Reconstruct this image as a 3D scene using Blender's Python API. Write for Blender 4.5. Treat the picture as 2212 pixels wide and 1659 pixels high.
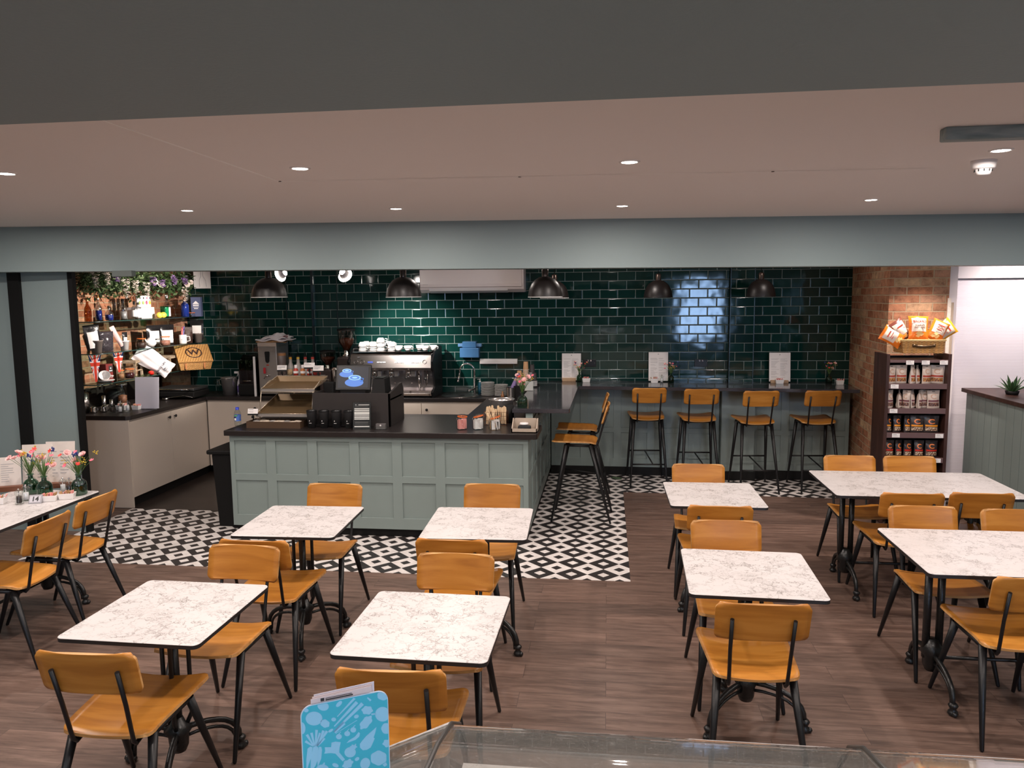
import bpy, bmesh, math, random
from mathutils import Vector, Matrix, Euler
random.seed(7)
PI = math.pi
for o in list(bpy.data.objects):
    bpy.data.objects.remove(o, do_unlink=True)
SC = bpy.context.scene
COL = SC.collection

# ------------------------------------------------------------------ camera
def cam_setup():
    f, p, y, r, H = 1652.17, math.radians(6.537), math.radians(7.131), math.radians(-0.583), 2.076
    fw = Vector((-math.sin(y)*math.cos(p), math.cos(y)*math.cos(p), -math.sin(p)))
    ri = Vector((math.cos(y), math.sin(y), 0)); up = ri.cross(fw)
    c, s = math.cos(r), math.sin(r)
    R, U = c*ri + s*up, -s*ri + c*up
    M = Matrix(((R.x, U.x, -fw.x, 0), (R.y, U.y, -fw.y, 0), (R.z, U.z, -fw.z, H), (0, 0, 0, 1)))
    cd = bpy.data.cameras.new('camera'); cd.sensor_width = 36.0; cd.lens = f/2212*36
    cd.clip_start = 0.05; cd.clip_end = 60
    co = bpy.data.objects.new('camera', cd); COL.objects.link(co); co.matrix_world = M
    SC.camera = co
cam_setup()
SC.view_settings.view_transform = 'Standard'
SC.view_settings.look = 'None'
SC.view_settings.gamma = 1.0
SC.view_settings.use_curve_mapping = False
SC.view_settings.exposure = -0.42
w = bpy.data.worlds.new('world'); SC.world = w; w.use_nodes = True
w.node_tree.nodes['Background'].inputs[0].default_value = (0.55, 0.68, 0.9, 1)
w.node_tree.nodes['Background'].inputs[1].default_value = 0.3
try:
    SC.cycles.max_bounces = 8; SC.cycles.diffuse_bounces = 4; SC.cycles.glossy_bounces = 4
    SC.cycles.transmission_bounces = 6; SC.cycles.transparent_max_bounces = 16
    SC.cycles.sample_clamp_indirect = 6.0; SC.cycles.caustics_reflective = False; SC.cycles.caustics_refractive = False
    SC.cycles.use_denoising = True
except Exception: pass

WARM = (1.0, 0.82, 0.70)
# downlight grid of the dining ceiling: x, y
GRID = [(-2.92, 3.50), (-1.47, 3.62), (0.10, 3.73), (1.73, 3.73), (-2.93, 5.15), (-1.48, 5.35), (0.10, 5.52), (1.76, 5.52)]
P_DOWN = 25.0          # W of each downlight
P_FILL = 44.0         # W of each fill panel added unseen behind the camera
P_SPOT = 90.0          # W of each adjustable spot

def lamp(name, kind, loc, energy, color=WARM, parent=None, target=None, **kw):
    ld = bpy.data.lights.new(name, kind); ld.energy = energy; ld.color = color
    for k, v in kw.items(): setattr(ld, k, v)
    lo = bpy.data.objects.new(name, ld); COL.objects.link(lo)
    lo.location = loc
    if target is not None:
        d = Vector(target) - Vector(loc)
        lo.rotation_euler = d.to_track_quat('-Z', 'Y').to_euler()
    if parent is not None:
        lo.parent = parent
    return lo

# ------------------------------------------------------------------ materials
MATS = {}
def lin(c):
    return tuple(((x/12.92) if x <= 0.04045 else ((x+0.055)/1.055)**2.4) for x in c)
def mat(name, col=(0.5, 0.5, 0.5), rough=0.5, metal=0.0, spec=0.5, coat=0.0, emit=None, estr=0.0, var=0.0, vscale=8.0, bump=0.0, bscale=60.0, sheen=0.0):
    if name in MATS: return MATS[name]
    m = bpy.data.materials.new(name); m.use_nodes = True
    nt = m.node_tree; b = nt.nodes['Principled BSDF']
    b.inputs['Base Color'].default_value = (*col, 1); b.inputs['Roughness'].default_value = rough
    b.inputs['Metallic'].default_value = metal; b.inputs['Specular IOR Level'].default_value = spec
    b.inputs['Coat Weight'].default_value = coat; b.inputs['Coat Roughness'].default_value = 0.05
    if emit:
        b.inputs['Emission Color'].default_value = (*emit, 1); b.inputs['Emission Strength'].default_value = estr
    tc = nt.nodes.new('ShaderNodeTexCoord')
    if var > 0:
        n = nt.nodes.new('ShaderNodeTexNoise'); n.inputs['Scale'].default_value = vscale; n.inputs['Detail'].default_value = 4
        nt.links.new(tc.outputs['Object'], n.inputs['Vector'])
        mr = nt.nodes.new('ShaderNodeMapRange'); mr.inputs[1].default_value = 0.3; mr.inputs[2].default_value = 0.7
        mr.inputs[3].default_value = 1-var; mr.inputs[4].default_value = 1+var
        nt.links.new(n.outputs['Fac'], mr.inputs[0])
        mx = nt.nodes.new('ShaderNodeMix'); mx.data_type = 'RGBA'; mx.blend_type = 'MULTIPLY'; mx.inputs[0].default_value = 1
        mx.inputs[6].default_value = (*col, 1); nt.links.new(mr.outputs[0], mx.inputs[7])
        nt.links.new(mx.outputs[2], b.inputs['Base Color'])
    if bump > 0:
        n2 = nt.nodes.new('ShaderNodeTexNoise'); n2.inputs['Scale'].default_value = bscale; n2.inputs['Detail'].default_value = 3
        nt.links.new(tc.outputs['Object'], n2.inputs['Vector'])
        bp = nt.nodes.new('ShaderNodeBump'); bp.inputs['Strength'].default_value = bump; bp.inputs['Distance'].default_value = 0.004
        nt.links.new(n2.outputs['Fac'], bp.inputs['Height']); nt.links.new(bp.outputs['Normal'], b.inputs['Normal'])
    MATS[name] = m
    return m
def thin_glass(name, tint=(0.93, 0.96, 0.95), refl=1.0, rough=0.02, base=None, dust=0.0):
    if name in MATS: return MATS[name]
    m = bpy.data.materials.new(name); m.use_nodes = True; nt = m.node_tree; nt.nodes.clear()
    out = nt.nodes.new('ShaderNodeOutputMaterial'); tr = nt.nodes.new('ShaderNodeBsdfTransparent')
    tr.inputs[0].default_value = (*tint, 1)
    gl = nt.nodes.new('ShaderNodeBsdfGlossy'); gl.inputs['Roughness'].default_value = rough
    ge = nt.nodes.new('ShaderNodeNewGeometry'); dt = nt.nodes.new('ShaderNodeVectorMath'); dt.operation = 'DOT_PRODUCT'
    nt.links.new(ge.outputs['Incoming'], dt.inputs[0]); nt.links.new(ge.outputs['Normal'], dt.inputs[1])
    def mm(op, a, b_=None, c_=None):
        q = nt.nodes.new('ShaderNodeMath'); q.operation = op
        for i_, v_ in enumerate((a, b_, c_)):
            if v_ is None: continue
            if isinstance(v_, (int, float)): q.inputs[i_].default_value = v_
            else: nt.links.new(v_, q.inputs[i_])
        return q
    mu = mm('MULTIPLY_ADD', mm('POWER', mm('SUBTRACT', 1.0, mm('ABSOLUTE', dt.outputs['Value']).outputs[0]).outputs[0], 4.5).outputs[0], 0.9*refl, 0.085*refl)
    mx = nt.nodes.new('ShaderNodeMixShader'); nt.links.new(mu.outputs[0], mx.inputs[0])
    nt.links.new(tr.outputs[0], mx.inputs[1]); nt.links.new(gl.outputs[0], mx.inputs[2])
    last = mx
    if dust > 0:
        df = nt.nodes.new('ShaderNodeBsdfDiffuse'); df.inputs[0].default_value = (0.7, 0.68, 0.66, 1)
        no = nt.nodes.new('ShaderNodeTexNoise'); no.inputs['Scale'].default_value = 260; no.inputs['Detail'].default_value = 2
        tc = nt.nodes.new('ShaderNodeTexCoord'); nt.links.new(tc.outputs['Object'], no.inputs['Vector'])
        r = nt.nodes.new('ShaderNodeMapRange'); r.inputs[1].default_value = 0.6; r.inputs[2].default_value = 0.75; r.inputs[3].default_value = dust*0.35; r.inputs[4].default_value = dust*2.2
        nt.links.new(no.outputs['Fac'], r.inputs[0])
        m2 = nt.nodes.new('ShaderNodeMixShader'); nt.links.new(r.outputs[0], m2.inputs[0])
        nt.links.new(mx.outputs[0], m2.inputs[1]); nt.links.new(df.outputs[0], m2.inputs[2]); last = m2
    nt.links.new(last.outputs[0], out.inputs[0])
    MATS[name] = m; return m

class NT:      # small node helper
    def __init__(s, name, rough=0.5, spec=0.5):
        s.m = bpy.data.materials.new(name); s.m.use_nodes = True; s.nt = s.m.node_tree; s.b = s.nt.nodes['Principled BSDF']
        s.b.inputs['Roughness'].default_value = rough; s.b.inputs['Specular IOR Level'].default_value = spec
        MATS[name] = s.m; s.tc = s.nt.nodes.new('ShaderNodeTexCoord'); s.obj = s.tc.outputs['Object']
    def n(s, t, ins=None, **kw):
        nd = s.nt.nodes.new(t)
        for k, v in kw.items(): setattr(nd, k, v)
        for k, v in (ins or {}).items():
            if isinstance(v, bpy.types.NodeSocket): s.nt.links.new(v, nd.inputs[k])
            else: nd.inputs[k].default_value = v
        return nd
    def math(s, op, a, b=None, c=None):
        nd = s.nt.nodes.new('ShaderNodeMath'); nd.operation = op
        for i, v in enumerate((a, b, c)):
            if v is None: continue
            if isinstance(v, bpy.types.NodeSocket): s.nt.links.new(v, nd.inputs[i])
            else: nd.inputs[i].default_value = v
        return nd.outputs[0]
    def mix(s, f, a, b, mode='MIX'):
        nd = s.nt.nodes.new('ShaderNodeMix'); nd.data_type = 'RGBA'; nd.blend_type = mode
        for i, v in ((0, f), (6, a), (7, b)):
            if isinstance(v, bpy.types.NodeSocket): s.nt.links.new(v, nd.inputs[i])
            else: nd.inputs[i].default_value = v if i == 0 else (*v[:3], 1)
        return nd.outputs[2]
    def ramp(s, f, stops):
        nd = s.nt.nodes.new('ShaderNodeValToRGB'); s.nt.links.new(f, nd.inputs[0]); e = nd.color_ramp.elements
        while len(e) < len(stops): e.new(0.5)
        for i, (p, c) in enumerate(stops):
            e[i].position = p; e[i].color = (*c, 1) if len(c) == 3 else c
        return nd.outputs[0]
    def rng(s, f, a, b, c, d):
        nd = s.nt.nodes.new('ShaderNodeMapRange'); s.nt.links.new(f, nd.inputs[0])
        for i, v in enumerate((a, b, c, d)): nd.inputs[i+1].default_value = v
        return nd.outputs[0]
    def col(s, sock): s.nt.links.new(sock, s.b.inputs['Base Color'])
    def rgh(s, sock): s.nt.links.new(sock, s.b.inputs['Roughness'])
    def bump(s, h, strength=0.5, dist=0.003):
        nd = s.n('ShaderNodeBump', {'Height': h, 'Strength': strength, 'Distance': dist})
        s.nt.links.new(nd.outputs[0], s.b.inputs['Normal'])
    def noise(s, scale, detail=4, vec=None, rough=0.5, dist=0.0):
        return s.n('ShaderNodeTexNoise', {'Vector': vec or s.obj, 'Scale': scale, 'Detail': detail, 'Roughness': rough, 'Distortion': dist}).outputs['Fac']
    def mapv(s, scale=(1, 1, 1), rot=(0, 0, 0), loc=(0, 0, 0), vec=None):
        return s.n('ShaderNodeMapping', {'Vector': vec or s.obj, 'Scale': scale, 'Rotation': rot, 'Location': loc}).outputs[0]

def m_floor():
    k = NT('brown_wood_plank_floor', 0.38, 0.4)
    br = k.n('ShaderNodeTexBrick', {'Vector': k.obj, 'Color1': (0, 0, 0, 1), 'Color2': (1, 1, 1, 1), 'Mortar': (0.5, 0.5, 0.5, 1), 'Scale': 1.0, 'Mortar Size': 0.0012, 'Mortar Smooth': 0.3, 'Brick Width': 1.22, 'Row Height': 0.152}, offset=0.37)
    tone = k.n('ShaderNodeSeparateColor', {0: br.outputs['Color']}).outputs[0]
    off = k.n('ShaderNodeCombineXYZ', {0: k.math('MULTIPLY', tone, 7.0), 1: k.math('MULTIPLY', tone, 3.0), 2: 0.0}).outputs[0]
    v = k.n('ShaderNodeVectorMath', {0: k.mapv((1.0, 9.0, 1)), 1: off}, operation='ADD').outputs[0]
    g1 = k.noise(2.6, 7, v, 0.62, 0.6); g2 = k.noise(9, 6, k.mapv((1, 14, 1)), 0.6)
    g = k.math('ADD', k.math('MULTIPLY', g1, 0.7), k.math('MULTIPLY', g2, 0.3))
    c = k.ramp(g, [(0.30, (0.066, 0.040, 0.031)), (0.46, (0.128, 0.080, 0.062)), (0.56, (0.178, 0.115, 0.090)), (0.72, (0.255, 0.172, 0.138))])
    c = k.mix(1.0, c, k.ramp(tone, [(0, (0.80, 0.80, 0.80)), (1, (1.12, 1.09, 1.07))]), 'MULTIPLY')
    c = k.mix(br.outputs['Fac'], c, (0.05, 0.032, 0.026))
    k.col(c); k.rgh(k.rng(g, 0.3, 0.7, 0.48, 0.34))
    k.bump(k.math('SUBTRACT', k.math('MULTIPLY', g, 0.25), br.outputs['Fac']), 0.25, 0.0012)
m_floor()

def m_diamond():
    k = NT('black_and_white_diamond_tile', 0.42, 0.4)
    sp = k.n('ShaderNodeSeparateXYZ', {0: k.obj}).outputs
    a = k.math('DIVIDE', k.math('ADD', sp[0], 0.26), 0.238); b = k.math('DIVIDE', k.math('SUBTRACT', sp[1], 5.55), 0.2435)
    u = k.math('ADD', k.math('ADD', a, b), 0.5); v = k.math('ADD', k.math('SUBTRACT', a, b), 0.5)
    par = k.math('MODULO', k.math('ABSOLUTE', k.math('ADD', k.math('FLOOR', u), k.math('FLOOR', v))), 2.0)
    fu = k.math('ABSOLUTE', k.math('SUBTRACT', k.math('FRACT', u), 0.5)); fv = k.math('ABSOLUTE', k.math('SUBTRACT', k.math('FRACT', v), 0.5))
    mxx = k.math('MAXIMUM', fu, fv)
    inner = k.math('LESS_THAN', mxx, 0.185)
    par = k.math('GREATER_THAN', par, 0.5)
    x = k.math('ABSOLUTE', k.math('SUBTRACT', par, inner))
    st = k.noise(14, 5, None, 0.6)
    wht = k.ramp(st, [(0.35, (0.68, 0.63, 0.60)), (0.65, (0.84, 0.79, 0.76))])
    blk = k.ramp(st, [(0.35, (0.020, 0.017, 0.017)), (0.65, (0.034, 0.029, 0.029))])
    c = k.mix(x, blk, wht)
    grout = k.math('GREATER_THAN', mxx, 0.492)
    c = k.mix(k.math('MULTIPLY', grout, 0.6), c, (0.16, 0.14, 0.13))
    k.col(c)
m_diamond()

def m_tile(name, swap):      # dark green glazed metro tiles; swap: which axis runs along the wall
    k = NT(name, 0.07, 0.55)
    sp = k.n('ShaderNodeSeparateXYZ', {0: k.obj}).outputs
    hx = sp[0] if swap == 'x' else sp[1]
    vec = k.n('ShaderNodeCombineXYZ', {0: k.math('ADD', hx, 20.3+0.033), 1: k.math('ADD', sp[2], 0.022), 2: 0.0}).outputs[0]
    br = k.n('ShaderNodeTexBrick', {'Vector': vec, 'Color1': (0, 0, 0, 1), 'Color2': (1, 1, 1, 1), 'Mortar': (0.5, 0.5, 0.5, 1), 'Scale': 1.0, 'Mortar Size': 0.0023, 'Mortar Smooth': 0.0, 'Brick Width': 0.2035, 'Row Height': 0.1030}, offset=0.5)
    b2 = k.n('ShaderNodeTexBrick', {'Vector': vec, 'Scale': 1.0, 'Mortar Size': 0.0085, 'Mortar Smooth': 1.0, 'Brick Width': 0.2035, 'Row Height': 0.1030}, offset=0.5)
    tone = k.n('ShaderNodeSeparateColor', {0: br.outputs['Color']}).outputs[0]
    c = k.mix(tone, (0.0028, 0.023, 0.0195), (0.0045, 0.036, 0.030))
    c = k.mix(br.outputs['Fac'], c, (0.24, 0.30, 0.285))
    k.col(c)
    k.rgh(k.math('ADD', k.math('MULTIPLY', br.outputs['Fac'], 0.5), 0.07))
    wave = k.noise(7, 1, None, 0.3)
    tilt = k.math('MULTIPLY', k.math('SUBTRACT', tone, 0.5), k.math('MULTIPLY', hx, 0.010))
    h = k.math('ADD', k.math('MULTIPLY', wave, 0.0016), k.math('MULTIPLY', b2.outputs['Fac'], -0.0016))
    bn = k.n('ShaderNodeBump', {'Height': h, 'Strength': 1.0, 'Distance': 1.0}); k.nt.links.new(bn.outputs[0], k.b.inputs['Normal'])
m_tile('dark_green_glazed_tile', 'x'); m_tile('dark_green_glazed_tile_return', 'y')

def m_brick(name, swap):
    k = NT(name, 0.85, 0.2)
    sp = k.n('ShaderNodeSeparateXYZ', {0: k.obj}).outputs
    hx = sp[0] if swap == 'x' else sp[1]
    jig = k.math('MULTIPLY', k.math('SUBTRACT', k.noise(9, 3), 0.5), 0.012)
    vec = k.n('ShaderNodeCombineXYZ', {0: k.math('ADD', k.math('ADD', hx, 20.0), jig), 1: k.math('ADD', sp[2], jig), 2: 0.0}).outputs[0]
    br = k.n('ShaderNodeTexBrick', {'Vector': vec, 'Color1': (0, 0, 0, 1), 'Color2': (1, 1, 1, 1), 'Mortar': (0.5, 0.5, 0.5, 1), 'Scale': 1.0, 'Mortar Size': 0.006, 'Mortar Smooth': 0.35, 'Brick Width': 0.225, 'Row Height': 0.076}, offset=0.5)
    tone = k.n('ShaderNodeSeparateColor', {0: br.outputs['Color']}).outputs[0]
    c = k.ramp(tone, [(0.0, (0.30, 0.120, 0.062)), (0.3, (0.42, 0.20, 0.115)), (0.6, (0.33, 0.150, 0.085)), (0.8, (0.47, 0.31, 0.18)), (1.0, (0.36, 0.185, 0.12))])
    st = k.noise(16, 6, None, 0.7)
    c = k.mix(1.0, c, k.ramp(st, [(0.28, (0.42, 0.38, 0.36)), (0.5, (0.95, 0.95, 0.95)), (0.72, (1.35, 1.30, 1.25))]), 'MULTIPLY')
    c = k.mix(br.outputs['Fac'], c, (0.42, 0.31, 0.20))
    k.col(c)
    k.bump(k.math('ADD', k.math('MULTIPLY', br.outputs['Fac'], -1.0), k.math('MULTIPLY', st, 0.5)), 0.9, 0.009)
m_brick('mottled_red_brick', 'x'); m_brick('mottled_red_brick_return', 'y')

def m_marble():
    k = NT('white_marble_laminate', 0.30, 0.4)
    w1 = k.n('ShaderNodeTexNoise', {'Vector': k.obj, 'Scale': 9.0, 'Detail': 5, 'Roughness': 0.62}).outputs['Color']
    def warp(sc, amt, loc):
        return k.n('ShaderNodeVectorMath', {0: k.mapv(sc, (0, 0, 0.6), loc), 1: k.n('ShaderNodeVectorMath', {0: w1, 1: (amt, amt, amt)}, operation='MULTIPLY').outputs[0]}, operation='ADD').outputs[0]
    def net(sc, amt, loc, width):
        v = k.n('ShaderNodeTexVoronoi', {'Vector': warp(sc, amt, loc), 'Scale': 1.0}, feature='DISTANCE_TO_EDGE').outputs['Distance']
        return k.rng(v, 0.0, width, 1.0, 0.0)
    d1 = k.rng(k.noise(4.5, 3), 0.43, 0.56, 0.25, 1.0)
    d2 = k.rng(k.noise(7.0, 3, k.mapv((1, 1, 1), (0, 0, 0), (4, 2, 1))), 0.50, 0.62, 0.0, 1.0)
    f = k.math('MAXIMUM', k.math('MULTIPLY', net((7, 10, 7), 3.6, (0, 0, 0), 0.055), d1), k.math('MULTIPLY', net((15, 24, 15), 6.0, (3, 1, 0), 0.085), k.math('MULTIPLY', d2, 0.75)))
    f = k.math('MULTIPLY', f, k.rng(k.noise(30, 2), 0.35, 0.6, 0.35, 1.0))
    sm = k.rng(k.noise(6.0, 4, None, 0.6), 0.45, 0.75, 0.0, 0.22)
    c = k.mix(sm, (0.605, 0.57, 0.562), (0.46, 0.42, 0.405))
    c = k.mix(k.math('MULTIPLY', f, 0.95), c, (0.16, 0.135, 0.125))
    k.col(c)
m_marble()

def m_wood(name, dark, mid, light, rough=0.33, scale=1.0, axis=0):
    k = NT(name, rough, 0.4)
    sc = [16.0, 16.0, 16.0]; sc[axis] = 1.6
    v = k.mapv(tuple(x*scale for x in sc))
    rnd = k.n('ShaderNodeObjectInfo').outputs['Random']
    v = k.n('ShaderNodeVectorMath', {0: v, 1: k.n('ShaderNodeCombineXYZ', {0: k.math('MULTIPLY', rnd, 40), 1: k.math('MULTIPLY', rnd, 17), 2: 0.0}).outputs[0]}, operation='ADD').outputs[0]
    g = k.noise(1.3, 6, v, 0.55, 0.8)
    c = k.ramp(g, [(0.3, dark), (0.5, mid), (0.7, light)])
    c = k.mix(1.0, c, k.ramp(rnd, [(0, (0.9, 0.88, 0.85)), (1, (1.1, 1.12, 1.15))]), 'MULTIPLY')
    k.col(c)
m_wood('orange_varnished_plywood', (0.36, 0.130, 0.018), (0.46, 0.180, 0.027), (0.54, 0.230, 0.042))
m_wood('pale_plywood_edge', (0.30, 0.13, 0.035), (0.5, 0.25, 0.08), (0.6, 0.34, 0.13), 0.5)
m_wood('pale_driftwood', (0.20, 0.14, 0.09), (0.33, 0.25, 0.17), (0.45, 0.36, 0.26), 0.7, 2)
m_wood('natural_oak', (0.36, 0.22, 0.12), (0.48, 0.31, 0.18), (0.58, 0.40, 0.25), 0.5, 2)
m_wood('dark_brown_wood', (0.025, 0.010, 0.008), (0.045, 0.018, 0.014), (0.075, 0.032, 0.024), 0.45, 1, 2)
m_wood('worn_timber_joist', (0.14, 0.19, 0.20), (0.24, 0.30, 0.31), (0.36, 0.41, 0.42), 0.6, 1)

def m_wicker():
    k = NT('woven_wicker', 0.6, 0.3)
    sp = k.n('ShaderNodeSeparateXYZ', {0: k.obj}).outputs
    a = k.math('SINE', k.math('MULTIPLY', sp[2], 440.0)); b = k.math('SINE', k.math('MULTIPLY', k.math('ADD', sp[0], sp[1]), 170.0))
    chk = k.math('MULTIPLY', k.math('SIGN', a), b)
    h = k.math('ADD', k.math('MULTIPLY', a, 0.5), k.math('MULTIPLY', chk, 0.5))
    n = k.noise(60, 3)
    c = k.ramp(k.rng(h, -1, 1, 0, 1), [(0.1, (0.16, 0.06, 0.015)), (0.5, (0.50, 0.25, 0.075)), (0.9, (0.72, 0.45, 0.18))])
    c = k.mix(1.0, c, k.ramp(n, [(0.3, (0.8, 0.75, 0.7)), (0.7, (1.1, 1.1, 1.1))]), 'MULTIPLY')
    k.col(c); k.bump(h, 0.8, 0.003)
m_wicker()

PAINT = mat('grey_green_painted_board', (0.225, 0.275, 0.262), 0.42, var=0.03, vscale=3)
PAINT_W = mat('grey_green_wall_paint', (0.240, 0.300, 0.300), 0.6, bump=0.15, bscale=140)
CEIL = mat('blush_white_ceiling_paint', (0.86, 0.805, 0.78), 0.8, bump=0.05, bscale=90)
TAUPE = mat('taupe_cabinet_laminate', (0.62, 0.53, 0.45), 0.42)
TOPK = mat('black_brown_worktop', (0.016, 0.012, 0.0115), 0.36, var=0.15, vscale=40)
QUARTZ = mat('polished_charcoal_quartz', (0.040, 0.038, 0.045), 0.10, var=0.15, vscale=90)
BLK = mat('satin_black_metal', (0.007, 0.007, 0.008), 0.38, spec=0.4)
BLKM = mat('matt_black', (0.006, 0.0055, 0.0055), 0.6, spec=0.25)
CAST = mat('black_cast_iron', (0.010, 0.010, 0.010), 0.32, bump=0.3, bscale=80)
PLY = MATS['orange_varnished_plywood']
STEEL = mat('brushed_stainless_steel', (0.62, 0.58, 0.56), 0.24, 1.0)
CHROME = mat('polished_chrome', (0.8, 0.78, 0.77), 0.07, 1.0)
WHITE = mat('glazed_white_ceramic', (0.80, 0.77, 0.75), 0.22)
PLASW = mat('white_plastic', (0.78, 0.74, 0.73), 0.35)
PAPER = mat('white_paper', (0.82, 0.78, 0.76), 0.7)
INK = mat('black_ink', (0.03, 0.028, 0.028), 0.6)
GREY = mat('grey_plastic', (0.30, 0.29, 0.29), 0.5)
GLASS = thin_glass('clear_glass')
GLASSG = thin_glass('green_tinted_glass', (0.78, 0.88, 0.84), 1.0)
BRASS = mat('antique_brass_wire', (0.55, 0.36, 0.16), 0.3, 1.0)
# ------------------------------------------------------------------ mesh helpers
class MB:
    def __init__(s): s.v = []; s.f = []; s.mi = []; s.sm = []
    def add(s, vs, fs, mi=0, smooth=False, M=None):
        o = len(s.v)
        for p in vs:
            p = Vector(p)
            if M is not None: p = M @ p
            s.v.append(tuple(p))
        for f in fs:
            s.f.append(tuple(i+o for i in f)); s.mi.append(mi); s.sm.append(smooth)
        return s
    def box(s, x0, x1, y0, y1, z0, z1, mi=0, M=None):
        vs = [(x, y, z) for z in (z0, z1) for y in (y0, y1) for x in (x0, x1)]
        return s.add(vs, [(0, 2, 3, 1), (4, 5, 7, 6), (0, 1, 5, 4), (2, 6, 7, 3), (0, 4, 6, 2), (1, 3, 7, 5)], mi, False, M)
    def cbox(s, c, d, mi=0, M=None):
        return s.box(c[0]-d[0]/2, c[0]+d[0]/2, c[1]-d[1]/2, c[1]+d[1]/2, c[2]-d[2]/2, c[2]+d[2]/2, mi, M)
    def prism(s, poly, z0, z1, mi=0, M=None, side=None):
        n = len(poly); vs = [(x, y, z0) for x, y in poly]+[(x, y, z1) for x, y in poly]
        s.add(vs, [tuple(range(n-1, -1, -1)), tuple(range(n, 2*n))], mi, False, M)
        s.add(vs, [(i, (i+1) % n, n+(i+1) % n, n+i) for i in range(n)], mi if side is None else side, False, M)
        return s
    def tube(s, pts, r, n=8, mi=0, caps=True, M=None):
        pts = [Vector(p) for p in pts]; k = len(pts)
        rs = r if isinstance(r, (list, tuple)) else [r]*k
        vs = []; prev = None
        for i, p in enumerate(pts):
            t = (pts[min(i+1, k-1)]-pts[max(i-1, 0)])
            if t.length < 1e-9: t = Vector((0, 0, 1))
            t.normalize()
            if prev is None:
                a = Vector((0, 0, 1)) if abs(t.z) < 0.9 else Vector((1, 0, 0))
                u = t.cross(a).normalized()
            else:
                u = (prev - t*prev.dot(t)).normalized()
            prev = u; w = t.cross(u)
            for j in range(n):
                an = 2*PI*j/n; vs.append(p + (u*math.cos(an)+w*math.sin(an))*rs[i])
        fs = []
        for i in range(k-1):
            for j in range(n):
                fs.append((i*n+j, i*n+(j+1) % n, (i+1)*n+(j+1) % n, (i+1)*n+j))
        s.add(vs, fs, mi, True, M)
        if caps:
            s.add(vs[:n], [tuple(range(n-1, -1, -1))], mi, False, M); s.add(vs[-n:], [tuple(range(n))], mi, False, M)
        return s
    def lathe(s, prof, c=(0, 0, 0), n=24, mi=0, M=None, smooth=True):
        vs = []; fs = []
        for r, z in prof:
            for j in range(n):
                a = 2*PI*j/n; vs.append((c[0]+r*math.cos(a), c[1]+r*math.sin(a), c[2]+z))
        for i in range(len(prof)-1):
            for j in range(n):
                fs.append((i*n+j, i*n+(j+1) % n, (i+1)*n+(j+1) % n, (i+1)*n+j))
        s.add(vs, fs, mi, smooth, M)
        return s
    def cyl(s, c, r, h, n=20, mi=0, r2=None, M=None):
        r2 = r if r2 is None else r2
        s.lathe([(r, 0), (r2, h)], c, n, mi, M)
        ring = lambda rr, z: [(c[0]+rr*math.cos(2*PI*j/n), c[1]+rr*math.sin(2*PI*j/n), c[2]+z) for j in range(n)]
        s.add(ring(r, 0), [tuple(range(n-1, -1, -1))], mi, False, M); s.add(ring(r2, h), [tuple(range(n))], mi, False, M)
        return s
    def ball(s, c, r, n=10, mi=0, M=None, sz=(1, 1, 1)):
        vs = []; fs = []; m = max(4, n//2)
        for i in range(m+1):
            t = PI*i/m
            for j in range(n):
                a = 2*PI*j/n
                vs.append((c[0]+r*sz[0]*math.sin(t)*math.cos(a), c[1]+r*sz[1]*math.sin(t)*math.sin(a), c[2]-r*sz[2]*math.cos(t)))
        for i in range(m):
            for j in range(n): fs.append((i*n+j, i*n+(j+1) % n, (i+1)*n+(j+1) % n, (i+1)*n+j))
        return s.add(vs, fs, mi, True, M)
    def grid(s, fn, nu, nv, mi=0, thick=0.0, M=None, smooth=True):
        # fn(u,v) -> point ; thick along -normal given by fn2
        P = [[Vector(fn(i/nu, j/nv)) for i in range(nu+1)] for j in range(nv+1)]
        top = [p for r_ in P for p in r_]; W = nu+1
        idx = lambda i, j: j*W+i
        fs = [(idx(i, j), idx(i+1, j), idx(i+1, j+1), idx(i, j+1)) for j in range(nv) for i in range(nu)]
        if thick == 0: return s.add(top, fs, mi, smooth, M)
        N = []
        for j in range(nv+1):
            for i in range(nu+1):
                a = P[j][min(i+1, nu)]-P[j][max(i-1, 0)]; b = P[min(j+1, nv)][i]-P[max(j-1, 0)][i]
                c = a.cross(b); N.append(c.normalized() if c.length > 1e-12 else Vector((0, 0, 1)))
        bot = [p-n_*thick for p, n_ in zip(top, N)]
        s.add(top, fs, mi, smooth, M); s.add(bot, [tuple(reversed(f)) for f in fs], mi, smooth, M)
        edge = [idx(i, 0) for i in range(nu)]+[idx(nu, j) for j in range(nv)]+[idx(i, nv) for i in range(nu, 0, -1)]+[idx(0, j) for j in range(nv, 0, -1)]
        k = len(edge); ev = [top[e] for e in edge]+[bot[e] for e in edge]
        s.add(ev, [(i, i+k, (i+1) % k+k, (i+1) % k) for i in range(k)], s.emi if hasattr(s, 'emi') else mi, False, M)
        return s
    def build(s, name, mats, parent=None, loc=None, rotz=0, bevel=0, seg=2, weld=True):
        me = bpy.data.meshes.new(name); me.from_pydata(s.v, [], s.f); me.update()
        if not isinstance(mats, (list, tuple)): mats = [mats]
        for m in mats: me.materials.append(m)
        for p, mi, sm in zip(me.polygons, s.mi, s.sm): p.material_index = mi; p.use_smooth = sm
        if weld:
            bm = bmesh.new(); bm.from_mesh(me); bmesh.ops.remove_doubles(bm, verts=bm.verts, dist=1e-5)
            bmesh.ops.recalc_face_normals(bm, faces=bm.faces); bm.to_mesh(me); bm.free()
        o = bpy.data.objects.new(name, me); COL.objects.link(o)
        if loc is not None: o.location = loc
        if rotz: o.rotation_euler = (0, 0, rotz)
        if parent is not None: o.parent = parent
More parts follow.
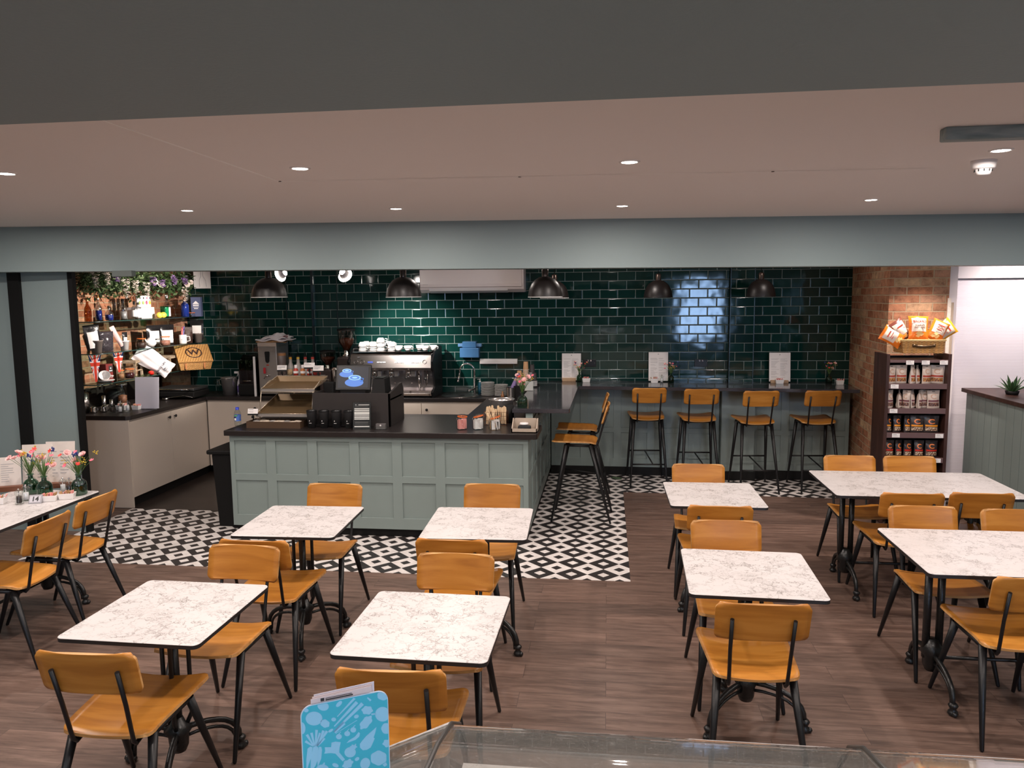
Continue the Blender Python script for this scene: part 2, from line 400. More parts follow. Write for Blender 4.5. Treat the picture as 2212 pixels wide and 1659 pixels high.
        if bevel:
            b = o.modifiers.new('bevel', 'BEVEL'); b.width = bevel; b.segments = seg; b.limit_method = 'ANGLE'; b.angle_limit = math.radians(40)
        return o

def tag(o, label=None, cat=None, group=None, kind=None):
    if label: o['label'] = label
    if cat: o['category'] = cat
    if group: o['group'] = group
    if kind: o['kind'] = kind
    return o
def thing(name, label, cat, loc=(0, 0, 0), rotz=0, group=None):
    o = bpy.data.objects.new(name, None); COL.objects.link(o); o.empty_display_size = 0.05
    o.location = loc; o.rotation_euler = (0, 0, rotz)
    return tag(o, label, cat, group)
def dup(root, loc, rotz=0, label=None, group=None, scale=None):
    r = root.copy(); COL.objects.link(r); r.location = loc; r.rotation_euler = (0, 0, rotz)
    if scale: r.scale = scale if isinstance(scale, tuple) else (scale,)*3
    if label: r['label'] = label
    if group: r['group'] = group
    for ch in list(root.children):
        c = ch.copy(); COL.objects.link(c); c.parent = r
        for g in list(ch.children):
            d = g.copy(); COL.objects.link(d); d.parent = c
    return r
def struct(name, mb, m, bevel=0, label=None):
    o = mb.build(name, m, bevel=bevel); o['kind'] = 'structure'
    if label: o['label'] = label
    return o
def rrect(x0, x1, y0, y1, r, n=5):
    pts = []
    for cx, cy, a0 in ((x1-r, y0+r, -90), (x1-r, y1-r, 0), (x0+r, y1-r, 90), (x0+r, y0+r, 180)):
        for i in range(n+1):
            a = math.radians(a0+90*i/n); pts.append((cx+r*math.cos(a), cy+r*math.sin(a)))
    return pts
def text(body, size, m, parent, loc, rot, name='lettering', ext=0.0004, align='CENTER', bold=0.0, sx=1.0):
    cu = bpy.data.curves.new(name, 'FONT'); cu.body = body; cu.size = size; cu.align_x = align; cu.align_y = 'CENTER'; cu.extrude = ext; cu.offset = bold
    cu.resolution_u = 3
    tmp = bpy.data.objects.new(name, cu); COL.objects.link(tmp)
    bpy.context.view_layer.update()
    me = bpy.data.meshes.new_from_object(tmp.evaluated_get(bpy.context.evaluated_depsgraph_get()))
    bpy.data.objects.remove(tmp, do_unlink=True)
    me.materials.clear(); me.materials.append(m)
    o = bpy.data.objects.new(name, me); COL.objects.link(o); o.location = loc; o.rotation_euler = rot; o.scale = (sx, 1, 1)
    if parent is not None: o.parent = parent
    return o

# ------------------------------------------------------------------ the room
CH = 2.70
MB_ = MB
b = MB(); b.add([(-6.2, -6, 0), (5.2, -6, 0), (5.2, 9.2, 0), (-6.2, 9.2, 0)], [(0, 1, 2, 3)]); b.box(-6.2, 5.2, -6, 9.2, -0.1, -0.002)
struct('floor', b, MATS['brown_wood_plank_floor'])
# diamond tiles laid round the counter (a 2 mm raised vinyl inlay) and the service floor behind it, shade put into its colour
T = [(-4.72, 5.44), (0.175, 5.44), (0.175, 8.02), (2.75, 7.93), (2.75, 8.95), (-0.69, 8.95), (-0.69, 6.95), (-4.72, 6.95)]
struct('floor_tiles', MB().prism(T, -0.02, 0.002), MATS['black_and_white_diamond_tile'])
struct('floor_service', MB().box(-5.6, -0.72, 6.95, 9.1, -0.02, 0.0025), mat('shade_darkened_vinyl_floor', (0.030, 0.022, 0.019), 0.34, var=0.25, vscale=5))
struct('ceiling', MB().box(-6.2, 5.2, -6, 9.2, CH, CH+0.1), CEIL)
# plaster board joints in the ceiling
j = MB(); j.box(-1.748, -1.740, 2.5, 4.03, CH-0.002, CH+0.001); j.add([(-1.74, 4.00, CH-0.002), (1.62, 4.20, CH-0.002), (1.62, 4.207, CH-0.002), (-1.74, 4.008, CH-0.002)], [(0, 1, 2, 3)])
for x, y in ((-1.74, 4.0), (-0.46, 4.09), (0.84, 4.16)): j.cyl((x, y, CH-0.003), 0.008, 0.003, 10, 1)
struct('trim_5', j, [mat('ceiling_joint_filler', (0.97, 0.94, 0.92), 0.8), mat('dark_screw_hole', (0.09, 0.06, 0.05), 0.7)])
# beam over the serving area (slightly skew to the wall) and the deep beam the camera looks under
b = MB(); L0, L1 = (-6.2, 5.88), (5.2, 6.90)
zb = lambda x: 2.325-0.0045*(x+5)
poly = [(L0[0], L0[1]), (L1[0], L1[1]), (L1[0], L1[1]+0.24), (L0[0], L0[1]+0.24)]
vs = [(x, y, zb(x)) for x, y in poly]+[(x, y, CH+0.02) for x, y in poly]
b.add(vs, [(3, 2, 1, 0), (4, 5, 6, 7), (0, 1, 5, 4), (1, 2, 6, 5), (2, 3, 7, 6), (3, 0, 4, 7)])
struct('wall_beam_rear', b, PAINT_W, label='grey-green beam above the counter')
b = MB(); vs = [(-6.2, 0.2, 2.36), (5.2, 0.2, 2.36), (5.2, 1.165, 2.36), (-6.2, 1.165, 2.36)]
b.add(vs+[(x, y, CH+0.02) for x, y, z in vs], [(3, 2, 1, 0), (4, 5, 6, 7), (0, 1, 5, 4), (1, 2, 6, 5), (2, 3, 7, 6), (3, 0, 4, 7)])
struct('wall_beam_front', b, PAINT_W, label='deep grey-green beam overhead in the foreground')
# tiled rear wall with its piers
YW = 9.0
struct('wall_rear', MB().box(-5.7, 3.0, YW, YW+0.15, 0, CH), MATS['dark_green_glazed_tile'])
b = MB(); b.box(-3.87, -3.56, YW-0.055, YW, 0.936, CH); b.box(1.385, 1.64, YW-0.07, YW, 1.081, CH)
struct('wall_rear_piers', b, MATS['dark_green_glazed_tile'])
b = MB()
for x, d in ((-3.875, 0.06), (-3.556, 0.06), (-3.254, 0.004), (1.381, 0.075), (1.644, 0.075)):
    b.box(x-0.004, x+0.004, YW-d, YW+0.002, 0.93, CH)
struct('trim_6', b, mat('dark_steel_tile_trim', (0.05, 0.06, 0.06), 0.3, 0.8))
# brick alcove at the left, behind the glass shelves
struct('wall_left_alcove', MB().box(-5.75, -5.52, 6.32, YW, 0, CH), MATS['mottled_red_brick_return'])
b = MB(); b.box(-5.52, -5.20, 8.86, YW-0.001, 0.94, CH)
struct('wall_left_alcove_nib', b, MATS['mottled_red_brick'])
struct('baseboard_worktop', MB().box(-5.52, -5.50, 7.0, 8.86, 0.935, 1.14), mat('dark_brown_upstand', (0.022, 0.016, 0.014), 0.45))
# wall stub that closes the alcove towards the dining room, black corner battens
struct('wall_left_stub', MB().box(-6.2, -4.655, 6.2, 6.225, 0, CH), PAINT_W)
struct('trim_1', MB().box(-5.225, -5.115, 6.168, 6.2, 0, 2.335), BLKM)
struct('trim_2', MB().box(-4.66, -4.615, 6.18, 6.228, 0, 2.33), BLKM)
DKW = mat('dark_grey_shop_wall', (0.05, 0.055, 0.06), 0.7)
struct('wall_left', MB().box(-6.3, -6.2, -6, 9.2, 0, CH), PAINT_W)
struct('wall_right', MB().box(5.2, 5.3, -6, 9.2, 0, CH), PAINT_W)
# rear of the shop behind the camera with its tall shop window
b = MB(); wx0, wx1, wz0, wz1 = 2.2, 3.4, 0.7, 2.45
b.box(-6.2, wx0, -6.15, -6, 0, CH); b.box(wx1, 5.2, -6.15, -6, 0, CH); b.box(wx0, wx1, -6.15, -6, 0, wz0); b.box(wx0, wx1, -6.15, -6, wz1, CH)
struct('wall_front', b, DKW)
w1 = MB(); w1.box(wx0, wx1, -6.12, -6.10, wz0, wz1)
struct('window_2', w1, mat('overcast_daylight_pane', (0.5, 0.6, 0.7), 0.3, emit=(0.40, 0.62, 1.0), estr=30.0))
b = MB()
for x in (wx0, (wx0+wx1)/2, wx1): b.box(x-0.02, x+0.02, -6.1, -6.03, wz0, wz1)
for z in (wz0, 1.9, wz1): b.box(wx0, wx1, -6.1, -6.03, z-0.02, z+0.02)
struct('trim_7', b, BLKM)
# brick pier to the right
A = (2.71, 9.0); B_ = (2.57, 7.45)
b = MB(); b.prism([(B_[0], B_[1]), (3.09, 7.45), (3.09, 9.0), (A[0], A[1])], 0, CH)
o = b.build('wall_right_pier', [MATS['mottled_red_brick'], MATS['mottled_red_brick_return']]); o['kind'] = 'structure'
for p in o.data.polygons:
    if abs(p.normal.x) > 0.7: p.material_index = 1
b = MB(); b.box(3.085, 3.13, 7.44, 7.50, 0, 1.98, 0); b.box(3.075, 3.105, 7.435, 7.46, 0.9, 2.02, 1)
struct('trim_8', b, [mat('beige_plaster_edge', (0.42, 0.33, 0.25), 0.8), mat('crumbly_white_plaster', (0.75, 0.68, 0.6), 0.9, bump=0.8, bscale=50)])
# window reveal with a white roller blind
b = MB(); b.box(3.09, 5.2, 7.86, 8.0, 0, CH); b.box(3.09, 3.20, 7.55, 7.86, 0, CH)
struct('wall_right_reveal', b, mat('white_emulsion', (0.80, 0.72, 0.71), 0.7))
b = MB(); b.box(3.20, 5.2, 7.78, 7.86, 2.20, 2.33); b.box(3.20, 3.245, 7.80, 7.86, 0, 2.2)
struct('window_1', b, mat('white_gloss_frame', (0.82, 0.76, 0.75), 0.35), bevel=0.006)
kb = NT('ribbed_white_blind_fabric', 0.8, 0.2)
sv = kb.n('ShaderNodeSeparateXYZ', {0: kb.obj}).outputs
hv = kb.math('SINE', kb.math('MULTIPLY', sv[2], 500.0)); kb.col(kb.mix(kb.rng(hv, -1, 1, 0, 1), (0.78, 0.72, 0.76), (0.86, 0.81, 0.84))); kb.bump(hv, 0.3, 0.002)
bl = thing('roller_blind', 'white ribbed roller blind pulled down over the window behind the snack rack', 'blind', (4.2, 7.82, 0))
MB().box(-0.94, 0.98, -0.004, 0.0, 0.05, 2.19).build('blind_fabric', kb.m, bl)
MB().box(-0.94, 0.98, -0.012, 0.004, 0.03, 0.06).build('bottom_bar', PLASW, bl)
# half-height partition on the right with dark cap
hw = thing('partition', 'half-height grey-green boarded partition with a dark wooden cap on the right', 'partition', (3.27, 7.40, 0), 0)
b = MB(); b.box(0, 0.20, -3.6, 0, 0, 1.165)
for i in range(30): b.box(-0.005, 0.0, -3.6+0.12*i+0.003, -3.6+0.12*(i+1)-0.003, 0.10, 1.165)
b.build('boarding', PAINT, hw)
MB().box(-0.014, 0, -3.6, 0, 0, 0.10).build('skirting', BLKM, hw)
MB().box(-0.04, 0.55, -3.65, 0.03, 1.165, 1.20).build('cap', MATS['dark_brown_wood'], hw, bevel=0.003)
b = MB().box(0.20, 0.52, -3.6, 0, 0, 1.165); b.build('inner_box', PAINT, hw)
# timber joist, smoke detector
t = MB().box(0, 2.6, -0.03, 0.03, -0.05, 0.0).build('timber_joist', MATS['worn_timber_joist'], loc=(1.275, 3.21, CH+0.001), bevel=0.006)
tag(t, 'short length of worn blue-grey timber fixed to the ceiling at the right', 'joist')
t = thing('smoke_detector', 'round white smoke detector hanging from the ceiling near the timber joist', 'smoke detector', (1.79, 4.02, CH))
MB().lathe([(0, 0), (0.056, 0), (0.056, -0.006), (0.052, -0.034), (0.044, -0.040), (0.0, -0.040)]).build('base', PLASW, t)
b = MB(); b.lathe([(0.038, -0.040), (0.036, -0.052), (0.030, -0.066), (0.0, -0.068)])
b.build('sensor_head', PLASW, t)
b = MB()
for i in range(10):
    a = 2*PI*i/10; b.cbox((0.0375*math.cos(a), 0.0375*math.sin(a), -0.047), (0.004, 0.004, 0.011))
b.build('slots', BLKM, t)

# ------------------------------------------------------------------ lamps
LENS = mat('lit_downlight_lens', (1, 1, 1), 0.4, emit=(1.0, 0.93, 0.85), estr=60.0)
RIM = mat('white_downlight_rim', (0.85, 0.8, 0.78), 0.3)
rows = ['nearest row', 'second row']; cols = ['far left', 'left of centre', 'right of centre', 'far right']
dl0 = None
DCOL = (1.0, 0.885, 0.815)
for i, (x, y) in enumerate(GRID):
    lab = 'round recessed ceiling downlight, %s of the %s under the blush ceiling' % (cols[i % 4], rows[i//4])
    if dl0 is None:
        dl0 = thing('ceiling_downlight', lab, 'ceiling light', (x, y, CH), 0, 'downlights in the dining ceiling')
        MB().lathe([(0.036, -0.002), (0.040, -0.006), (0.049, -0.004), (0.050, 0.0)], n=28).build('rim', RIM, dl0)
        MB().cyl((0, 0, -0.004), 0.036, 0.004, 28).build('lens', LENS, dl0)
        d = dl0
    else:
        d = dup(dl0, (x, y, CH), 0, lab)
    lamp('downlight_lamp', 'AREA', (x, y, CH-0.012), P_DOWN, DCOL, shape='DISK', size=0.085)
for x, y, lab in ((3.38, 3.73, 'right of view, front'), (3.40, 5.50, 'right of view, rear'), (-4.50, 5.00, 'left of view, rear'), (-4.40, 3.40, 'left of view, front'), (-2.95, 1.85, 'third row, far left'), (-1.45, 1.90, 'third row, left'), (0.10, 1.95, 'third row, middle'), (1.70, 1.95, 'third row, right'), (3.3, 1.95, 'third row, far right')):
    dup(dl0, (x, y, CH), 0, 'recessed downlight of the same grid, %s' % lab); lamp('downlight_lamp', 'AREA', (x, y, CH-0.012), P_DOWN, DCOL, shape='DISK', size=0.085)
for x, nm_ in ((-1.55, 'left'), (0.10, 'middle'), (1.75, 'right')):
    dup(dl0, (x, 7.62, CH), 0, 'recessed downlight hidden behind the rear beam, %s of three' % nm_, 'downlights over the bar'); lamp('downlight_lamp', 'AREA', (x, 7.62, CH-0.012), P_DOWN*(0.5 if x < 1 else 0.2), DCOL, shape='DISK', size=0.085)
for x, nx in ((-3.6, 'left'), (-0.2, 'middle'), (3.2, 'right')):          # unseen panels added behind the camera as cool fill light
    for y, ny in ((-1.2, 'front'), (-3.8, 'rear')):
        t = thing('fill_panel', 'flat white fill light panel added unseen behind the foreground beam, %s %s' % (ny, nx), 'ceiling light', (x, y, CH), 0, 'added fill panels behind the camera')
        MB().box(-0.62, 0.62, -0.32, 0.32, -0.014, -0.001).build('frame', RIM, t)
        MB().box(-0.60, 0.60, -0.30, 0.30, -0.016, -0.0145).build('diffuser', mat('fill_panel_diffuser', (1, 1, 1), 0.5, emit=(0.92, 0.96, 1.0), estr=2.0), t)
        lamp('fill_lamp', 'AREA', (x, y, CH-0.03), P_FILL, (0.93, 0.97, 1.0), shape='RECTANGLE', size=1.2, size_y=0.6)

PEND_OUT = mat('dark_bronze_enamel', (0.011, 0.008, 0.0075), 0.40)
PEND_IN = mat('white_enamel_inside', (0.8, 0.78, 0.75), 0.35)
def pendant(x, y, z, R, label):
    t = thing('pendant_lamp', label, 'pendant lamp', (x, y, z), 0, 'dark dome pendants over the counters')
    pr = [(R, 0), (R*0.985, 0.03), (R*0.93, 0.07), (R*0.80, 0.115), (R*0.6, 0.15), (R*0.36, 0.172), (0.028, 0.178)]
    MB().lathe(pr, n=36).build('lamp_shade', PEND_OUT, t)
    MB().lathe([(r*0.985, z_-0.001) for r, z_ in pr[:-1]]+[(0.0, 0.168)], n=36).build('shade_lining', PEND_IN, t)
    MB().lathe([(R*0.985, -0.002), (R*1.01, -0.002), (R*1.01, 0.004), (R, 0.004)], n=36).build('rim', PEND_IN if x < 0 else PEND_OUT, t)
    MB().lathe([(0.028, 0.175), (0.030, 0.235), (0.024, 0.245), (0.006, 0.25), (0.0, 0.25)], n=20).build('lamp_holder', mat('bronze_cap', (0.09, 0.065, 0.055), 0.3, 0.8), t)
    MB().tube([(0, 0, 0.245), (0, 0, CH-z)], 0.004, 6).build('cord', BLKM, t)
    MB().cyl((0, 0, CH-z-0.02), 0.05, 0.02).build('ceiling_rose', BLKM, t)
    return t
pendant(-3.07, 6.72, 2.089, 0.160, 'dark dome pendant lamp at the left above the bottles and trays')
pendant(-1.81, 6.72, 2.078, 0.158, 'dark dome pendant lamp above the till, left of the air conditioner')
pendant(-0.54, 6.72, 2.066, 0.150, 'dark dome pendant lamp just right of the air conditioner')
pendant(-0.55, 8.05, 2.053, 0.150, 'dark dome pendant lamp half hidden behind another, right of the air conditioner')
pendant(0.53, 8.25, 2.050, 0.150, 'dark dome pendant lamp above the bar between the first two stools')
pendant(1.58, 8.25, 2.048, 0.148, 'dark dome pendant lamp furthest right, above the third bar stool')

def spotfix(loc, target, label):
    t = thing('adjustable_spotlight', label, 'spotlight', loc)
    d = (Vector(target)-Vector(loc)).normalized(); q = d.to_track_quat('-Z', 'Y').to_matrix().to_4x4()
    MB().lathe([(0.030, 0.065), (0.040, 0.05), (0.055, 0.0), (0.058, -0.012), (0.050, -0.012), (0.047, 0.0)], M=q, n=28).build('lamp_head', PLASW, t)
    MB().lathe([(0.0, -0.004), (0.049, -0.006)], M=q, n=28).build('lens', mat('lit_spot_lens', (1, 1, 1), 0.4, emit=(1.0, 0.93, 0.86), estr=120.0), t)
    ring = [(0.062*math.cos(2*PI*i/28), 0.062*math.sin(2*PI*i/28), 0.0) for i in range(29)]
    MB().tube([q @ Vector(p) for p in ring], 0.011, 8).build('glowing_rim', mat('lit_frosted_rim', (1, 1, 1), 0.4, emit=(1.0, 0.93, 0.86), estr=14.0), t)
    MB().tube([(0, 0, 0.0), (0.05, 0.0, 0.10), (0.09, 0, 0.16)], 0.008, 8).build('arm', PLASW, t)
    MB().tube([(0.09, 0, 0.16), (0.09, 0, CH-loc[2])], 0.010, 8).build('stem', PLASW, t)
    return t
S1 = (-3.30, 7.50, 2.32); S2 = (-2.60, 7.45, 2.30)
spotfix(S1, (-5.2, 8.1, 1.75), 'lit white adjustable spotlight beside the left pendant, aimed at the glass shelves')
spotfix(S2, (-2.35, 8.75, 1.5), 'lit white adjustable spotlight aimed at the coffee machine')
lamp('spot_lamp', 'SPOT', (-3.36, 7.52, 2.29), 500, (1.0, 0.89, 0.80), target=(-5.30, 7.95, 1.80), spot_size=math.radians(72), spot_blend=0.8, shadow_soft_size=0.025)
lamp('spot_lamp', 'SPOT', (-2.58, 7.52, 2.26), 400, (1.0, 0.93, 0.86), target=(-2.38, 8.75, 1.50), spot_size=math.radians(58), spot_blend=0.9, shadow_soft_size=0.025)
# a wall washer over the snack rack, fixed behind the rear beam
t = thing('adjustable_spotlight', 'spotlight hidden behind the beam above the snack rack', 'spotlight', (2.95, 7.02, 2.62))
MB().lathe([(0.0, 0.05), (0.03, 0.05), (0.045, -0.01)], n=24).build('lamp_head', PLASW, t); MB().cyl((0, 0, 0.04), 0.012, 0.04, 12).build('stem', PLASW, t)
lamp('spot_lamp', 'SPOT', (2.90, 6.98, 2.60), 165, (1.0, 0.86, 0.78), target=(2.72, 7.08, 0.9), spot_size=math.radians(84), spot_blend=0.8, shadow_soft_size=0.03)
t = dup(t, (4.0, 7.2, 2.62), 0, 'spotlight hidden behind the beam in front of the roller blind')
lamp('spot_lamp', 'SPOT', (3.95, 7.16, 2.58), 110, (1.0, 0.88, 0.86), target=(3.8, 7.85, 1.5), spot_size=math.radians(110), spot_blend=0.9, shadow_soft_size=0.03)

# small grey box under the beam, leftmost
t = MB().box(-0.09, 0.09, -0.03, 0.03, -0.05, 0.0).build('sensor_box', mat('grey_green_box', (0.10, 0.12, 0.11), 0.5), loc=(-4.02, 6.02, 2.322), bevel=0.004)
tag(t, 'small dark grey box fixed under the beam above the flower garland', 'sensor')

# ------------------------------------------------------------------ built-in counters
ZC = 0.935
def shaker(name, label, x0, x1, z0, z1, ncol, zmid, loc, rotz, stile=0.085, depth=0.02, parent=None, panels=True):
    # local x along the face, outward normal = -y
    b = MB(); b.box(x0, x1, 0.012, depth, z0, z1)
    p = (x1-x0)/ncol
    for i in range(ncol+1):
        a = x0+p*i; b.box(max(x0, a-stile/2), min(x1, a+stile/2), 0, 0.0125, z0, z1)
    for a, c in ((z0, z0+0.10), (zmid-0.03, zmid+0.03), (z1-0.045, z1)): b.box(x0, x1, 0.0002, 0.0125, a, c)
    o = b.build(name, PAINT, parent, loc, rotz, bevel=0.0015, seg=1)
    return o
isl = thing('service_counter', 'long grey-green panelled service counter with a dark worktop in the middle', 'counter', (0, 0, 0))
MB().box(-3.30, -0.675, 6.30, 6.98, 0.08, 0.885).build('carcass', PAINT, isl)
shaker('front_panel', '', 0, 2.645, 0.075, 0.885, 7, 0.515, (-3.30, 6.28, 0), 0, parent=isl)
shaker('side_panel', '', 0, 2.508, 0.075, 0.885, 6, 0.515, (-0.655, 6.302, 0), PI/2, parent=isl)
MB().box(-0.72, -0.675, 6.72, 8.80, 0.08, 1.04).build('upper_side_board', PAINT, isl)
shaker('upper_side_panel', '', 0, 2.09, 0.86, 1.04, 5, 0.95, (-0.657, 6.72, 0), PI/2, parent=isl)
MB().box(-1.32, -0.72, 6.98, 8.46, 0.08, 0.885).build('return_carcass', TAUPE, isl)
MB().box(-3.28, -0.67, 6.32, 6.9, 0, 0.08).build('plinth', BLKM, isl)
MB().box(-0.70, -0.668, 6.9, 8.8, 0, 0.08).build('plinth', BLKM, isl)
r = 0.03
wt = MB().prism([(-3.33, 6.24)]+[(-0.60, 6.24), (-0.583, 6.247), (-0.575, 6.265)]+[(-0.575, 6.70), (-0.66, 6.72), (-0.72, 6.72), (-0.72, 8.44), (-1.345, 8.44), (-1.345, 7.27), (-3.33, 7.27)], 0.888, ZC).build('service_worktop', TOPK, bevel=0.004)
tag(wt, 'matt black-brown worktop running over the panelled service counter', 'worktop')
# raised bar top: L-shaped polished quartz
barp = [(-0.84, 6.70), (-0.36, 6.70), (-0.335, 6.71), (-0.325, 6.735), (-0.312, 8.45), (2.60, 8.24), (2.61, 8.99), (-0.84, 8.99)]
bar = MB().prism(barp, 1.042, 1.08).build('bar_counter', QUARTZ, bevel=0.004)
tag(bar, 'polished charcoal L-shaped bar top along the green tiled wall', 'bar top')
bb = thing('bar_cabinet', 'grey-green panelled front below the long bar', 'counter', (0, 0, 0))
MB().box(-0.65, 1.30, 8.83, 8.98, 0.09, 1.042).build('carcass', PAINT, bb)
MB().box(1.62, 2.655, 8.75, 8.98, 0.09, 1.042).build('carcass', PAINT, bb)
MB().box(1.27, 1.63, 8.66, 8.98, 0.09, 1.042).build('pier', PAINT, bb, bevel=0.002)
shaker('front_panel', '', 0, 1.91, 0.10, 1.042, 5, 0.53, (-0.645, 8.815, 0), -0.02, parent=bb)
shaker('front_panel', '', 0, 1.02, 0.10, 1.042, 3, 0.53, (1.63, 8.735, 0), -0.02, parent=bb)
b = MB(); b.box(-0.65, 1.28, 8.80, 8.84, 0, 0.10); b.box(1.255, 1.645, 8.64, 8.66, 0, 0.10); b.box(1.635, 2.66, 8.71, 8.75, 0, 0.10); b.build('plinth', BLKM, bb)
# left hand and rear base units
def knob(parent, loc, rotz):
    k = MB(); q = Matrix.Translation(Vector(loc)) @ Matrix.Rotation(rotz, 4, 'Z') @ Matrix.Rotation(PI/2, 4, 'X')
    k.lathe([(0.005, 0), (0.005, 0.014), (0.014, 0.018), (0.016, 0.026), (0.010, 0.032), (0, 0.033)], M=q, n=16)
    return k.build('handle', BLK, parent)
lc = thing('base_cabinet', 'taupe base cabinet with two doors and black knobs at the left', 'cabinet', (0, 0, 0))
MB().box(-5.50, -4.735, 6.985, 8.99, 0.10, 0.892).build('carcass', TAUPE, lc)
MB().box(-5.50, -4.712, 6.965, 6.985, 0.0, 0.892).build('end_panel', TAUPE, lc)
b = MB().box(-5.5, -4.76, 7.0, 8.52, 0, 0.10).build('plinth', BLKM, lc)
for y0, y1, ky in ((6.99, 7.715, 7.66), (7.72, 8.43, 7.775)):
    d = MB().box(-4.735, -4.712, y0, y1, 0.105, 0.872).build('door', TAUPE, lc, bevel=0.0015)
    knob(d, (-4.712, ky, 0.815), PI/2)
MB().box(-4.735, -4.716, 8.435, 8.475, 0.105, 0.872).build('corner_post', TAUPE, lc)
rc = thing('base_cabinet', 'taupe base cabinets under the coffee machine and sink along the tiled wall', 'cabinet', (0, 0, 0))
MB().box(-4.71, -0.74, 8.49, 8.985, 0.10, 0.892).build('carcass', TAUPE, rc)
MB().box(-4.70, -0.74, 8.55, 8.6, 0, 0.10).build('plinth', BLKM, rc)
for x0, x1, kx in ((-4.70, -4.05, -4.1), (-4.045, -3.40, -3.45), (-3.395, -2.75, -2.8), (-2.745, -2.11, None), (-2.105, -1.40, -2.04), (-1.395, -0.76, None)):
    d = MB().box(x0, x1, 8.467, 8.489, 0.105, 0.872).build('door', TAUPE, rc, bevel=0.0015)
    if kx: knob(d, (kx, 8.467, 0.80), 0)
t = MB().prism([(-5.52, 6.955), (-4.73, 6.955), (-4.695, 6.99), (-4.695, 8.45), (-0.73, 8.45), (-0.73, 8.995), (-5.52, 8.995)], 0.893, ZC).build('rear_worktop', TOPK, bevel=0.004)
tag(t, 'black-brown L-shaped worktop on the taupe cabinets along the alcove and tiled wall', 'worktop')
# waste bin
t = thing('waste_bin', 'black waste bin with flat lid at the left end of the service counter', 'bin', (-3.45, 6.62, 0))
MB().add([(-0.085, -0.16, 0), (0.13, -0.16, 0), (0.13, 0.2, 0), (-0.085, 0.2, 0), (-0.11, -0.19, 0.68), (0.13, -0.19, 0.68), (0.13, 0.2, 0.68), (-0.11, 0.2, 0.68)],
    [(0, 3, 2, 1), (4, 5, 6, 7), (0, 1, 5, 4), (1, 2, 6, 5), (2, 3, 7, 6), (3, 0, 4, 7)]).build('bin_body', BLKM, t, bevel=0.01)
MB().box(-0.15, 0.13, -0.21, 0.22, 0.68, 0.72).build('lid', BLKM, t, bevel=0.012)

# ------------------------------------------------------------------ chairs and stools
def rounded_half(hw0, hw1, L, r):
    def f(v):
        d = min(v, 1-v)*L; hw = hw0+(hw1-hw0)*v
        return hw-(r-math.sqrt(max(0, r*r-(r-d)**2)) if d < r else 0)
    return f
VS = [0, 0.012, 0.03, 0.06, 0.10, 0.2, 0.32, 0.45, 0.6, 0.75, 0.86, 0.92, 0.955, 0.98, 0.992, 1.0]
def seat_mb(y0, y1, z0, z1, hw0, hw1, cup=0.018):
    f = rounded_half(hw0, hw1, y1-y0, 0.030); b = MB(); b.emi = 1
    def fn(u, v):
        v = VS[int(round(v*15))]; hw = f(v); x = (2*u-1)*hw
        t = (2*u-1)
        z = z0+(z1-z0)*v+cup*(t*t-0.5)*0.9+0.006*math.cos(v*PI)-0.012*max(0, 0.12-v)/0.12
        return (x, y0+(y1-y0)*v, z)
    return b.grid(fn, 12, 15, thick=0.012)
def back_mb(z0, z1, yb, yt, hw):
    f = rounded_half(hw*0.985, hw, z1-z0, 0.020); b = MB(); b.emi = 1
    def fn(u, v):
        v = VS[int(round(v*15))]; h = f(v); t = 2*u-1; x = t*h
        return (x, yb+(yt-yb)*v+0.018*t*t-0.006, z0+(z1-z0)*v+(0.006-0.017*v)*t*t)
    return b.grid(fn, 12, 15, thick=-0.012)
EDGE = MATS['pale_plywood_edge']
def leg_mb(x, y, xf, yf, ztop, r0=0.019, r1=0.0095):
    return MB().tube([(x, y, ztop), (x+(xf-x)*0.5, y+(yf-y)*0.5, ztop*0.5), (xf, yf, 0.004), (xf, yf, 0.0)], [r0, (r0+r1)*0.52, r1, r1*0.8], 12)
def make_chair():
    t = thing('dining_chair', 'x', 'chair', group='plywood chairs round the marble tables')
    seat_mb(-0.185, 0.235, 0.455, 0.482, 0.180, 0.206).build('seat', [PLY, EDGE], t)
    back_mb(0.648, 0.818, -0.232, -0.272, 0.192).build('backrest', [PLY, EDGE], t)
    for sx in (-1, 1):
        MB().tube([(sx*0.118, -0.150, 0.425), (sx*0.118, -0.182, 0.418), (sx*0.120, -0.200, 0.436), (sx*0.124, -0.238, 0.60), (sx*0.126, -0.279, 0.748)], 0.0085, 8).build('back_bar', BLK, t)
        leg_mb(sx*0.168, 0.115, sx*0.205, 0.285, 0.442).build('leg', BLK, t)
        leg_mb(sx*0.158, -0.135, sx*0.205, -0.285, 0.438).build('leg', BLK, t)
    b = MB()
    for sx in (-1, 1): b.tube([(sx*0.158, -0.135, 0.432), (sx*0.168, 0.115, 0.436)], 0.013, 8)
    b.tube([(-0.16, 0.10, 0.430), (0.16, 0.10, 0.430)], 0.010, 8); b.tube([(-0.155, -0.125, 0.426), (0.155, -0.125, 0.426)], 0.010, 8)
    b.build('seat_frame', BLK, t)
    return t
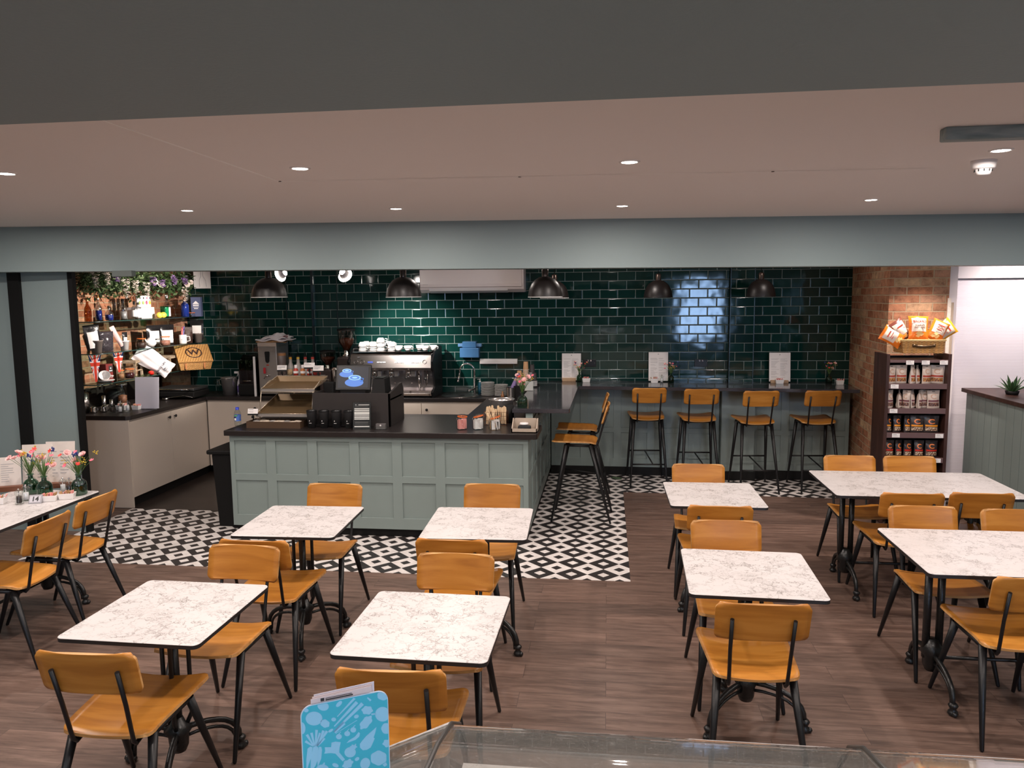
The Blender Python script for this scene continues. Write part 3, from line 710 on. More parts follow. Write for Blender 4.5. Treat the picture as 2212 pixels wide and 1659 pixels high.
CHAIRS = [
 (-1.875, 2.685, 2, 'front', 'chair at the near side of the front left table'),
 (-1.850, 3.335, 178, 'far', 'chair tucked in at the far side of the front left table'),
 (-0.745, 2.675, 3, 'front', 'chair behind the turquoise card, near side of the front middle table'),
 (-0.735, 3.310, 180, 'far', 'chair tucked in at the far side of the front middle table'),
 (-1.840, 3.965, 0, 'front', 'chair at the near side of the table left in front of the counter'),
 (-1.835, 4.640, 180, 'far', 'chair at the far side of the table left in front of the counter'),
 (-0.805, 4.075, 0, 'front', 'chair at the near side of the table right in front of the counter'),
 (-0.765, 4.720, 180, 'far', 'chair at the far side of the table right in front of the counter'),
 (0.676, 4.850, 0, 'front', 'chair at the near side of the small table nearest the bar stools'),
 (0.676, 5.450, 180, 'far', 'chair at the far side of the small table nearest the bar stools'),
 (0.665, 4.000, 181, 'far', 'chair at the far side of the small table right of the aisle'),
 (0.635, 3.375, 1, 'front', 'chair standing alone right of the aisle, back turned to the viewer'),
 (1.915, 5.250, 0, 'front', 'left chair at the near side of the long rear right table'),
 (2.345, 5.290, 0, 'front', 'right chair at the near side of the long rear right table'),
 (1.870, 5.850, 180, 'far', 'left chair beyond the long rear right table, by the brick pier'),
 (2.315, 5.860, 180, 'far', 'right chair beyond the long rear right table, before the snack rack'),
 (1.850, 4.400, 180, 'far', 'left chair beyond the long front right table, shiny back'),
 (2.350, 4.370, 180, 'far', 'right chair at the far side of the long front right table'),
 (1.900, 3.780, 0, 'front', 'left chair at the near side of the long front right table'),
 (2.420, 3.800, 0, 'front', 'chair mostly cut off, near side of the long front right table'),
 (-3.540, 4.480, 88, 'left', 'farther of the two chairs at the long table by the left wall'),
 (-3.490, 3.960, 92, 'left', 'nearer of the two chairs at the long table by the left wall')]
ch0 = make_chair()
for i, (x, y, a, _, lab) in enumerate(CHAIRS):
    lab = 'orange plywood ' + lab
    if i == 0:
        c = ch0; c.location = (x, y, 0.003); c.rotation_euler = (0, 0, math.radians(a)); c['label'] = lab
    else: dup(ch0, (x, y, 0.003), math.radians(a), lab)
def make_stool():
    t = thing('bar_stool', 'x', 'bar stool', group='high plywood stools along the bar')
    seat_mb(-0.135, 0.262, 0.735, 0.758, 0.175, 0.200).build('seat', [PLY, EDGE], t)
    back_mb(0.918, 1.083, -0.195, -0.242, 0.182).build('backrest', [PLY, EDGE], t)
    for sx in (-1, 1):
        MB().tube([(sx*0.118, -0.10, 0.705), (sx*0.118, -0.132, 0.698), (sx*0.120, -0.150, 0.716), (sx*0.124, -0.20, 0.90), (sx*0.126, -0.242, 1.02)], 0.0085, 8).build('back_bar', BLK, t)
        leg_mb(sx*0.155, 0.135, sx*0.198, 0.270, 0.720).build('leg', BLK, t)
        leg_mb(sx*0.150, -0.085, sx*0.198, -0.270, 0.716).build('leg', BLK, t)
    b = MB()
    for sx in (-1, 1): b.tube([(sx*0.150, -0.085, 0.710), (sx*0.155, 0.135, 0.714)], 0.013, 8)
    b.tube([(-0.15, 0.12, 0.708), (0.15, 0.12, 0.708)], 0.010, 8); b.tube([(-0.15, -0.08, 0.704), (0.15, -0.08, 0.704)], 0.010, 8)
    b.build('seat_frame', BLK, t)
    b = MB(); b.tube([(-0.178, 0.212, 0.31), (0.178, 0.212, 0.31)], 0.0085, 8); b.tube([(-0.182, -0.208, 0.24), (0.182, -0.208, 0.24)], 0.0085, 8)
    b.tube([(0.0, 0.212, 0.31), (0.05, -0.208, 0.24)], 0.0075, 8); b.build('footrest', BLK, t)
    return t
STOOLS = [(0.44, 8.50, 3, 'first stool from the left among the four facing the tiled wall'), (0.985, 8.43, 2, 'second stool from the left among the four facing the tiled wall'),
 (1.56, 8.29, 4, 'third stool from the left among the four facing the tiled wall'), (2.19, 8.34, 3, 'fourth stool facing the tiled wall, beside the brick pier'),
 (-0.229, 7.055, 88, 'side-on stool at the short arm of the bar, nearer one'), (-0.235, 7.72, 90, 'side-on stool at the short arm of the bar, farther one')]
st0 = make_stool()
for i, (x, y, a, lab) in enumerate(STOOLS):
    lab = 'high orange plywood ' + lab
    if i == 0: st0.location = (x, y, 0.003); st0.rotation_euler = (0, 0, math.radians(a)); st0['label'] = lab
    else: dup(st0, (x, y, 0.003), math.radians(a), lab)

# ------------------------------------------------------------------ tables
MARB = MATS['white_marble_laminate']; TEDGE = mat('black_laminate_edge', (0.014, 0.013, 0.014), 0.45)
def top_mb(hx, hy, th=0.016):
    P = rrect(-hx, hx, -hy, hy, 0.028); P2 = rrect(-hx+0.002, hx-0.002, -hy+0.002, hy-0.002, 0.026)
    n = len(P); b = MB()
    b.add([(x, y, 0.7505) for x, y in P2], [tuple(range(n))], 0)
    b.add([(x, y, 0.7505) for x, y in P2]+[(x, y, 0.7485) for x, y in P], [(i, (i+1) % n, n+(i+1) % n, n+i) for i in range(n)], 0)
    b.add([(x, y, 0.7485) for x, y in P]+[(x, y, 0.7485-th) for x, y in P], [(i, (i+1) % n, n+(i+1) % n, n+i) for i in range(n)]+[tuple(range(2*n-1, n-1, -1))], 1)
    return b
def claw_leg(parent, ang, R=0.285, hub=(0, 0), z0=0.20):
    M = Matrix.Translation((hub[0], hub[1], 0)) @ Matrix.Rotation(ang, 4, 'Z')
    b = MB(); pts = []
    for i in range(9):
        t = i/8; pts.append((0.03+(R-0.045)*math.sin(t*PI/2)**0.9, 0, 0.045+(z0-0.045)*math.cos(t*PI/2)**0.75))
    b.tube(pts, [0.013]*9, 8, M=M)
    b.tube([(p[0]*0.93, 0, p[2]-0.040*(1-i/8*0.7)) for i, p in enumerate(pts)], [0.008]*9, 8, M=M)
    leg = b.build('leg', CAST, parent)
    c = MB(); c.lathe([(0.0, 0), (0.020, 0), (0.026, 0.008), (0.022, 0.020), (0.014, 0.028), (0.020, 0.040), (0.024, 0.050), (0.016, 0.060), (0, 0.064)], (R-0.012, 0, 0.003), 12, M=M)
    c.ball((R+0.010, 0, 0.014), 0.014, 8, M=M)
    c.build('claw_foot', CAST, leg)
def small_table(x, y, a, base, lab):
    t = thing('cafe_table', lab, 'table', (x, y, 0.0), math.radians(a), 'small square marble-top tables')
    top_mb(0.302, 0.315).build('tabletop', [MARB, TEDGE], t)
    b = MB(); b.box(-0.20, 0.20, -0.02, 0.02, 0.712, 0.7325); b.box(-0.02, 0.02, -0.20, 0.20, 0.712, 0.7325); b.build('top_bracket', CAST, t)
    b = MB(); b.tube([(0, 0, 0.12), (0, 0, 0.715)], 0.020, 12)
    for k in range(3):
        an = math.radians(base+120*k); cx, cy = math.cos(an), math.sin(an)
        b.tube([(cx*0.03, cy*0.03, 0.20), (cx*0.062, cy*0.062, 0.26), (cx*0.062, cy*0.062, 0.66), (cx*0.075, cy*0.075, 0.715)], 0.010, 8)
        b.tube([(cx*0.03, cy*0.03, 0.64), (cx*0.062, cy*0.062, 0.675)], 0.010, 8)
    b.build('column', CAST, t)
    MB().lathe([(0, 0.10), (0.03, 0.105), (0.040, 0.13), (0.044, 0.18), (0.060, 0.205), (0.035, 0.225), (0.022, 0.26), (0, 0.265)], n=16).build('hub', CAST, t)
    for k in range(3): claw_leg(t, math.radians(base+120*k))
    return t
small_table(-1.863, 2.959, -0.7, 50, 'small marble-top cafe table nearest at the lower left')
small_table(-0.727, 2.934, -0.9, -30, 'small marble-top cafe table nearest in the lower middle')
small_table(-1.824, 4.287, 1.8, 45, 'small marble-top cafe table left in front of the service counter')
small_table(-0.747, 4.344, 2.0, -31, 'small marble-top cafe table right in front of the service counter')
small_table(0.702, 5.123, 0.6, -20, 'small marble-top cafe table nearest the bar stools, right of the aisle')
small_table(0.679, 3.655, -1.8, -15, 'small marble-top cafe table right of the aisle, in front')
def long_table(x, y, a, hx, hy, lab, inset=0.18):
    t = thing('long_cafe_table', lab, 'table', (x, y, 0.0), math.radians(a), 'long marble-top tables')
    top_mb(hx, hy, 0.018).build('tabletop', [MARB, TEDGE], t)
    for sx in (-1, 1):
        px = sx*(hx-inset); b = MB()
        for d in (-0.032, 0.032): b.tube([(px+d, 0, 0.17), (px+d, 0, 0.71)], 0.019, 12)
        b.box(px-0.05, px+0.05, -hy+0.08, hy-0.08, 0.705, 0.7305)
        b.build('post', CAST, t)
        MB().lathe([(0, 0.09), (0.03, 0.10), (0.042, 0.13), (0.045, 0.18), (0.056, 0.20), (0.050, 0.225), (0.030, 0.27), (0, 0.275)], (px, 0, 0), 16).build('hub', CAST, t)
        for sy in (-1, 1): claw_leg(t, sy*PI/2, 0.285, (px, 0), 0.19)
    MB().tube([(-hx+inset, 0, 0.17), (hx-inset, 0, 0.17)], 0.010, 8).build('stretcher', CAST, t)
    b = MB(); b.box(-hx+inset, hx-inset, -0.02, 0.02, 0.70, 0.7305); b.build('top_rail', CAST, t)
    return t
long_table(2.113, 5.521, 0, 0.606, 0.366, 'long marble-top table at the rear right, before the snack rack')
long_table(2.125, 4.075, 0, 0.606, 0.366, 'long marble-top table at the right, cut by the right edge of view')
long_table(-3.835, 4.24, 90, 0.606, 0.315, 'long marble-top table against the left wall, laid with vases and condiments')
# ------------------------------------------------------------------ wall items above the counters
ac = thing('air_conditioner', 'white wall-mounted air conditioner at the top of the green tiled wall', 'air conditioner', (-1.56, YW, 2.125))
b = MB(); M = Matrix(((0, 0, 1, 0), (1, 0, 0, 0), (0, 1, 0, 0), (0, 0, 0, 1)))      # poly(y,z) extruded along x
b.prism([(-0.003, 0.0), (-0.15, 0.0), (-0.205, 0.035), (-0.225, 0.10), (-0.222, 0.29), (-0.003, 0.295)], -0.61, 0.61, M=M)
b.build('body', mat('warm_white_plastic', (0.74, 0.66, 0.64), 0.3), ac, bevel=0.006)
b = MB(); b.prism([(-0.227, 0.065), (-0.231, 0.10), (-0.229, 0.285), (-0.222, 0.285), (-0.222, 0.062)], -0.60, 0.585, M=M); b.build('front_cover', MATS['warm_white_plastic'], ac, bevel=0.003)
b = MB(); b.prism([(-0.145, -0.004), (-0.20, 0.020), (-0.215, 0.052), (-0.205, 0.052)], -0.50, 0.42, M=M); b.build('air_flap', PLASW, ac)
MB().box(-0.57, -0.51, -0.2325, -0.231, 0.095, 0.0975).build('maker_mark', GREY, ac)
for x, lab in ((1.074, 'black double socket on the green tiles right of the second menu'), (-0.205, 'black double socket on the green tiles right of the leftmost bar menu')):
    t = thing('wall_socket', lab, 'socket', (x, YW, 1.29), group='black sockets above the bar')
    MB().box(-0.073, 0.073, -0.010, 0, -0.043, 0.043).build('plate', BLK, t, bevel=0.003)
    b = MB()
    for s in (-1, 1): b.cbox((s*0.016, -0.012, 0.028), (0.012, 0.005, 0.018)); b.ball((s*0.062, -0.010, 0), 0.004, 8)
    b.build('switches', CHROME, t)
t = thing('towel_dispenser', 'translucent blue paper towel dispenser on the tiles above the sink', 'dispenser', (-1.62, YW, 1.36))
b = MB(); b.box(-0.115, 0.115, -0.10, -0.001, 0.0, 0.115); b.box(-0.085, 0.08, -0.09, -0.001, 0.115, 0.19)
b.build('body', mat('translucent_blue_plastic', (0.07, 0.20, 0.42), 0.25, var=0.1), t, bevel=0.008)
MB().box(-0.145, 0.14, -0.05, -0.001, 0.125, 0.165).build('side_lugs', mat('pale_blue_plastic', (0.12, 0.26, 0.48), 0.3), t, bevel=0.006)
t = thing('cable_trunking', 'short length of white trunking on the green tiles right of the sink', 'rail', (-1.28, YW, 1.31))
b = MB(); b.box(-0.225, 0.225, -0.05, -0.001, -0.028, 0.0); b.box(-0.225, 0.225, -0.035, -0.001, 0.0, 0.030)
b.build('rail_body', PLASW, t, bevel=0.003)
# ------------------------------------------------------------------ generic small builders
def turned(name, prof, m, lab, cat, loc, group=None, n=24, parent=None, rotz=0):
    o = MB().lathe(prof, n=n).build(name, m, parent, loc, rotz)
    if parent is None: tag(o, lab, cat, group)
    return o
def text_lines(parent, x0, x1, z0, z1, rows, m=None, y=-0.0006, cols=1, seed=1, M=None):
    rnd = random.Random(seed); b = MB(); n = rows
    for c in range(cols):
        a0 = x0+(x1-x0)*c/cols; a1 = x0+(x1-x0)*(c+1)/cols-(0.06*(x1-x0) if cols > 1 else 0)
        for i in range(n):
            z = z1-(z1-z0)*(i+0.5)/n
            if rnd.random() < 0.12: continue
            L = a0+(a1-a0)*rnd.uniform(0.45, 1.0); h = (z1-z0)/n*0.28
            b.add([(a0, y, z), (L, y, z), (L, y, z+h), (a0, y, z+h)], [(0, 1, 2, 3)], 0, False, M)
    return b.build('printed_lines', m or mat('faded_print', (0.42, 0.39, 0.38), 0.7), parent)
VASEG = thin_glass('dark_green_bottle_glass', (0.32, 0.58, 0.45), 1.2, 0.03)
PINK = mat('pale_pink_petal', (0.88, 0.54, 0.52), 0.6, var=0.25, vscale=60); PINK2 = mat('rose_pink_petal', (0.82, 0.16, 0.22), 0.6)
RED = mat('coral_red_petal', (0.70, 0.05, 0.035), 0.55); YEL = mat('yellow_bud', (0.62, 0.43, 0.04), 0.6); BLU = mat('blue_petal', (0.035, 0.05, 0.22), 0.6)
STEM = mat('grass_green_stem', (0.085, 0.16, 0.04), 0.6); CREAM = mat('cream_petal', (0.86, 0.76, 0.70), 0.6)
def petals(b, c, r, n, tilt, M=None, mi=0, wob=0.0):
    rnd = random.Random(int(c[0]*1000)+n)
    for k in range(n):
        a = 2*PI*k/n+rnd.uniform(-.15, .15); ca, sa = math.cos(a), math.sin(a); up = Vector((ca*math.cos(tilt), sa*math.cos(tilt), math.sin(tilt)))
        side = Vector((-sa, ca, 0)); o = Vector(c)
        p = [o, o+up*r*0.5+side*r*0.38, o+up*r*0.95+side*r*0.30, o+up*r*1.02-side*r*0.05, o+up*r*0.95-side*r*0.30, o+up*r*0.5-side*r*0.38]
        b.add(p, [(0, 1, 2, 3, 4, 5)], mi, False, M)
def vase(x, y, z, s, lab, seed, kind=0, blab='', tall=1.0, dark=False):
    t = thing('flower_vase', lab, 'vase', (x, y, z), group='green glass bottle vases')
    pr = [(0, 0.001), (0.036, 0.0), (0.041, 0.006), (0.041, 0.055), (0.038, 0.072), (0.026, 0.086), (0.014, 0.092), (0.0125, 0.112), (0.018, 0.116), (0.018, 0.119), (0.012, 0.120)]
    MB().lathe([(r*s, h*s*tall) for r, h in pr], n=28).build('bottle', VASEG, t)
    MB().lathe([(r*s*0.93, 0.003+h*s*tall*0.97) for r, h in pr[1:8]], n=28).build('inner_surface', VASEG, t)
    f = thing('flower_bouquet', blab, 'flowers', (x, y, z+0.118*s*tall), group='artificial flower sprigs in the green vases')
    rnd = random.Random(seed); S = MB(); parts = {}
    kinds = [('pink_flower', PINK, 3), ('red_flower', RED, 2), ('small_pink_flower', PINK2, 3), ('blue_flower', BLU, 2), ('yellow_bud_sprig', YEL, 4)]
    heads = []
    for nm, m_, cnt in kinds:
        for k in range(cnt):
            a = rnd.uniform(0, 2*PI); R = rnd.uniform(0.02, 0.108)*s; h = rnd.uniform(0.055, 0.145)*s
            heads.append((nm, m_, Vector((R*math.cos(a), R*math.sin(a)*0.8, h))))
    for nm, m_, p in heads:
        S.tube([(0, 0, -0.10*s*tall), (p.x*0.12, p.y*0.12, 0), (p.x*0.5, p.y*0.5, p.z*0.55), p], 0.0011*s, 5, caps=False)
    for k in range(26):
        a = rnd.uniform(0, 2*PI); L = rnd.uniform(0.05, 0.13)*s; d = rnd.uniform(0.25, 0.8)
        p0 = Vector((0, 0, 0)); p1 = Vector((math.cos(a)*L*d, math.sin(a)*L*d, L)); n_ = Vector((-math.sin(a), math.cos(a), 0))*0.0030*s
        pm = p1*0.5+Vector((0, 0, 0.006)); S.add([p0-n_*0.6, p0+n_*0.6, pm+n_, pm-n_, p1], [(0, 1, 2, 3), (3, 2, 4)])
    S.build('stems', STEM, f)
    for nm, m_, p in heads:
        b = MB(); c = (0, 0, 0)
        if nm == 'pink_flower':
            petals(b, c, 0.025*s, 6, 0.65); petals(b, c, 0.020*s, 5, 1.0)
        elif nm in ('red_flower', 'small_pink_flower'): petals(b, c, 0.0135*s, 5, 0.35)
        elif nm == 'blue_flower':
            for k in range(12): b.ball((rnd.uniform(-.008, .008)*s, rnd.uniform(-.008, .008)*s, rnd.uniform(-.014, .016)*s), 0.0042*s, 6)
        else:
            for k in range(9): b.ball((rnd.uniform(-.016, .016)*s, rnd.uniform(-.014, .014)*s, rnd.uniform(-.010, .014)*s), 0.0034*s, 6)
        o = b.build(nm, m_, f, p); o.rotation_euler = (rnd.uniform(0.2, 1.0), rnd.uniform(-.5, .5), rnd.uniform(-.6, .6))
    return t
def menu(name, x, y, z, w, h, lab, tilt=0.10, rotz=0.0, base=True, cols=2, seed=1, wood='natural_oak'):
    t = thing(name, lab, 'menu', (x, y, z), rotz, 'menus standing on the bar')
    Mx = Matrix.Translation((0, 0, 0.012)) @ Matrix.Rotation(-tilt, 4, 'X')
    b = MB(); b.box(-w/2-0.004, w/2+0.004, 0.0, 0.003, 0, h+0.004, M=Mx); b.build('backing_board', BLKM, t)
    b = MB(); b.box(-w/2, w/2, -0.001, 0.0, 0, h, M=Mx); b.build('menu_sheet', PAPER, t)
    text_lines(t, -w/2*0.82, w/2*0.9, h*0.12, h*0.80, 22, cols=cols, seed=seed, y=-0.0015, M=Mx)
    b = MB(); b.cyl((0, 0, 0), 0.006, 0.0005, 14, M=Mx @ Matrix.Translation((0, -0.0012, h*0.93)) @ Matrix.Rotation(PI/2, 4, 'X')); b.build('crest_mark', GREY, t)
    if base: MB().box(-w/2+0.004, w/2-0.06, -0.026, 0.024, 0, 0.042).build('wooden_base', MATS[wood], t, bevel=0.002)
    return t
def packets(parent, x0, x1, y0, y1, z, n, seed, cols):
    rnd = random.Random(seed)
    for k in range(n):
        x = x0+(x1-x0)*(k+0.5)/n; M = Matrix.Translation((x, rnd.uniform(y0, y1), z)) @ Matrix.Rotation(rnd.uniform(-.3, .3), 4, 'Z') @ Matrix.Rotation(rnd.uniform(0.1, 0.5)*(-1 if k % 2 else 1), 4, 'Y')
        w = 0.010
        yield M, cols[k % len(cols)]
SUG_P = mat('pink_sugar_paper', (0.80, 0.33, 0.30), 0.7); SUG_B = mat('brown_sugar_paper', (0.46, 0.27, 0.12), 0.7); SUG_W = mat('white_sugar_paper', (0.8, 0.74, 0.72), 0.7)
def sugar_dish(x, y, z, w, d, h, lab, rotz=0, cols=(0, 1, 2), seed=3, slot=True):
    t = thing('sugar_dish', lab, 'dish', (x, y, z), rotz, 'white dishes of sugar sachets')
    b = MB(); a = 0.84
    o = [(-w/2*a, -d/2*a), (w/2*a, -d/2*a), (w/2*a, d/2*a), (-w/2*a, d/2*a)]; u = [(-w/2, -d/2), (w/2, -d/2), (w/2, d/2), (-w/2, d/2)]; q = 0.88
    V = [(x_, y_, 0) for x_, y_ in o]+[(x_, y_, h) for x_, y_ in u]+[(x_*q, y_*q, h) for x_, y_ in u]+[(x_*q, y_*q, 0.006) for x_, y_ in o]
    F = [(0, 3, 2, 1), (15, 14, 13, 12)]+[(i, (i+1) % 4, 4+(i+1) % 4, 4+i) for i in range(4)]+[(4+i, 4+(i+1) % 4, 8+(i+1) % 4, 8+i) for i in range(4)]+[(8+i, 8+(i+1) % 4, 12+(i+1) % 4, 12+i) for i in range(4)]
    b.add(V, F); b.build('dish', WHITE, t, bevel=0.0015, seg=1)
    ms = [SUG_P, SUG_W, SUG_B]
    for k, (M, c) in enumerate(packets(t, -w*0.34, w*0.34, -d*0.12, d*0.12, h*0.25, max(3, int(w/0.014)), seed, cols)):
        MB().box(-0.0022, 0.0022, -d*0.30, d*0.30, 0, h*1.15, M=M).build('sugar_sachet', ms[c], t)
    return t
def shaker_pot(x, y, z, h, lab, fill, cat='shaker'):
    t = thing('condiment_mill', lab, cat, (x, y, z), group='clear acrylic salt and pepper mills')
    r = h*0.24
    MB().lathe([(0, 0.002), (r, 0), (r*1.02, h*0.08), (r*0.86, h*0.14), (r*0.80, h*0.45), (r*0.70, h*0.56), (r*0.98, h*0.64), (r*1.0, h*0.76), (r*0.6, h*0.88), (0, h*0.90)], n=20).build('body', GLASS, t)
    MB().lathe([(0, h*0.07), (r*0.62, h*0.08), (r*0.62, h*0.50), (0, h*0.51)], n=16).build('contents', fill, t)
    MB().tube([(0, 0, h*0.5), (0, 0, h*0.9)], 0.0025, 6).build('spindle', CHROME, t)
    MB().ball((0, 0, h*0.95), h*0.055, 12).build('knob', CHROME, t)
    return t
SALT = mat('white_salt', (0.82, 0.78, 0.8), 0.8); PEP = mat('peppercorns', (0.035, 0.022, 0.018), 0.8, var=0.6, vscale=300)
# ------------------------------------------------------------------ things on the bar
menu('bar_menu', -0.415, 8.93, 1.08, 0.222, 0.315, 'tall white menu on an oak base at the inner corner of the bar', seed=2)
vase(-0.318, 8.86, 1.08, 0.82, 'green glass bottle vase beside the leftmost bar menu', 11, blab='small pink and yellow bouquet at the leftmost bar menu', tall=1.15)
sugar_dish(-0.238, 8.86, 1.08, 0.095, 0.06, 0.045, 'white sugar dish right of the leftmost bar vase', cols=(0,), seed=4)
menu('bar_menu', 0.585, 8.90, 1.08, 0.220, 0.330, 'tall white menu behind the first bar stool, with a mill before it', base=False, seed=5)
vase(0.722, 8.82, 1.08, 0.85, 'ribbed green glass vase right of the middle bar menu', 12, blab='small bouquet overlapping the middle bar menu', tall=1.1)
sugar_dish(0.535, 8.80, 1.08, 0.088, 0.055, 0.050, 'white sugar dish before the middle bar menu', cols=(0, 2), seed=5)
shaker_pot(0.617, 8.80, 1.08, 0.095, 'clear mill of salt on the bar between sugar dish and vase', SALT)
menu('bar_menu', 1.930, 8.87, 1.08, 0.230, 0.325, 'tall glossy white menu on the bar above the third stool', base=False, seed=8)
m_ = MB(); m_.box(-0.095, 0.095, -0.02, 0.02, 0, 0.032); o = m_.build('menu_block', MATS['natural_oak'], loc=(1.918, 8.83, 1.08), bevel=0.002); tag(o, 'oak block at the foot of the glossy bar menu', 'block')
sugar_dish(1.905, 8.765, 1.08, 0.090, 0.055, 0.045, 'white sugar dish before the oak block on the bar', cols=(0,), seed=6)
vase(2.44, 8.80, 1.08, 0.85, 'dark green vase on the bar next to the brick pier', 15, blab='bouquet in the dark corner by the brick pier', tall=1.1)
sugar_dish(2.53, 8.70, 1.08, 0.078, 0.055, 0.048, 'white sugar dish at the right end of the bar', cols=(0,), seed=9)
vase(-0.758, 6.80, 1.08, 1.12, 'green bottle vase at the front corner of the raised bar top', 21, blab='big mixed bouquet on the raised bar corner above the jars', tall=1.05)
# ------------------------------------------------------------------ things on the service worktop
t = thing('till_housing', 'dark grey box shelf carrying the till on the service counter', 'till stand', (-2.62, 6.52, ZC))
DKB = mat('dark_brown_grey_board', (0.026, 0.021, 0.020), 0.5, var=0.1)
b = MB(); b.box(0, 0.715, 0, 0.018, 0, 0.30); b.box(0, 0.715, 0.018, 0.40, 0.232, 0.25); b.box(0, 0.018, 0.018, 0.42, 0, 0.30)
b.build('front_board', DKB, t, bevel=0.0015, seg=1)
b = MB(); MX = Matrix(((0, 0, 1, 0), (1, 0, 0, 0), (0, 1, 0, 0), (0, 0, 0, 1)))
b.prism([(0, 0), (0.46, 0), (0.46, 0.30), (0.40, 0.352), (0.355, 0.352), (0, 0.298)], 0.697, 0.715, M=MX); b.build('side_board', DKB, t, bevel=0.0015, seg=1)
t = thing('till_screen', 'black till with a touchscreen showing two blue coffee cups', 'till', (-2.335, 6.83, 1.185), 0.06)
MB().box(-0.12, 0.12, -0.05, 0.16, 0, 0.05).build('till_base', BLKM, t, bevel=0.005)
MB().box(-0.03, 0.03, 0.02, 0.06, 0.05, 0.14).build('screen_stalk', BLKM, t)
Q = Matrix.Translation((0, -0.02, 0.155)) @ Matrix.Rotation(-0.30, 4, 'X')
MB().box(-0.165, 0.165, 0, 0.03, -0.115, 0.125, M=Q).build('screen_frame', BLK, t, bevel=0.006)
scr = MB().box(-0.142, 0.142, -0.0015, 0, -0.092, 0.102, M=Q).build('display', mat('lit_grey_screen', (0.015, 0.015, 0.018), 0.35, spec=0.25, emit=(0.05, 0.05, 0.06), estr=0.8), t)
CB = mat('lit_blue_image', (0.05, 0.12, 0.3), 0.3, emit=(0.06, 0.24, 0.85), estr=0.8); CB2 = mat('lit_pale_blue_image', (0.1, 0.2, 0.3), 0.3, emit=(0.35, 0.75, 1.0), estr=0.9)
for cx, cz, s in ((-0.062, 0.045, 0.85), (0.015, -0.030, 1.15)):
    b = MB()
    def ell(rx, rz, dx, dz, y, mi):
        n = 28; b.add([(cx+dx+rx*s*math.cos(2*PI*i/n), y, cz+dz*s+rz*s*math.sin(2*PI*i/n)) for i in range(n)], [tuple(range(n))], mi, False, Q)
    ell(0.076, 0.034, -0.004, -0.012, -0.0018, 0); ell(0.050, 0.024, 0, 0.0, -0.0020, 0); b.box(cx-0.050*s, cx+0.050*s, -0.0021, -0.0020, cz, cz+0.022*s, 0, Q)
    ell(0.052, 0.022, 0, 0.028, -0.0024, 1); ell(0.040, 0.016, 0, 0.028, -0.0027, 0); ell(0.022, 0.008, 0, 0.028, -0.0029, 1)
    b.tube([(cx+0.048*s, -0.002, cz+0.026*s), (cx+0.072*s, -0.002, cz+0.020*s), (cx+0.066*s, -0.002, cz+0.004*s), (cx+0.046*s, -0.002, cz)], 0.004*s, 6, 0, M=Q)
    b.build('cup_picture', [CB, CB2], scr)
t = thing('receipt_printer', 'black receipt printer to the right of the till screen', 'printer', (-2.085, 6.86, 1.185))
MB().add([(-0.07, -0.10, 0), (0.07, -0.10, 0), (0.07, 0.10, 0), (-0.07, 0.10, 0), (-0.055, -0.06, 0.15), (0.05, -0.06, 0.15), (0.055, 0.10, 0.155), (-0.055, 0.10, 0.155)], [(0, 3, 2, 1), (4, 5, 6, 7), (0, 1, 5, 4), (1, 2, 6, 5), (2, 3, 7, 6), (3, 0, 4, 7)]).build('printer_body', BLKM, t, bevel=0.006)
MB().box(-0.04, 0.04, -0.06, 0.06, 0.152, 0.158).build('printer_lid', BLK, t)
t = MB().box(-0.05, 0.05, -0.035, 0.035, 0, 0.12).build('card_reader', BLKM, loc=(-2.56, 6.80, 1.185), bevel=0.008); tag(t, 'black card reader to the left of the till screen', 'card reader')
# takeaway cups
CUPB = mat('black_corrugated_card', (0.012, 0.011, 0.012), 0.75)
cup0 = None
for i, (x, lab) in enumerate(((-2.600, 'first black takeaway cup from the left before the till housing'), (-2.486, 'second black takeaway cup from the left before the till housing'), (-2.372, 'third black takeaway cup from the left before the till housing'), (-2.258, 'rightmost of the four black takeaway cups, next to the price sign'))):
    if cup0 is None:
        cup0 = thing('takeaway_cup', lab, 'cup', (x, 6.44, ZC), 0, 'black takeaway cups before the till')
        b = MB(); b.lathe([(0, 0.001), (0.032, 0), (0.045, 0.150)], n=28); b.build('cup_body', CUPB, cup0)
        MB().lathe([(0.0465, 0.146), (0.0475, 0.152), (0.046, 0.156), (0.042, 0.152), (0.039, 0.12), (0.0, 0.119)], n=28).build('rim', BLK, cup0)
        k = MB(); k.box(-0.010, 0.012, -0.0405, -0.0395, 0.045, 0.048); k.ball((-0.006, -0.0400, 0.066), 0.005, 8, sz=(0.6, 0.1, 1.4)); k.build('printed_crest', PAPER, cup0)
    else: dup(cup0, (x, 6.44, ZC), 0, lab)
# price sign in an acrylic stand
t = thing('price_sign', 'dark price list in an acrylic stand right of the black cups', 'sign', (-2.13, 6.40, ZC), 0.10)
Q = Matrix.Rotation(-0.13, 4, 'X')
MB().box(-0.078, 0.078, 0, 0.003, 0.004, 0.232, M=Q).build('sign_sheet', mat('charcoal_print', (0.055, 0.052, 0.055), 0.4), t)
b = MB(); b.box(-0.083, 0.083, -0.003, 0.0, 0, 0.236, M=Q); b.box(-0.083, 0.083, -0.05, 0.05, 0, 0.003); b.build('acrylic_stand', GLASS, t)
b = MB(); z = 0.182
for h in (0.010, 0.012, 0.026, 0.008, 0.010): b.box(-0.066, 0.066, -0.0012, -0.0002, z-h, z, M=Q); z -= h+0.005
for a, c in ((0.082, 0.092), (0.016, 0.026)): b.box(-0.066, 0.066, -0.0012, -0.0002, a, c, M=Q)
b.box(-0.03, 0.066, -0.0012, -0.0002, 0.208, 0.214, M=Q); b.build('white_price_rows', PAPER, t)
b = MB()
for zz in (0.052, 0.060, 0.040, 0.198): b.box(-0.06, 0.055, -0.0012, -0.0002, zz, zz+0.002, M=Q)
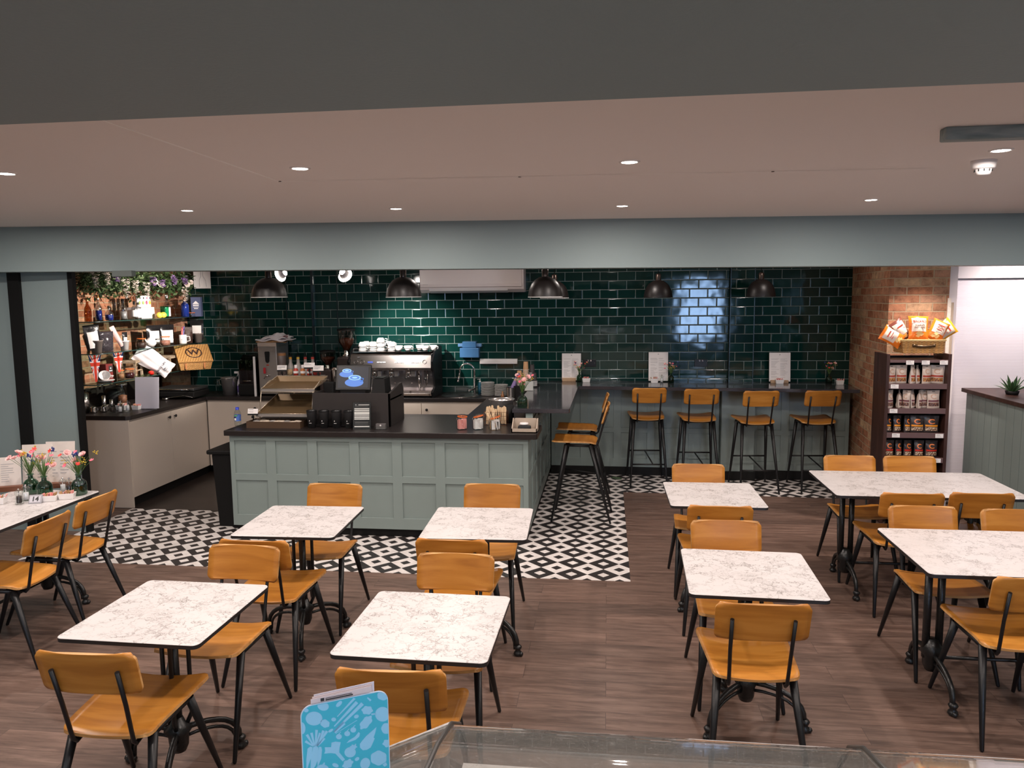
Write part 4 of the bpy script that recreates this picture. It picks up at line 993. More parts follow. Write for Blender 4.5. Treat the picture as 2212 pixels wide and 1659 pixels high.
b.ball((-0.052, -0.001, 0.211), 0.007, 8, M=Q, sz=(1, 0.1, 1)); b.build('sign_lettering', GREY, t)
t = thing('card_holder', 'small acrylic holder with a stack of loyalty cards by the price sign', 'holder', (-1.955, 6.395, ZC))
MB().box(-0.052, 0.052, -0.028, 0.028, 0, 0.035).build('acrylic_box', GLASS, t)
MB().box(-0.042, 0.042, -0.018, 0.020, 0.004, 0.050).build('cards', mat('dark_grey_card', (0.12, 0.11, 0.11), 0.5), t)
MB().ball((0, -0.0185, 0.036), 0.008, 10, sz=(1, 0.08, 1)).build('crest_mark', PAPER, t)
# water bottle
t = thing('water_bottle', 'clear water bottle with blue cap and label at the left counter end', 'bottle', (-3.325, 6.50, ZC))
MB().lathe([(0, 0.002), (0.026, 0), (0.030, 0.01), (0.030, 0.055), (0.027, 0.075), (0.030, 0.095), (0.030, 0.115), (0.022, 0.135), (0.013, 0.145), (0.013, 0.15)], n=24).build('bottle', GLASS, t)
MB().lathe([(0.0155, 0.145), (0.0155, 0.168), (0.0, 0.168)], n=20).build('cap', mat('royal_blue_plastic', (0.03, 0.06, 0.55), 0.4), t)
b = MB(); b.lathe([(0.0306, 0.045), (0.0285, 0.07), (0.0306, 0.10)], n=24); b.build('label_wrap', mat('blue_label_film', (0.09, 0.18, 0.55), 0.3), t)
MB().box(-0.020, 0.0, -0.0305, -0.0302, 0.048, 0.085).build('dark_label_panel', mat('navy_print', (0.02, 0.03, 0.07), 0.4), t)
b = MB(); b.box(-0.015, 0.001, -0.0312, -0.0306, 0.052, 0.072); b.build('white_label_patch', PAPER, t)
MB().box(-0.014, 0.012, -0.0312, -0.0303, 0.090, 0.100).build('green_label_patch', mat('lime_green_print', (0.14, 0.45, 0.10), 0.4), t)
# cake riser: wire stand, two sloping trays, crate
TRAYM = mat('bronze_enamelled_tray', (0.20, 0.13, 0.065), 0.30, 0.35); WIRE = mat('pale_brass_wire', (0.62, 0.52, 0.40), 0.3, 0.8); TGREY = mat('grey_tray_front', (0.22, 0.20, 0.185), 0.45)
def tray(nm, lab, x0, x1, yf, zf, yb_, zb_, rim, rise):
    t = thing(nm, lab, 'tray', (0, 0, 0), group='sloping bronze display trays')
    bot = [Vector((x0+0.02, yf+0.02, zf-rim*0.2)), Vector((x1-0.02, yf+0.02, zf-rim*0.2)), Vector((x1-0.02, yb_-0.02, zb_-rim)), Vector((x0+0.02, yb_-0.02, zb_-rim))]
    top = [Vector((x0, yf, zf+rise)), Vector((x1, yf, zf+rise)), Vector((x1, yb_, zb_)), Vector((x0, yb_, zb_))]
    b = MB(); b.add(bot+top, [(0, 1, 2, 3)]+[(i, (i+1) % 4, 4+(i+1) % 4, 4+i) for i in range(4)])
    o = b.build('tray', TRAYM, t); s = o.modifiers.new('s', 'SOLIDIFY'); s.thickness = 0.004; s.offset = 1
    MB().tube(top+[top[0]], 0.0035, 6).build('tray_rim', WIRE, t)
    MB().box(x0-0.002, x1+0.002, yf-0.006, yf-0.002, zf-0.028, zf+rise-0.004).build('ticket_strip', TGREY, t)
    return t
tray('display_tray', 'upper sloping bronze display tray on the wire riser', -3.125, -2.625, 6.58, 1.265, 6.93, 1.345, 0.05, 0.0)
tray('display_tray', 'middle sloping bronze tray beneath the upper one', -3.125, -2.64, 6.46, 1.055, 6.92, 1.175, 0.06, 0.0)
t = thing('wire_riser', 'brass wire riser that carries the display trays', 'stand')
b = MB()
for x in (-3.12, -2.63):
    b.tube([(x, 6.50, ZC), (x, 6.56, 1.225), (x, 6.60, 1.275)], 0.004, 6); b.tube([(x, 6.94, ZC), (x, 6.96, 1.31), (x, 6.75, 1.32), (x, 6.62, 1.275)], 0.004, 6)
    b.tube([(x, 6.48, 1.02), (x, 6.93, 1.08)], 0.004, 6)
b.tube([(-3.12, 6.94, 1.20), (-2.63, 6.94, 1.20)], 0.004, 6); b.tube([(-3.12, 6.57, 1.235), (-2.63, 6.57, 1.235)], 0.004, 6); b.build('wire_frame', WIRE, t)
t = thing('biscuit_crate', 'low bronze crate of wrapped biscuits in front of the trays', 'crate', (-2.935, 6.475, ZC))
b = MB(); b.box(-0.25, 0.25, -0.095, -0.089, 0, 0.058); b.box(-0.25, 0.25, 0.089, 0.095, 0, 0.058); b.box(-0.25, -0.244, -0.089, 0.089, 0, 0.058); b.box(0.244, 0.25, -0.089, 0.089, 0, 0.058); b.box(-0.244, 0.244, -0.089, 0.089, 0, 0.006)
b.build('crate_box', mat('dark_bronze_board', (0.075, 0.042, 0.024), 0.45), t)
rnd = random.Random(5)
for k in range(9):
    M = Matrix.Translation((-0.20+0.05*k, rnd.uniform(-0.03, 0.03), 0.045)) @ Matrix.Rotation(rnd.uniform(-.7, .7), 4, 'Z') @ Matrix.Rotation(rnd.uniform(-.25, .25), 4, 'X')
    MB().ball((0, 0, 0), 1, 10, M=M, sz=(0.036, 0.048, 0.012)).build('wrapped_biscuit', mat('cream_wrapper', (0.62, 0.52, 0.42), 0.35) if k % 3 else mat('grey_foil_wrapper', (0.35, 0.32, 0.30), 0.3), t)
def ticket(x, y, z, w, h, lab, rot=0.0, base=None):
    t = thing('ticket_clip', lab, 'ticket', (x, y, z), rot, 'white tickets on black clips')
    Q = Matrix.Rotation(-0.25, 4, 'X')
    MB().box(-w/2, w/2, 0, 0.002, 0, h, M=Q).build('ticket', PAPER, t)
    text_lines(t, -w/2*0.85, w/2*0.8, h*0.2, h*0.85, 3, INK, M=Q, seed=int(abs(x)*50))
    b = MB(); b.box(-w/2, w/2, -0.001, 0.004, -0.014, 0, M=Q); b.tube([(0, 0.002, -0.012), (0, 0.01, -(z-base) if base else -0.05)], 0.005, 6); b.cbox((0, 0.0, -0.03), (0.02, 0.015, 0.02)); b.build('clip', BLKM, t)
ticket(-3.150, 6.44, 1.055, 0.095, 0.045, 'white ticket on a black clip beside the middle tray', base=0.995)
ticket(-3.085, 6.95, 1.400, 0.095, 0.045, 'white ticket clipped at the left rear of the upper tray', base=1.345)
ticket(-2.81, 6.95, 1.425, 0.100, 0.045, 'white ticket behind the upper tray, tilted, left of two', 0.15, base=1.345)
ticket(-2.715, 6.93, 1.395, 0.100, 0.050, 'white ticket at the right rear corner of the upper tray', 0.1, base=1.345)
# three clip jars, cutlery basket, bucket, wooden tray
def clip_jar(x, y, z, r, h, lab, fill, cols, tilt, kind='clip_top_jar', lidm=None, grp='clip-top glass jars on the service worktop', n=9, loc_seed=1):
    t = thing(kind, lab, 'jar', (x, y, z), group=grp)
    MB().lathe([(0, 0.001), (r*0.78, 0), (r*0.95, h*0.10), (r, h*0.35), (r*0.92, h*0.62), (r*0.72, h*0.78), (r*0.72, h*0.88), (r*0.78, h*0.90)], n=26).build('glass_body', GLASS, t)
    rnd = random.Random(loc_seed)
    if fill == 'sachets':
        for k in range(n):
            M = Matrix.Translation((rnd.uniform(-.35, .35)*r, rnd.uniform(-.35, .35)*r, h*0.06)) @ Matrix.Rotation(rnd.uniform(0, PI), 4, 'Z') @ Matrix.Rotation(rnd.uniform(-.2, .2), 4, 'X')
            MB().box(-r*0.42, r*0.42, -0.002, 0.002, 0, h*rnd.uniform(0.6, 0.8), M=M).build('sachet', cols[k % len(cols)], t)
    else:
        MB().lathe([(0, h*0.04), (r*0.76, h*0.05), (r*0.9, h*0.35), (r*0.84, h*0.58), (0, h*0.62)], n=20).build('contents', cols[0], t)
    Q = Matrix.Translation((r*0.1, 0, h*0.93)) @ Matrix.Rotation(tilt, 4, 'Y')
    MB().lathe([(r*0.80, 0), (r*0.84, 0.004), (r*0.80, 0.008), (r*0.76, 0.004)], n=24, M=Q).build('rubber_ring', mat('orange_rubber', (0.75, 0.16, 0.03), 0.5), t)
    MB().lathe([(r*0.80, 0.006), (r*0.78, 0.016), (r*0.5, 0.022), (0, 0.024)], n=24, M=Q).build('lid', lidm or GLASS, t)
    b = MB(); b.tube([(-r*0.8, 0, h*0.85), (-r*0.95, 0, h*0.70), (-r*0.6, -r*0.5, h*0.72)], 0.0015, 5); b.tube([(r*0.75, 0, h*0.86), (r*0.95, 0, h*0.95)], 0.0015, 5); b.build('wire_clip', CHROME, t)
    return t
clip_jar(-1.245, 6.43, ZC, 0.052, 0.118, 'clip-top jar full of pink sugar sachets, leftmost of three', 'sachets', [SUG_P], 0.06)
clip_jar(-1.105, 6.44, ZC, 0.054, 0.120, 'clip-top jar full of white sugar sachets, lid ajar, middle of three', 'sachets', [SUG_W, PAPER], -0.25)
clip_jar(-0.958, 6.43, ZC, 0.056, 0.112, 'open clip-top jar of wooden stirrers, rightmost of three', 'sachets', [mat('dark_sachet', (0.06, 0.05, 0.05), 0.5), SUG_B, SUG_W], -0.30)
b = MB(); rnd = random.Random(3)
for k in range(12):
    a = rnd.uniform(-.5, .5); b.tube([(rnd.uniform(-.02, .02), rnd.uniform(-.02, .02), 0.02), (-0.05+rnd.uniform(-.03, .06), rnd.uniform(-.02, .02), 0.125+rnd.uniform(0, 0.035))], 0.0022, 5)
o = b.build('wooden_stirrers', mat('pale_birch', (0.72, 0.52, 0.32), 0.6), loc=(-0.968, 6.43, ZC+0.006)); tag(o, 'bundle of pale wooden stirrers standing in the rightmost jar', 'stirrers', kind='stuff')
t = thing('cutlery_basket', 'brown wire basket of wooden cutlery behind the jars', 'basket', (-0.985, 6.70, ZC))
b = MB(); P = [(-0.10, -0.055), (0.10, -0.055), (0.10, 0.055), (-0.10, 0.055)]
for z in (0.004, 0.045, 0.085, 0.12): b.tube([(x, y, z) for x, y in P]+[(P[0][0], P[0][1], z)], 0.0018, 5)
for i in range(5):
    x = -0.10+0.05*i
    for y in (-0.055, 0.055): b.tube([(x, y, 0.004), (x, y, 0.12)], 0.0018, 5)
b.tube([(0, -0.055, 0.004), (0, -0.055, 0.12)], 0.0018, 5); b.build('wire_basket', mat('rusty_brown_wire', (0.16, 0.055, 0.02), 0.5, 0.4), t)
BIR = MATS['pale_birch']
for k in range(12):
    x = -0.085+0.0155*k; y = rnd.uniform(-.035, .035); tilt = rnd.uniform(-.12, .12); h = rnd.uniform(0.135, 0.165)
    M = Matrix.Translation((x, y, 0.006)) @ Matrix.Rotation(tilt, 4, 'Y')
    b = MB(); b.prism([(-0.004, 0), (0.004, 0), (0.0055, h*0.6), (0.011, h*0.78), (0.009, h*0.97), (0, h), (-0.009, h*0.97), (-0.011, h*0.78), (-0.0055, h*0.6)], -0.0012, 0.0012, M=M @ Matrix.Rotation(PI/2, 4, 'X'))
    o = b.build('wooden_spoon', BIR); o.location = (-0.985, 6.70, ZC+0.001)
    tag(o, 'wooden spoon in the wire basket, %s from the left' % ('first','second','third','fourth','fifth','sixth','seventh','eighth','ninth','tenth','eleventh','twelfth')[k], 'cutlery', 'wooden cutlery in the wire basket')
t = thing('ice_bucket', 'shiny steel bucket with loop handles beneath the raised bar', 'bucket', (-0.975, 7.02, ZC))
MB().lathe([(0, 0.003), (0.085, 0), (0.110, 0.175), (0.120, 0.185), (0.122, 0.190), (0.112, 0.188), (0.100, 0.16), (0.082, 0.02), (0, 0.02)], n=32).build('bucket', mat('satin_bright_steel', (0.82, 0.78, 0.76), 0.22, 0.85), t)
MB().tube([(0.118, 0, 0.165), (0.15, 0, 0.16), (0.15, 0, 0.12), (0.105, 0, 0.11)], 0.005, 8).build('handle', CHROME, t)
t = thing('paper_bin', 'black cylinder bin standing behind the wooden cutlery', 'bin', (-0.885, 6.83, ZC)); MB().lathe([(0, 0.0), (0.045, 0), (0.045, 0.16), (0.040, 0.16), (0.04, 0.02), (0, 0.02)]).build('body', BLKM, t)
t = thing('payment_tray', 'pale wooden tray with a black pouch and white lid at the counter corner', 'tray', (-0.690, 6.37, ZC))
b = MB(); b.box(-0.108, 0.108, -0.07, 0.07, 0, 0.008); b.box(-0.108, 0.108, -0.07, -0.062, 0, 0.035)
MX2 = MX
b.prism([(-0.07, 0), (0.07, 0), (0.07, 0.105), (0.05, 0.105), (-0.055, 0.035), (-0.07, 0.035)], -0.108, -0.100, M=MX2); b.prism([(-0.07, 0), (0.07, 0), (0.07, 0.105), (0.05, 0.105), (-0.055, 0.035), (-0.07, 0.035)], 0.100, 0.108, M=MX2)
b.prism([(-0.1, 0.0), (0.1, 0.0), (0.1, 0.09), (0.09, 0.105), (-0.09, 0.105), (-0.1, 0.09)], -0.070, -0.062, M=Matrix.Rotation(PI/2, 4, 'X')); b.build('wooden_box', mat('grey_beige_wood', (0.42, 0.34, 0.27), 0.6), t)
o = MB().box(-0.06, 0.05, -0.035, 0.02, 0, 0.045).build('black_pouch', mat('black_cloth', (0.012, 0.012, 0.014), 0.8, bump=0.4, bscale=60), loc=(-0.688, 6.365, ZC+0.009), bevel=0.012, seg=3); tag(o, 'black cloth pouch lying in the pale wooden tray', 'pouch')
o = MB().lathe([(0, 0.012), (0.03, 0.012), (0.036, 0.0), (0.040, 0.004), (0.034, 0.016), (0, 0.018)], n=24).build('white_lid', PLASW, loc=(-0.700, 6.395, ZC+0.056)); tag(o, 'white round lid on the black pouch in the wooden tray', 'lid')
# ------------------------------------------------------------------ left alcove: glass shelves
SX0, SX1 = -5.51, -5.00
zs = (1.870, 1.550, 1.245)
GS = thin_glass('shelf_glass', (0.80, 0.90, 0.86), 1.0); GE = mat('dark_glass_edge', (0.02, 0.05, 0.045), 0.15)
for i, z in enumerate(zs):
    y0 = (6.95, 6.98, 6.95)[i]
    t = thing('glass_shelf', 'wall-hung glass shelf in the brick alcove, %s of three' % ('topmost', 'middle', 'lowest')[i], 'shelf', (0, 0, z), group='glass shelves in the brick alcove')
    MB().prism([(SX0, y0), (-5.02, y0), (SX1, y0+0.03), (SX1, 8.955), (-5.19, 8.955), (-5.19, 8.85), (SX0, 8.85)], -0.010, 0.0).build('glass_panel', GS, t)
    b = MB(); b.tube([(SX0, y0, -0.005), (-5.03, y0, -0.005), (SX1, y0+0.03, -0.005), (SX1, 8.955, -0.005)], 0.0055, 6); b.build('shelf_edge', GE, t)
    b = MB()
    for y in (7.3, 8.0, 8.6): b.box(SX0, SX0+0.05, y-0.012, y+0.012, -0.026, -0.011)
    b.build('bracket', STEEL, t)
def onshelf(k, d=0.001): return zs[k]+d
CLIQ = thin_glass('bottle_clear', (0.88, 0.91, 0.93), 2.6, 0.06); AMB = thin_glass('bottle_amber', (0.55, 0.30, 0.14), 1.2)
BOTP = {'gin': [(0, 0.002), (1, 0), (1, 0.60), (0.75, 0.70), (0.34, 0.76), (0.34, 0.86)], 'slim': [(0, 0.002), (1, 0), (1, 0.48), (0.8, 0.58), (0.36, 0.70), (0.34, 0.90)], 'round': [(0, 0.002), (0.8, 0), (1, 0.12), (1, 0.42), (0.85, 0.56), (0.32, 0.66), (0.32, 0.82)], 'square': [(0, 0.002), (1, 0), (1, 0.66), (0.9, 0.72), (0.36, 0.76), (0.36, 0.86)]}
def bottle(x, y, z, r, h, kind, m_, capm, lab, labelm=None, fill=None, name='spirit_bottle', lz=(0.15, 0.5)):
    t = thing(name, lab, 'bottle', (x, y, z), group='bottles on the top glass shelf')
    pr = BOTP[kind]; n = 4 if False else 22
    MB().lathe([(a*r, c*h) for a, c in pr], n=n).build('bottle', m_, t)
    ct = pr[-1][1]*h
    MB().lathe([(pr[-1][0]*r*1.15, ct-0.01), (pr[-1][0]*r*1.15, h), (0, h)], n=14).build('cap', capm, t)
    if fill: MB().lathe([(0, 0.006), (r*0.92, 0.006), (r*0.92, h*0.40), (0, h*0.40)], n=18).build('liquid', fill, t)
    if labelm: MB().lathe([(r*1.012, h*lz[0]), (r*1.012, h*lz[1])], n=22).build('paper_label', labelm, t)
    return t
GOLD = mat('copper_gold_foil', (0.55, 0.28, 0.10), 0.3, 0.8); BLUEL = mat('deep_blue_liquid', (0.012, 0.025, 0.22), 0.2); SILV = mat('silver_highlight_fill', (0.55, 0.52, 0.50), 0.4, 0.3)
z1 = onshelf(0)
bottle(-5.20, 7.16, z1, 0.034, 0.235, 'slim', AMB, GOLD, 'amber bottle, leftmost on the top glass shelf')
bottle(-5.16, 7.27, z1, 0.032, 0.262, 'slim', CLIQ, GOLD, 'tall clear bottle with copper neck holding blue liquid', fill=BLUEL)
bottle(-5.08, 7.32, z1, 0.040, 0.150, 'round', CLIQ, CHROME, 'short round bottle of deep blue liquid on the top shelf', fill=BLUEL)
bottle(-5.17, 7.69, z1, 0.038, 0.215, 'gin', CLIQ, BLKM, 'clear broad bottle with black stopper right of the goblet', fill=SILV)  # silver core stands in for highlights on the clear glass
bottle(-5.08, 7.75, z1, 0.032, 0.195, 'gin', CLIQ, BLKM, 'clear bottle with small black cap before the tins', labelm=PAPER)
bottle(-5.14, 7.90, z1, 0.036, 0.180, 'square', CLIQ, CHROME, 'clear squat bottle with bright white label', labelm=PAPER, lz=(0.08, 0.62))
bottle(-5.16, 8.50, z1, 0.040, 0.262, 'slim', CLIQ, PLASW, 'clear bottle with white label right of the green jar', labelm=PAPER, lz=(0.05, 0.45))
bottle(-5.06, 8.72, z1, 0.046, 0.230, 'gin', mat('cobalt_blue_glass', (0.012, 0.03, 0.20), 0.12), GOLD, 'cobalt blue bottle with copper cap at the right end', name='spirit_bottle')
def goblet(x, y, z, R, h, lab, bowl, name='gin_goblet'):
    t = thing(name, lab, 'glass', (x, y, z), group='stemmed glasses on the top glass shelf')
    if bowl == 'balloon': pr = [(0.005, 0.42), (0.5, 0.47), (0.92, 0.60), (1.0, 0.74), (0.94, 0.88), (0.80, 1.0)]
    else: pr = [(0.005, 0.50), (0.5, 0.74), (1.0, 1.0)]
    MB().lathe([(a*R, c*h) for a, c in pr], n=28).build('bowl', GLASS, t)
    b = MB(); b.lathe([(0, 0.0), (R*0.62, 0.0), (R*0.60, 0.004), (R*0.1, 0.012)], n=28); b.tube([(0, 0, 0.008), (0, 0, pr[0][1]*h)], 0.0045, 10); b.build('stem', GLASS, t)
    return t
goblet(-5.13, 7.50, z1, 0.066, 0.215, 'large balloon gin goblet on the top glass shelf', 'balloon')
goblet(-5.07, 8.52, z1, 0.052, 0.175, 'martini glass on the top shelf, left of two', 'v', 'martini_glass')
goblet(-5.05, 8.66, z1, 0.052, 0.200, 'martini glass on the top shelf, right of two', 'v', 'martini_glass')
# white block with four drink tins, lemons
o = MB().box(-0.10, 0.10, -0.13, 0.12, 0, 0.125).build('display_block', PLASW, loc=(-5.21, 8.05, z1), bevel=0.004); tag(o, 'white block on the top shelf with four drink tins on it', 'block')
for y, lab, c in ((7.965, 'green drink tin, leftmost on the white block', (0.30, 0.45, 0.12)), (8.03, 'white and orange drink tin on the white block', (0.75, 0.45, 0.25)), (8.095, 'white and raspberry drink tin on the white block', (0.7, 0.10, 0.20)), (8.155, 'white and yellow drink tin, rightmost on the block', (0.85, 0.55, 0.05))):
    t = thing('drink_tin', lab, 'tin', (-5.17, y, z1+0.126), group='slim drink tins on the white block')
    MB().lathe([(0, 0.001), (0.022, 0.0), (0.026, 0.006), (0.026, 0.122), (0.022, 0.130), (0, 0.129)], n=22).build('can', PLASW, t)
    MB().ball((0.024, -0.008, 0.050), 0.016, 10, sz=(0.25, 1, 1.4)).build('fruit_picture', mat('fruit_%d' % int(c[1]*100), c, 0.4), t)
    MB().box(0.0255, 0.0268, -0.012, 0.004, 0.090, 0.112).build('tin_lettering', INK if c[1] > 0.2 else mat('fruit_10', c, 0.4), t)
LEM = mat('lemon_peel', (0.90, 0.66, 0.08), 0.45, bump=0.3, bscale=200)
for x, y, z, lab in ((-5.03, 8.13, 0.034, 'lemon at the front of the top shelf, left one'), (-5.04, 8.225, 0.036, 'lemon at the front of the top shelf, right one')):
    b = MB(); b.ball((0, 0, 0), 0.034, 16, sz=(1, 1.18, 1)); b.ball((0, 0.040, 0), 0.008, 8); o = b.build('lemon', LEM, loc=(x, y, z1+0.034)); tag(o, lab, 'lemon', 'lemons on the top glass shelf')
o = MB().lathe([(0, 0.001), (0.045, 0), (0.047, 0.125), (0.044, 0.132), (0, 0.132)], n=26).build('green_tumbler', thin_glass('emerald_glass', (0.15, 0.62, 0.38), 1.0), loc=(-5.12, 8.385, z1)); tag(o, 'emerald green glass tumbler right of the lemons', 'glass')
t = thing('gift_box', 'grey-blue gin gift box with white crest at the right end of the top shelf', 'box', (-4.985, 8.86, z1), 0.25)
MB().box(-0.058, 0.058, -0.04, 0.04, 0, 0.235).build('carton', mat('slate_blue_card', (0.085, 0.10, 0.19), 0.5), t)
b = MB(); b.add([(-0.040, -0.0405, 0.150), (0.040, -0.0405, 0.150), (0, -0.0405, 0.190)], [(0, 1, 2)]); b.box(-0.034, 0.034, -0.0406, -0.0402, 0.128, 0.142); b.box(-0.034, 0.034, -0.0406, -0.0402, 0.112, 0.117); b.box(-0.024, 0.024, -0.0406, -0.0402, 0.092, 0.102); b.build('printed_crest', PAPER, t)
clip_jar(-5.03, 8.58+0.0, z1, 0.001, 0.001, 'x', 'none', [PAPER], 0) if False else None
t = thing('clip_top_jar', 'small flat clip-top jar before the cobalt bottle', 'jar', (-5.022, 8.78, z1)); MB().lathe([(0, 0.001), (0.045, 0), (0.050, 0.02), (0.046, 0.045)], n=24).build('glass_body', GLASS, t); MB().lathe([(0.046, 0.046), (0.050, 0.050), (0.046, 0.056), (0, 0.058)], n=24).build('lid', GLASS, t); MB().lathe([(0.047, 0.044), (0.050, 0.046), (0.047, 0.049)], n=24).build('rubber_ring', MATS['orange_rubber'], t)
# middle shelf
def pouch(x, y, z, w, h, lab, m_, labelm=None, rotz=PI/2, tilt=0.0, roll=0.0, name='coffee_pouch', grp='pouches on the middle glass shelf', d=0.05, lw=0.7, lh=(0.08, 0.72), cat='pouch', extra=None, wtop=1.06):
    t = thing(name, lab, cat, (x, y, z), 0, grp); t.rotation_euler = (tilt, roll, rotz)
    b = MB(); rnd = random.Random(int(abs(y)*1000)+int(abs(x)*777))
    def side(sgn):
        def fn(u, v):
            bel = math.sin(min(1, v/0.86)*PI)**0.6 if 0 < v < 0.86 else 0.0
            dd = d/2*bel*(1-abs(2*u-1)**2.2)+ (0.012*(1-v) if v < 0.3 else 0)*(1-abs(2*u-1)**4)
            ww = w/2*(0.94+(wtop-0.94)*v)
            return ((2*u-1)*ww, sgn*(dd+0.0012)+rnd.uniform(-1, 1)*0.0012, v*h)
        return fn
    b.grid(side(-1), 8, 12); b.grid(side(1), 8, 12); b.box(-w/2*wtop*0.98, w/2*wtop*0.98, -0.0022, 0.0022, h*0.88, h)
    b.build('pouch_body', m_, t, weld=False)
    if labelm:
        f = side(-1); lb = MB()
        def fl(u, v):
            p = f(0.5+(u-0.5)*lw, lh[0]+(lh[1]-lh[0])*v); return (p[0], p[1]-0.0018, p[2])
        lb.grid(fl, 6, 8); lo = lb.build('label', labelm, t)
    return t
FOIL = mat('glossy_black_foil', (0.012, 0.011, 0.012), 0.22, bump=0.5, bscale=30)
z2 = onshelf(1)
def pot(x, y, z, r, h, lab, m_, handle=True):
    t = thing('small_pail', lab, 'pail', (x, y, z), group='little metal pails on the middle shelf')
    MB().lathe([(0, 0.002), (r*0.74, 0), (r, h), (r*1.04, h), (r*1.04, h-0.006), (r*0.97, h-0.01), (r*0.72, 0.01), (0, 0.01)], n=24).build('pail', m_, t)
    if handle: MB().tube([(0.2*r, r, h-0.015), (r*0.5, r*1.35, h-0.04), (0.5*r, r*1.1, h-0.07)], 0.0022, 6).build('handle', STEEL, t)
    return t
PAILM = mat('grey_beige_enamel', (0.22, 0.18, 0.16), 0.5)
pot(-5.14, 7.17, z2, 0.062, 0.125, 'grey pail holding a black pouch, leftmost on the middle shelf', PAILM)
pouch(-5.14, 7.14, z2+0.03, 0.15, 0.255, 'black coffee pouch with white label leaning in the left pail', FOIL, PAPER, PI/2-0.5, 0, -0.10, d=0.045)
pouch(-5.16, 7.36, z2, 0.15, 0.205, 'clear bag of dark beans behind the twine', mat('dark_beans_in_film', (0.035, 0.03, 0.035), 0.12, var=0.6, vscale=120), None, PI/2-0.4, name='bean_bag', d=0.06)
t = pot(-5.15, 7.64, z2, 0.050, 0.095, 'white pail stuffed with kitchen packets', WHITE, False)
pouch(-5.15, 7.60, z2+0.04, 0.05, 0.235, 'slim pink-striped packet leaning in the white pail', mat('pink_film', (0.62, 0.42, 0.40), 0.3), None, PI/2-0.5, 0, -0.45, name='sweet_packet', d=0.02)
pouch(-5.16, 7.67, z2+0.045, 0.06, 0.14, 'small black pouch with white tag in the white pail', FOIL, PAPER, PI/2-0.3, d=0.02, lh=(0.0, 0.6))
def lowjar(x, y, z, r, h, lab, m_): return clip_jar(x, y, z, r, h, lab, 'solid', [m_], 0.0, grp='clip-top jars in the brick alcove')
COFB = mat('coffee_beans', (0.045, 0.020, 0.014), 0.45, var=0.7, vscale=140, bump=0.8, bscale=140); CEREAL = mat('pink_brown_granola', (0.40, 0.17, 0.12), 0.6, var=0.6, vscale=120); JAM = mat('dark_jam', (0.045, 0.010, 0.012), 0.15)
lowjar(-5.08, 7.83, z2, 0.056, 0.108, 'clip-top jar of dark coffee beans on the middle shelf', COFB)
t = thing('teapot', 'round white teapot in the brightest spot of the middle shelf', 'teapot', (-5.12, 8.07, z2))
MB().lathe([(0, 0.002), (0.035, 0), (0.058, 0.030), (0.062, 0.055), (0.045, 0.085), (0.030, 0.092)], n=28).build('body', WHITE, t)
MB().lathe([(0.032, 0.092), (0.020, 0.102), (0.005, 0.106), (0.009, 0.114), (0, 0.120)], n=20).build('lid', WHITE, t)
MB().tube([(0, -0.050, 0.045), (0, -0.085, 0.070), (0, -0.100, 0.095)], [0.014, 0.009, 0.006], 10).build('spout', WHITE, t)
MB().tube([(0, 0.050, 0.075), (0, 0.090, 0.080), (0, 0.095, 0.045), (0, 0.057, 0.035)], 0.005, 8).build('handle', WHITE, t)
pouch(-5.22, 8.30, z2, 0.17, 0.235, 'black coffee pouch with white label behind the granola jar', FOIL, PAPER, PI/2-0.45)
pouch(-5.18, 8.50, z2, 0.18, 0.235, 'black coffee pouch with large blank white label beside the mug', FOIL, PAPER, PI/2-0.45, lw=0.82)
lowjar(-5.06, 8.26, z2, 0.060, 0.105, 'clip-top jar of pink-brown granola on the middle shelf', CEREAL)
t = thing('printed_mug', 'white mug holding colourful candy tubes', 'mug', (-5.05, 8.62, z2))
MB().lathe([(0, 0.002), (0.038, 0), (0.043, 0.01), (0.043, 0.108), (0.039, 0.108), (0.038, 0.012), (0, 0.012)], n=26).build('mug', WHITE, t)
MB().tube([(0.03, 0.03, 0.085), (0.055, 0.055, 0.085), (0.058, 0.058, 0.035), (0.03, 0.03, 0.025)], 0.005, 8).build('handle', WHITE, t)
MB().box(0.0, 0.02, -0.0445, -0.0436, 0.05, 0.054).build('mug_lettering', GREY, t)
for k, (dy, r, c) in enumerate(((-0.012, 0.32, (0.5, 0.12, 0.12)), (0.012, 0.22, (0.12, 0.10, 0.3)))):
    o = MB().tube([(0, 0, 0), (r*0.10, dy, 0.19)], 0.012, 8).build('candy_tube', mat('candy_stripe_%d' % k, c, 0.3, var=0.9, vscale=60), loc=(-5.06, 8.61+dy, z2+0.014)); tag(o, 'striped candy tube in the white mug, %s' % ('leaning left' if k == 0 else 'leaning right'), 'sweets')
pouch(-5.06, 8.74, z2, 0.115, 0.195, 'clear bag of brown beans right of the mug', COFB, None, PI/2-0.9, name='bean_bag', d=0.05)
pot(-4.99+0.0, 8.86, z2, 0.055, 0.115, 'grey pail at the right end of the middle shelf', PAILM)
pouch(-5.0, 8.86, z2+0.04, 0.15, 0.235, 'black coffee pouch with printed label in the right pail', FOIL, PAPER, 0.25, d=0.03, lh=(0.25, 0.72))
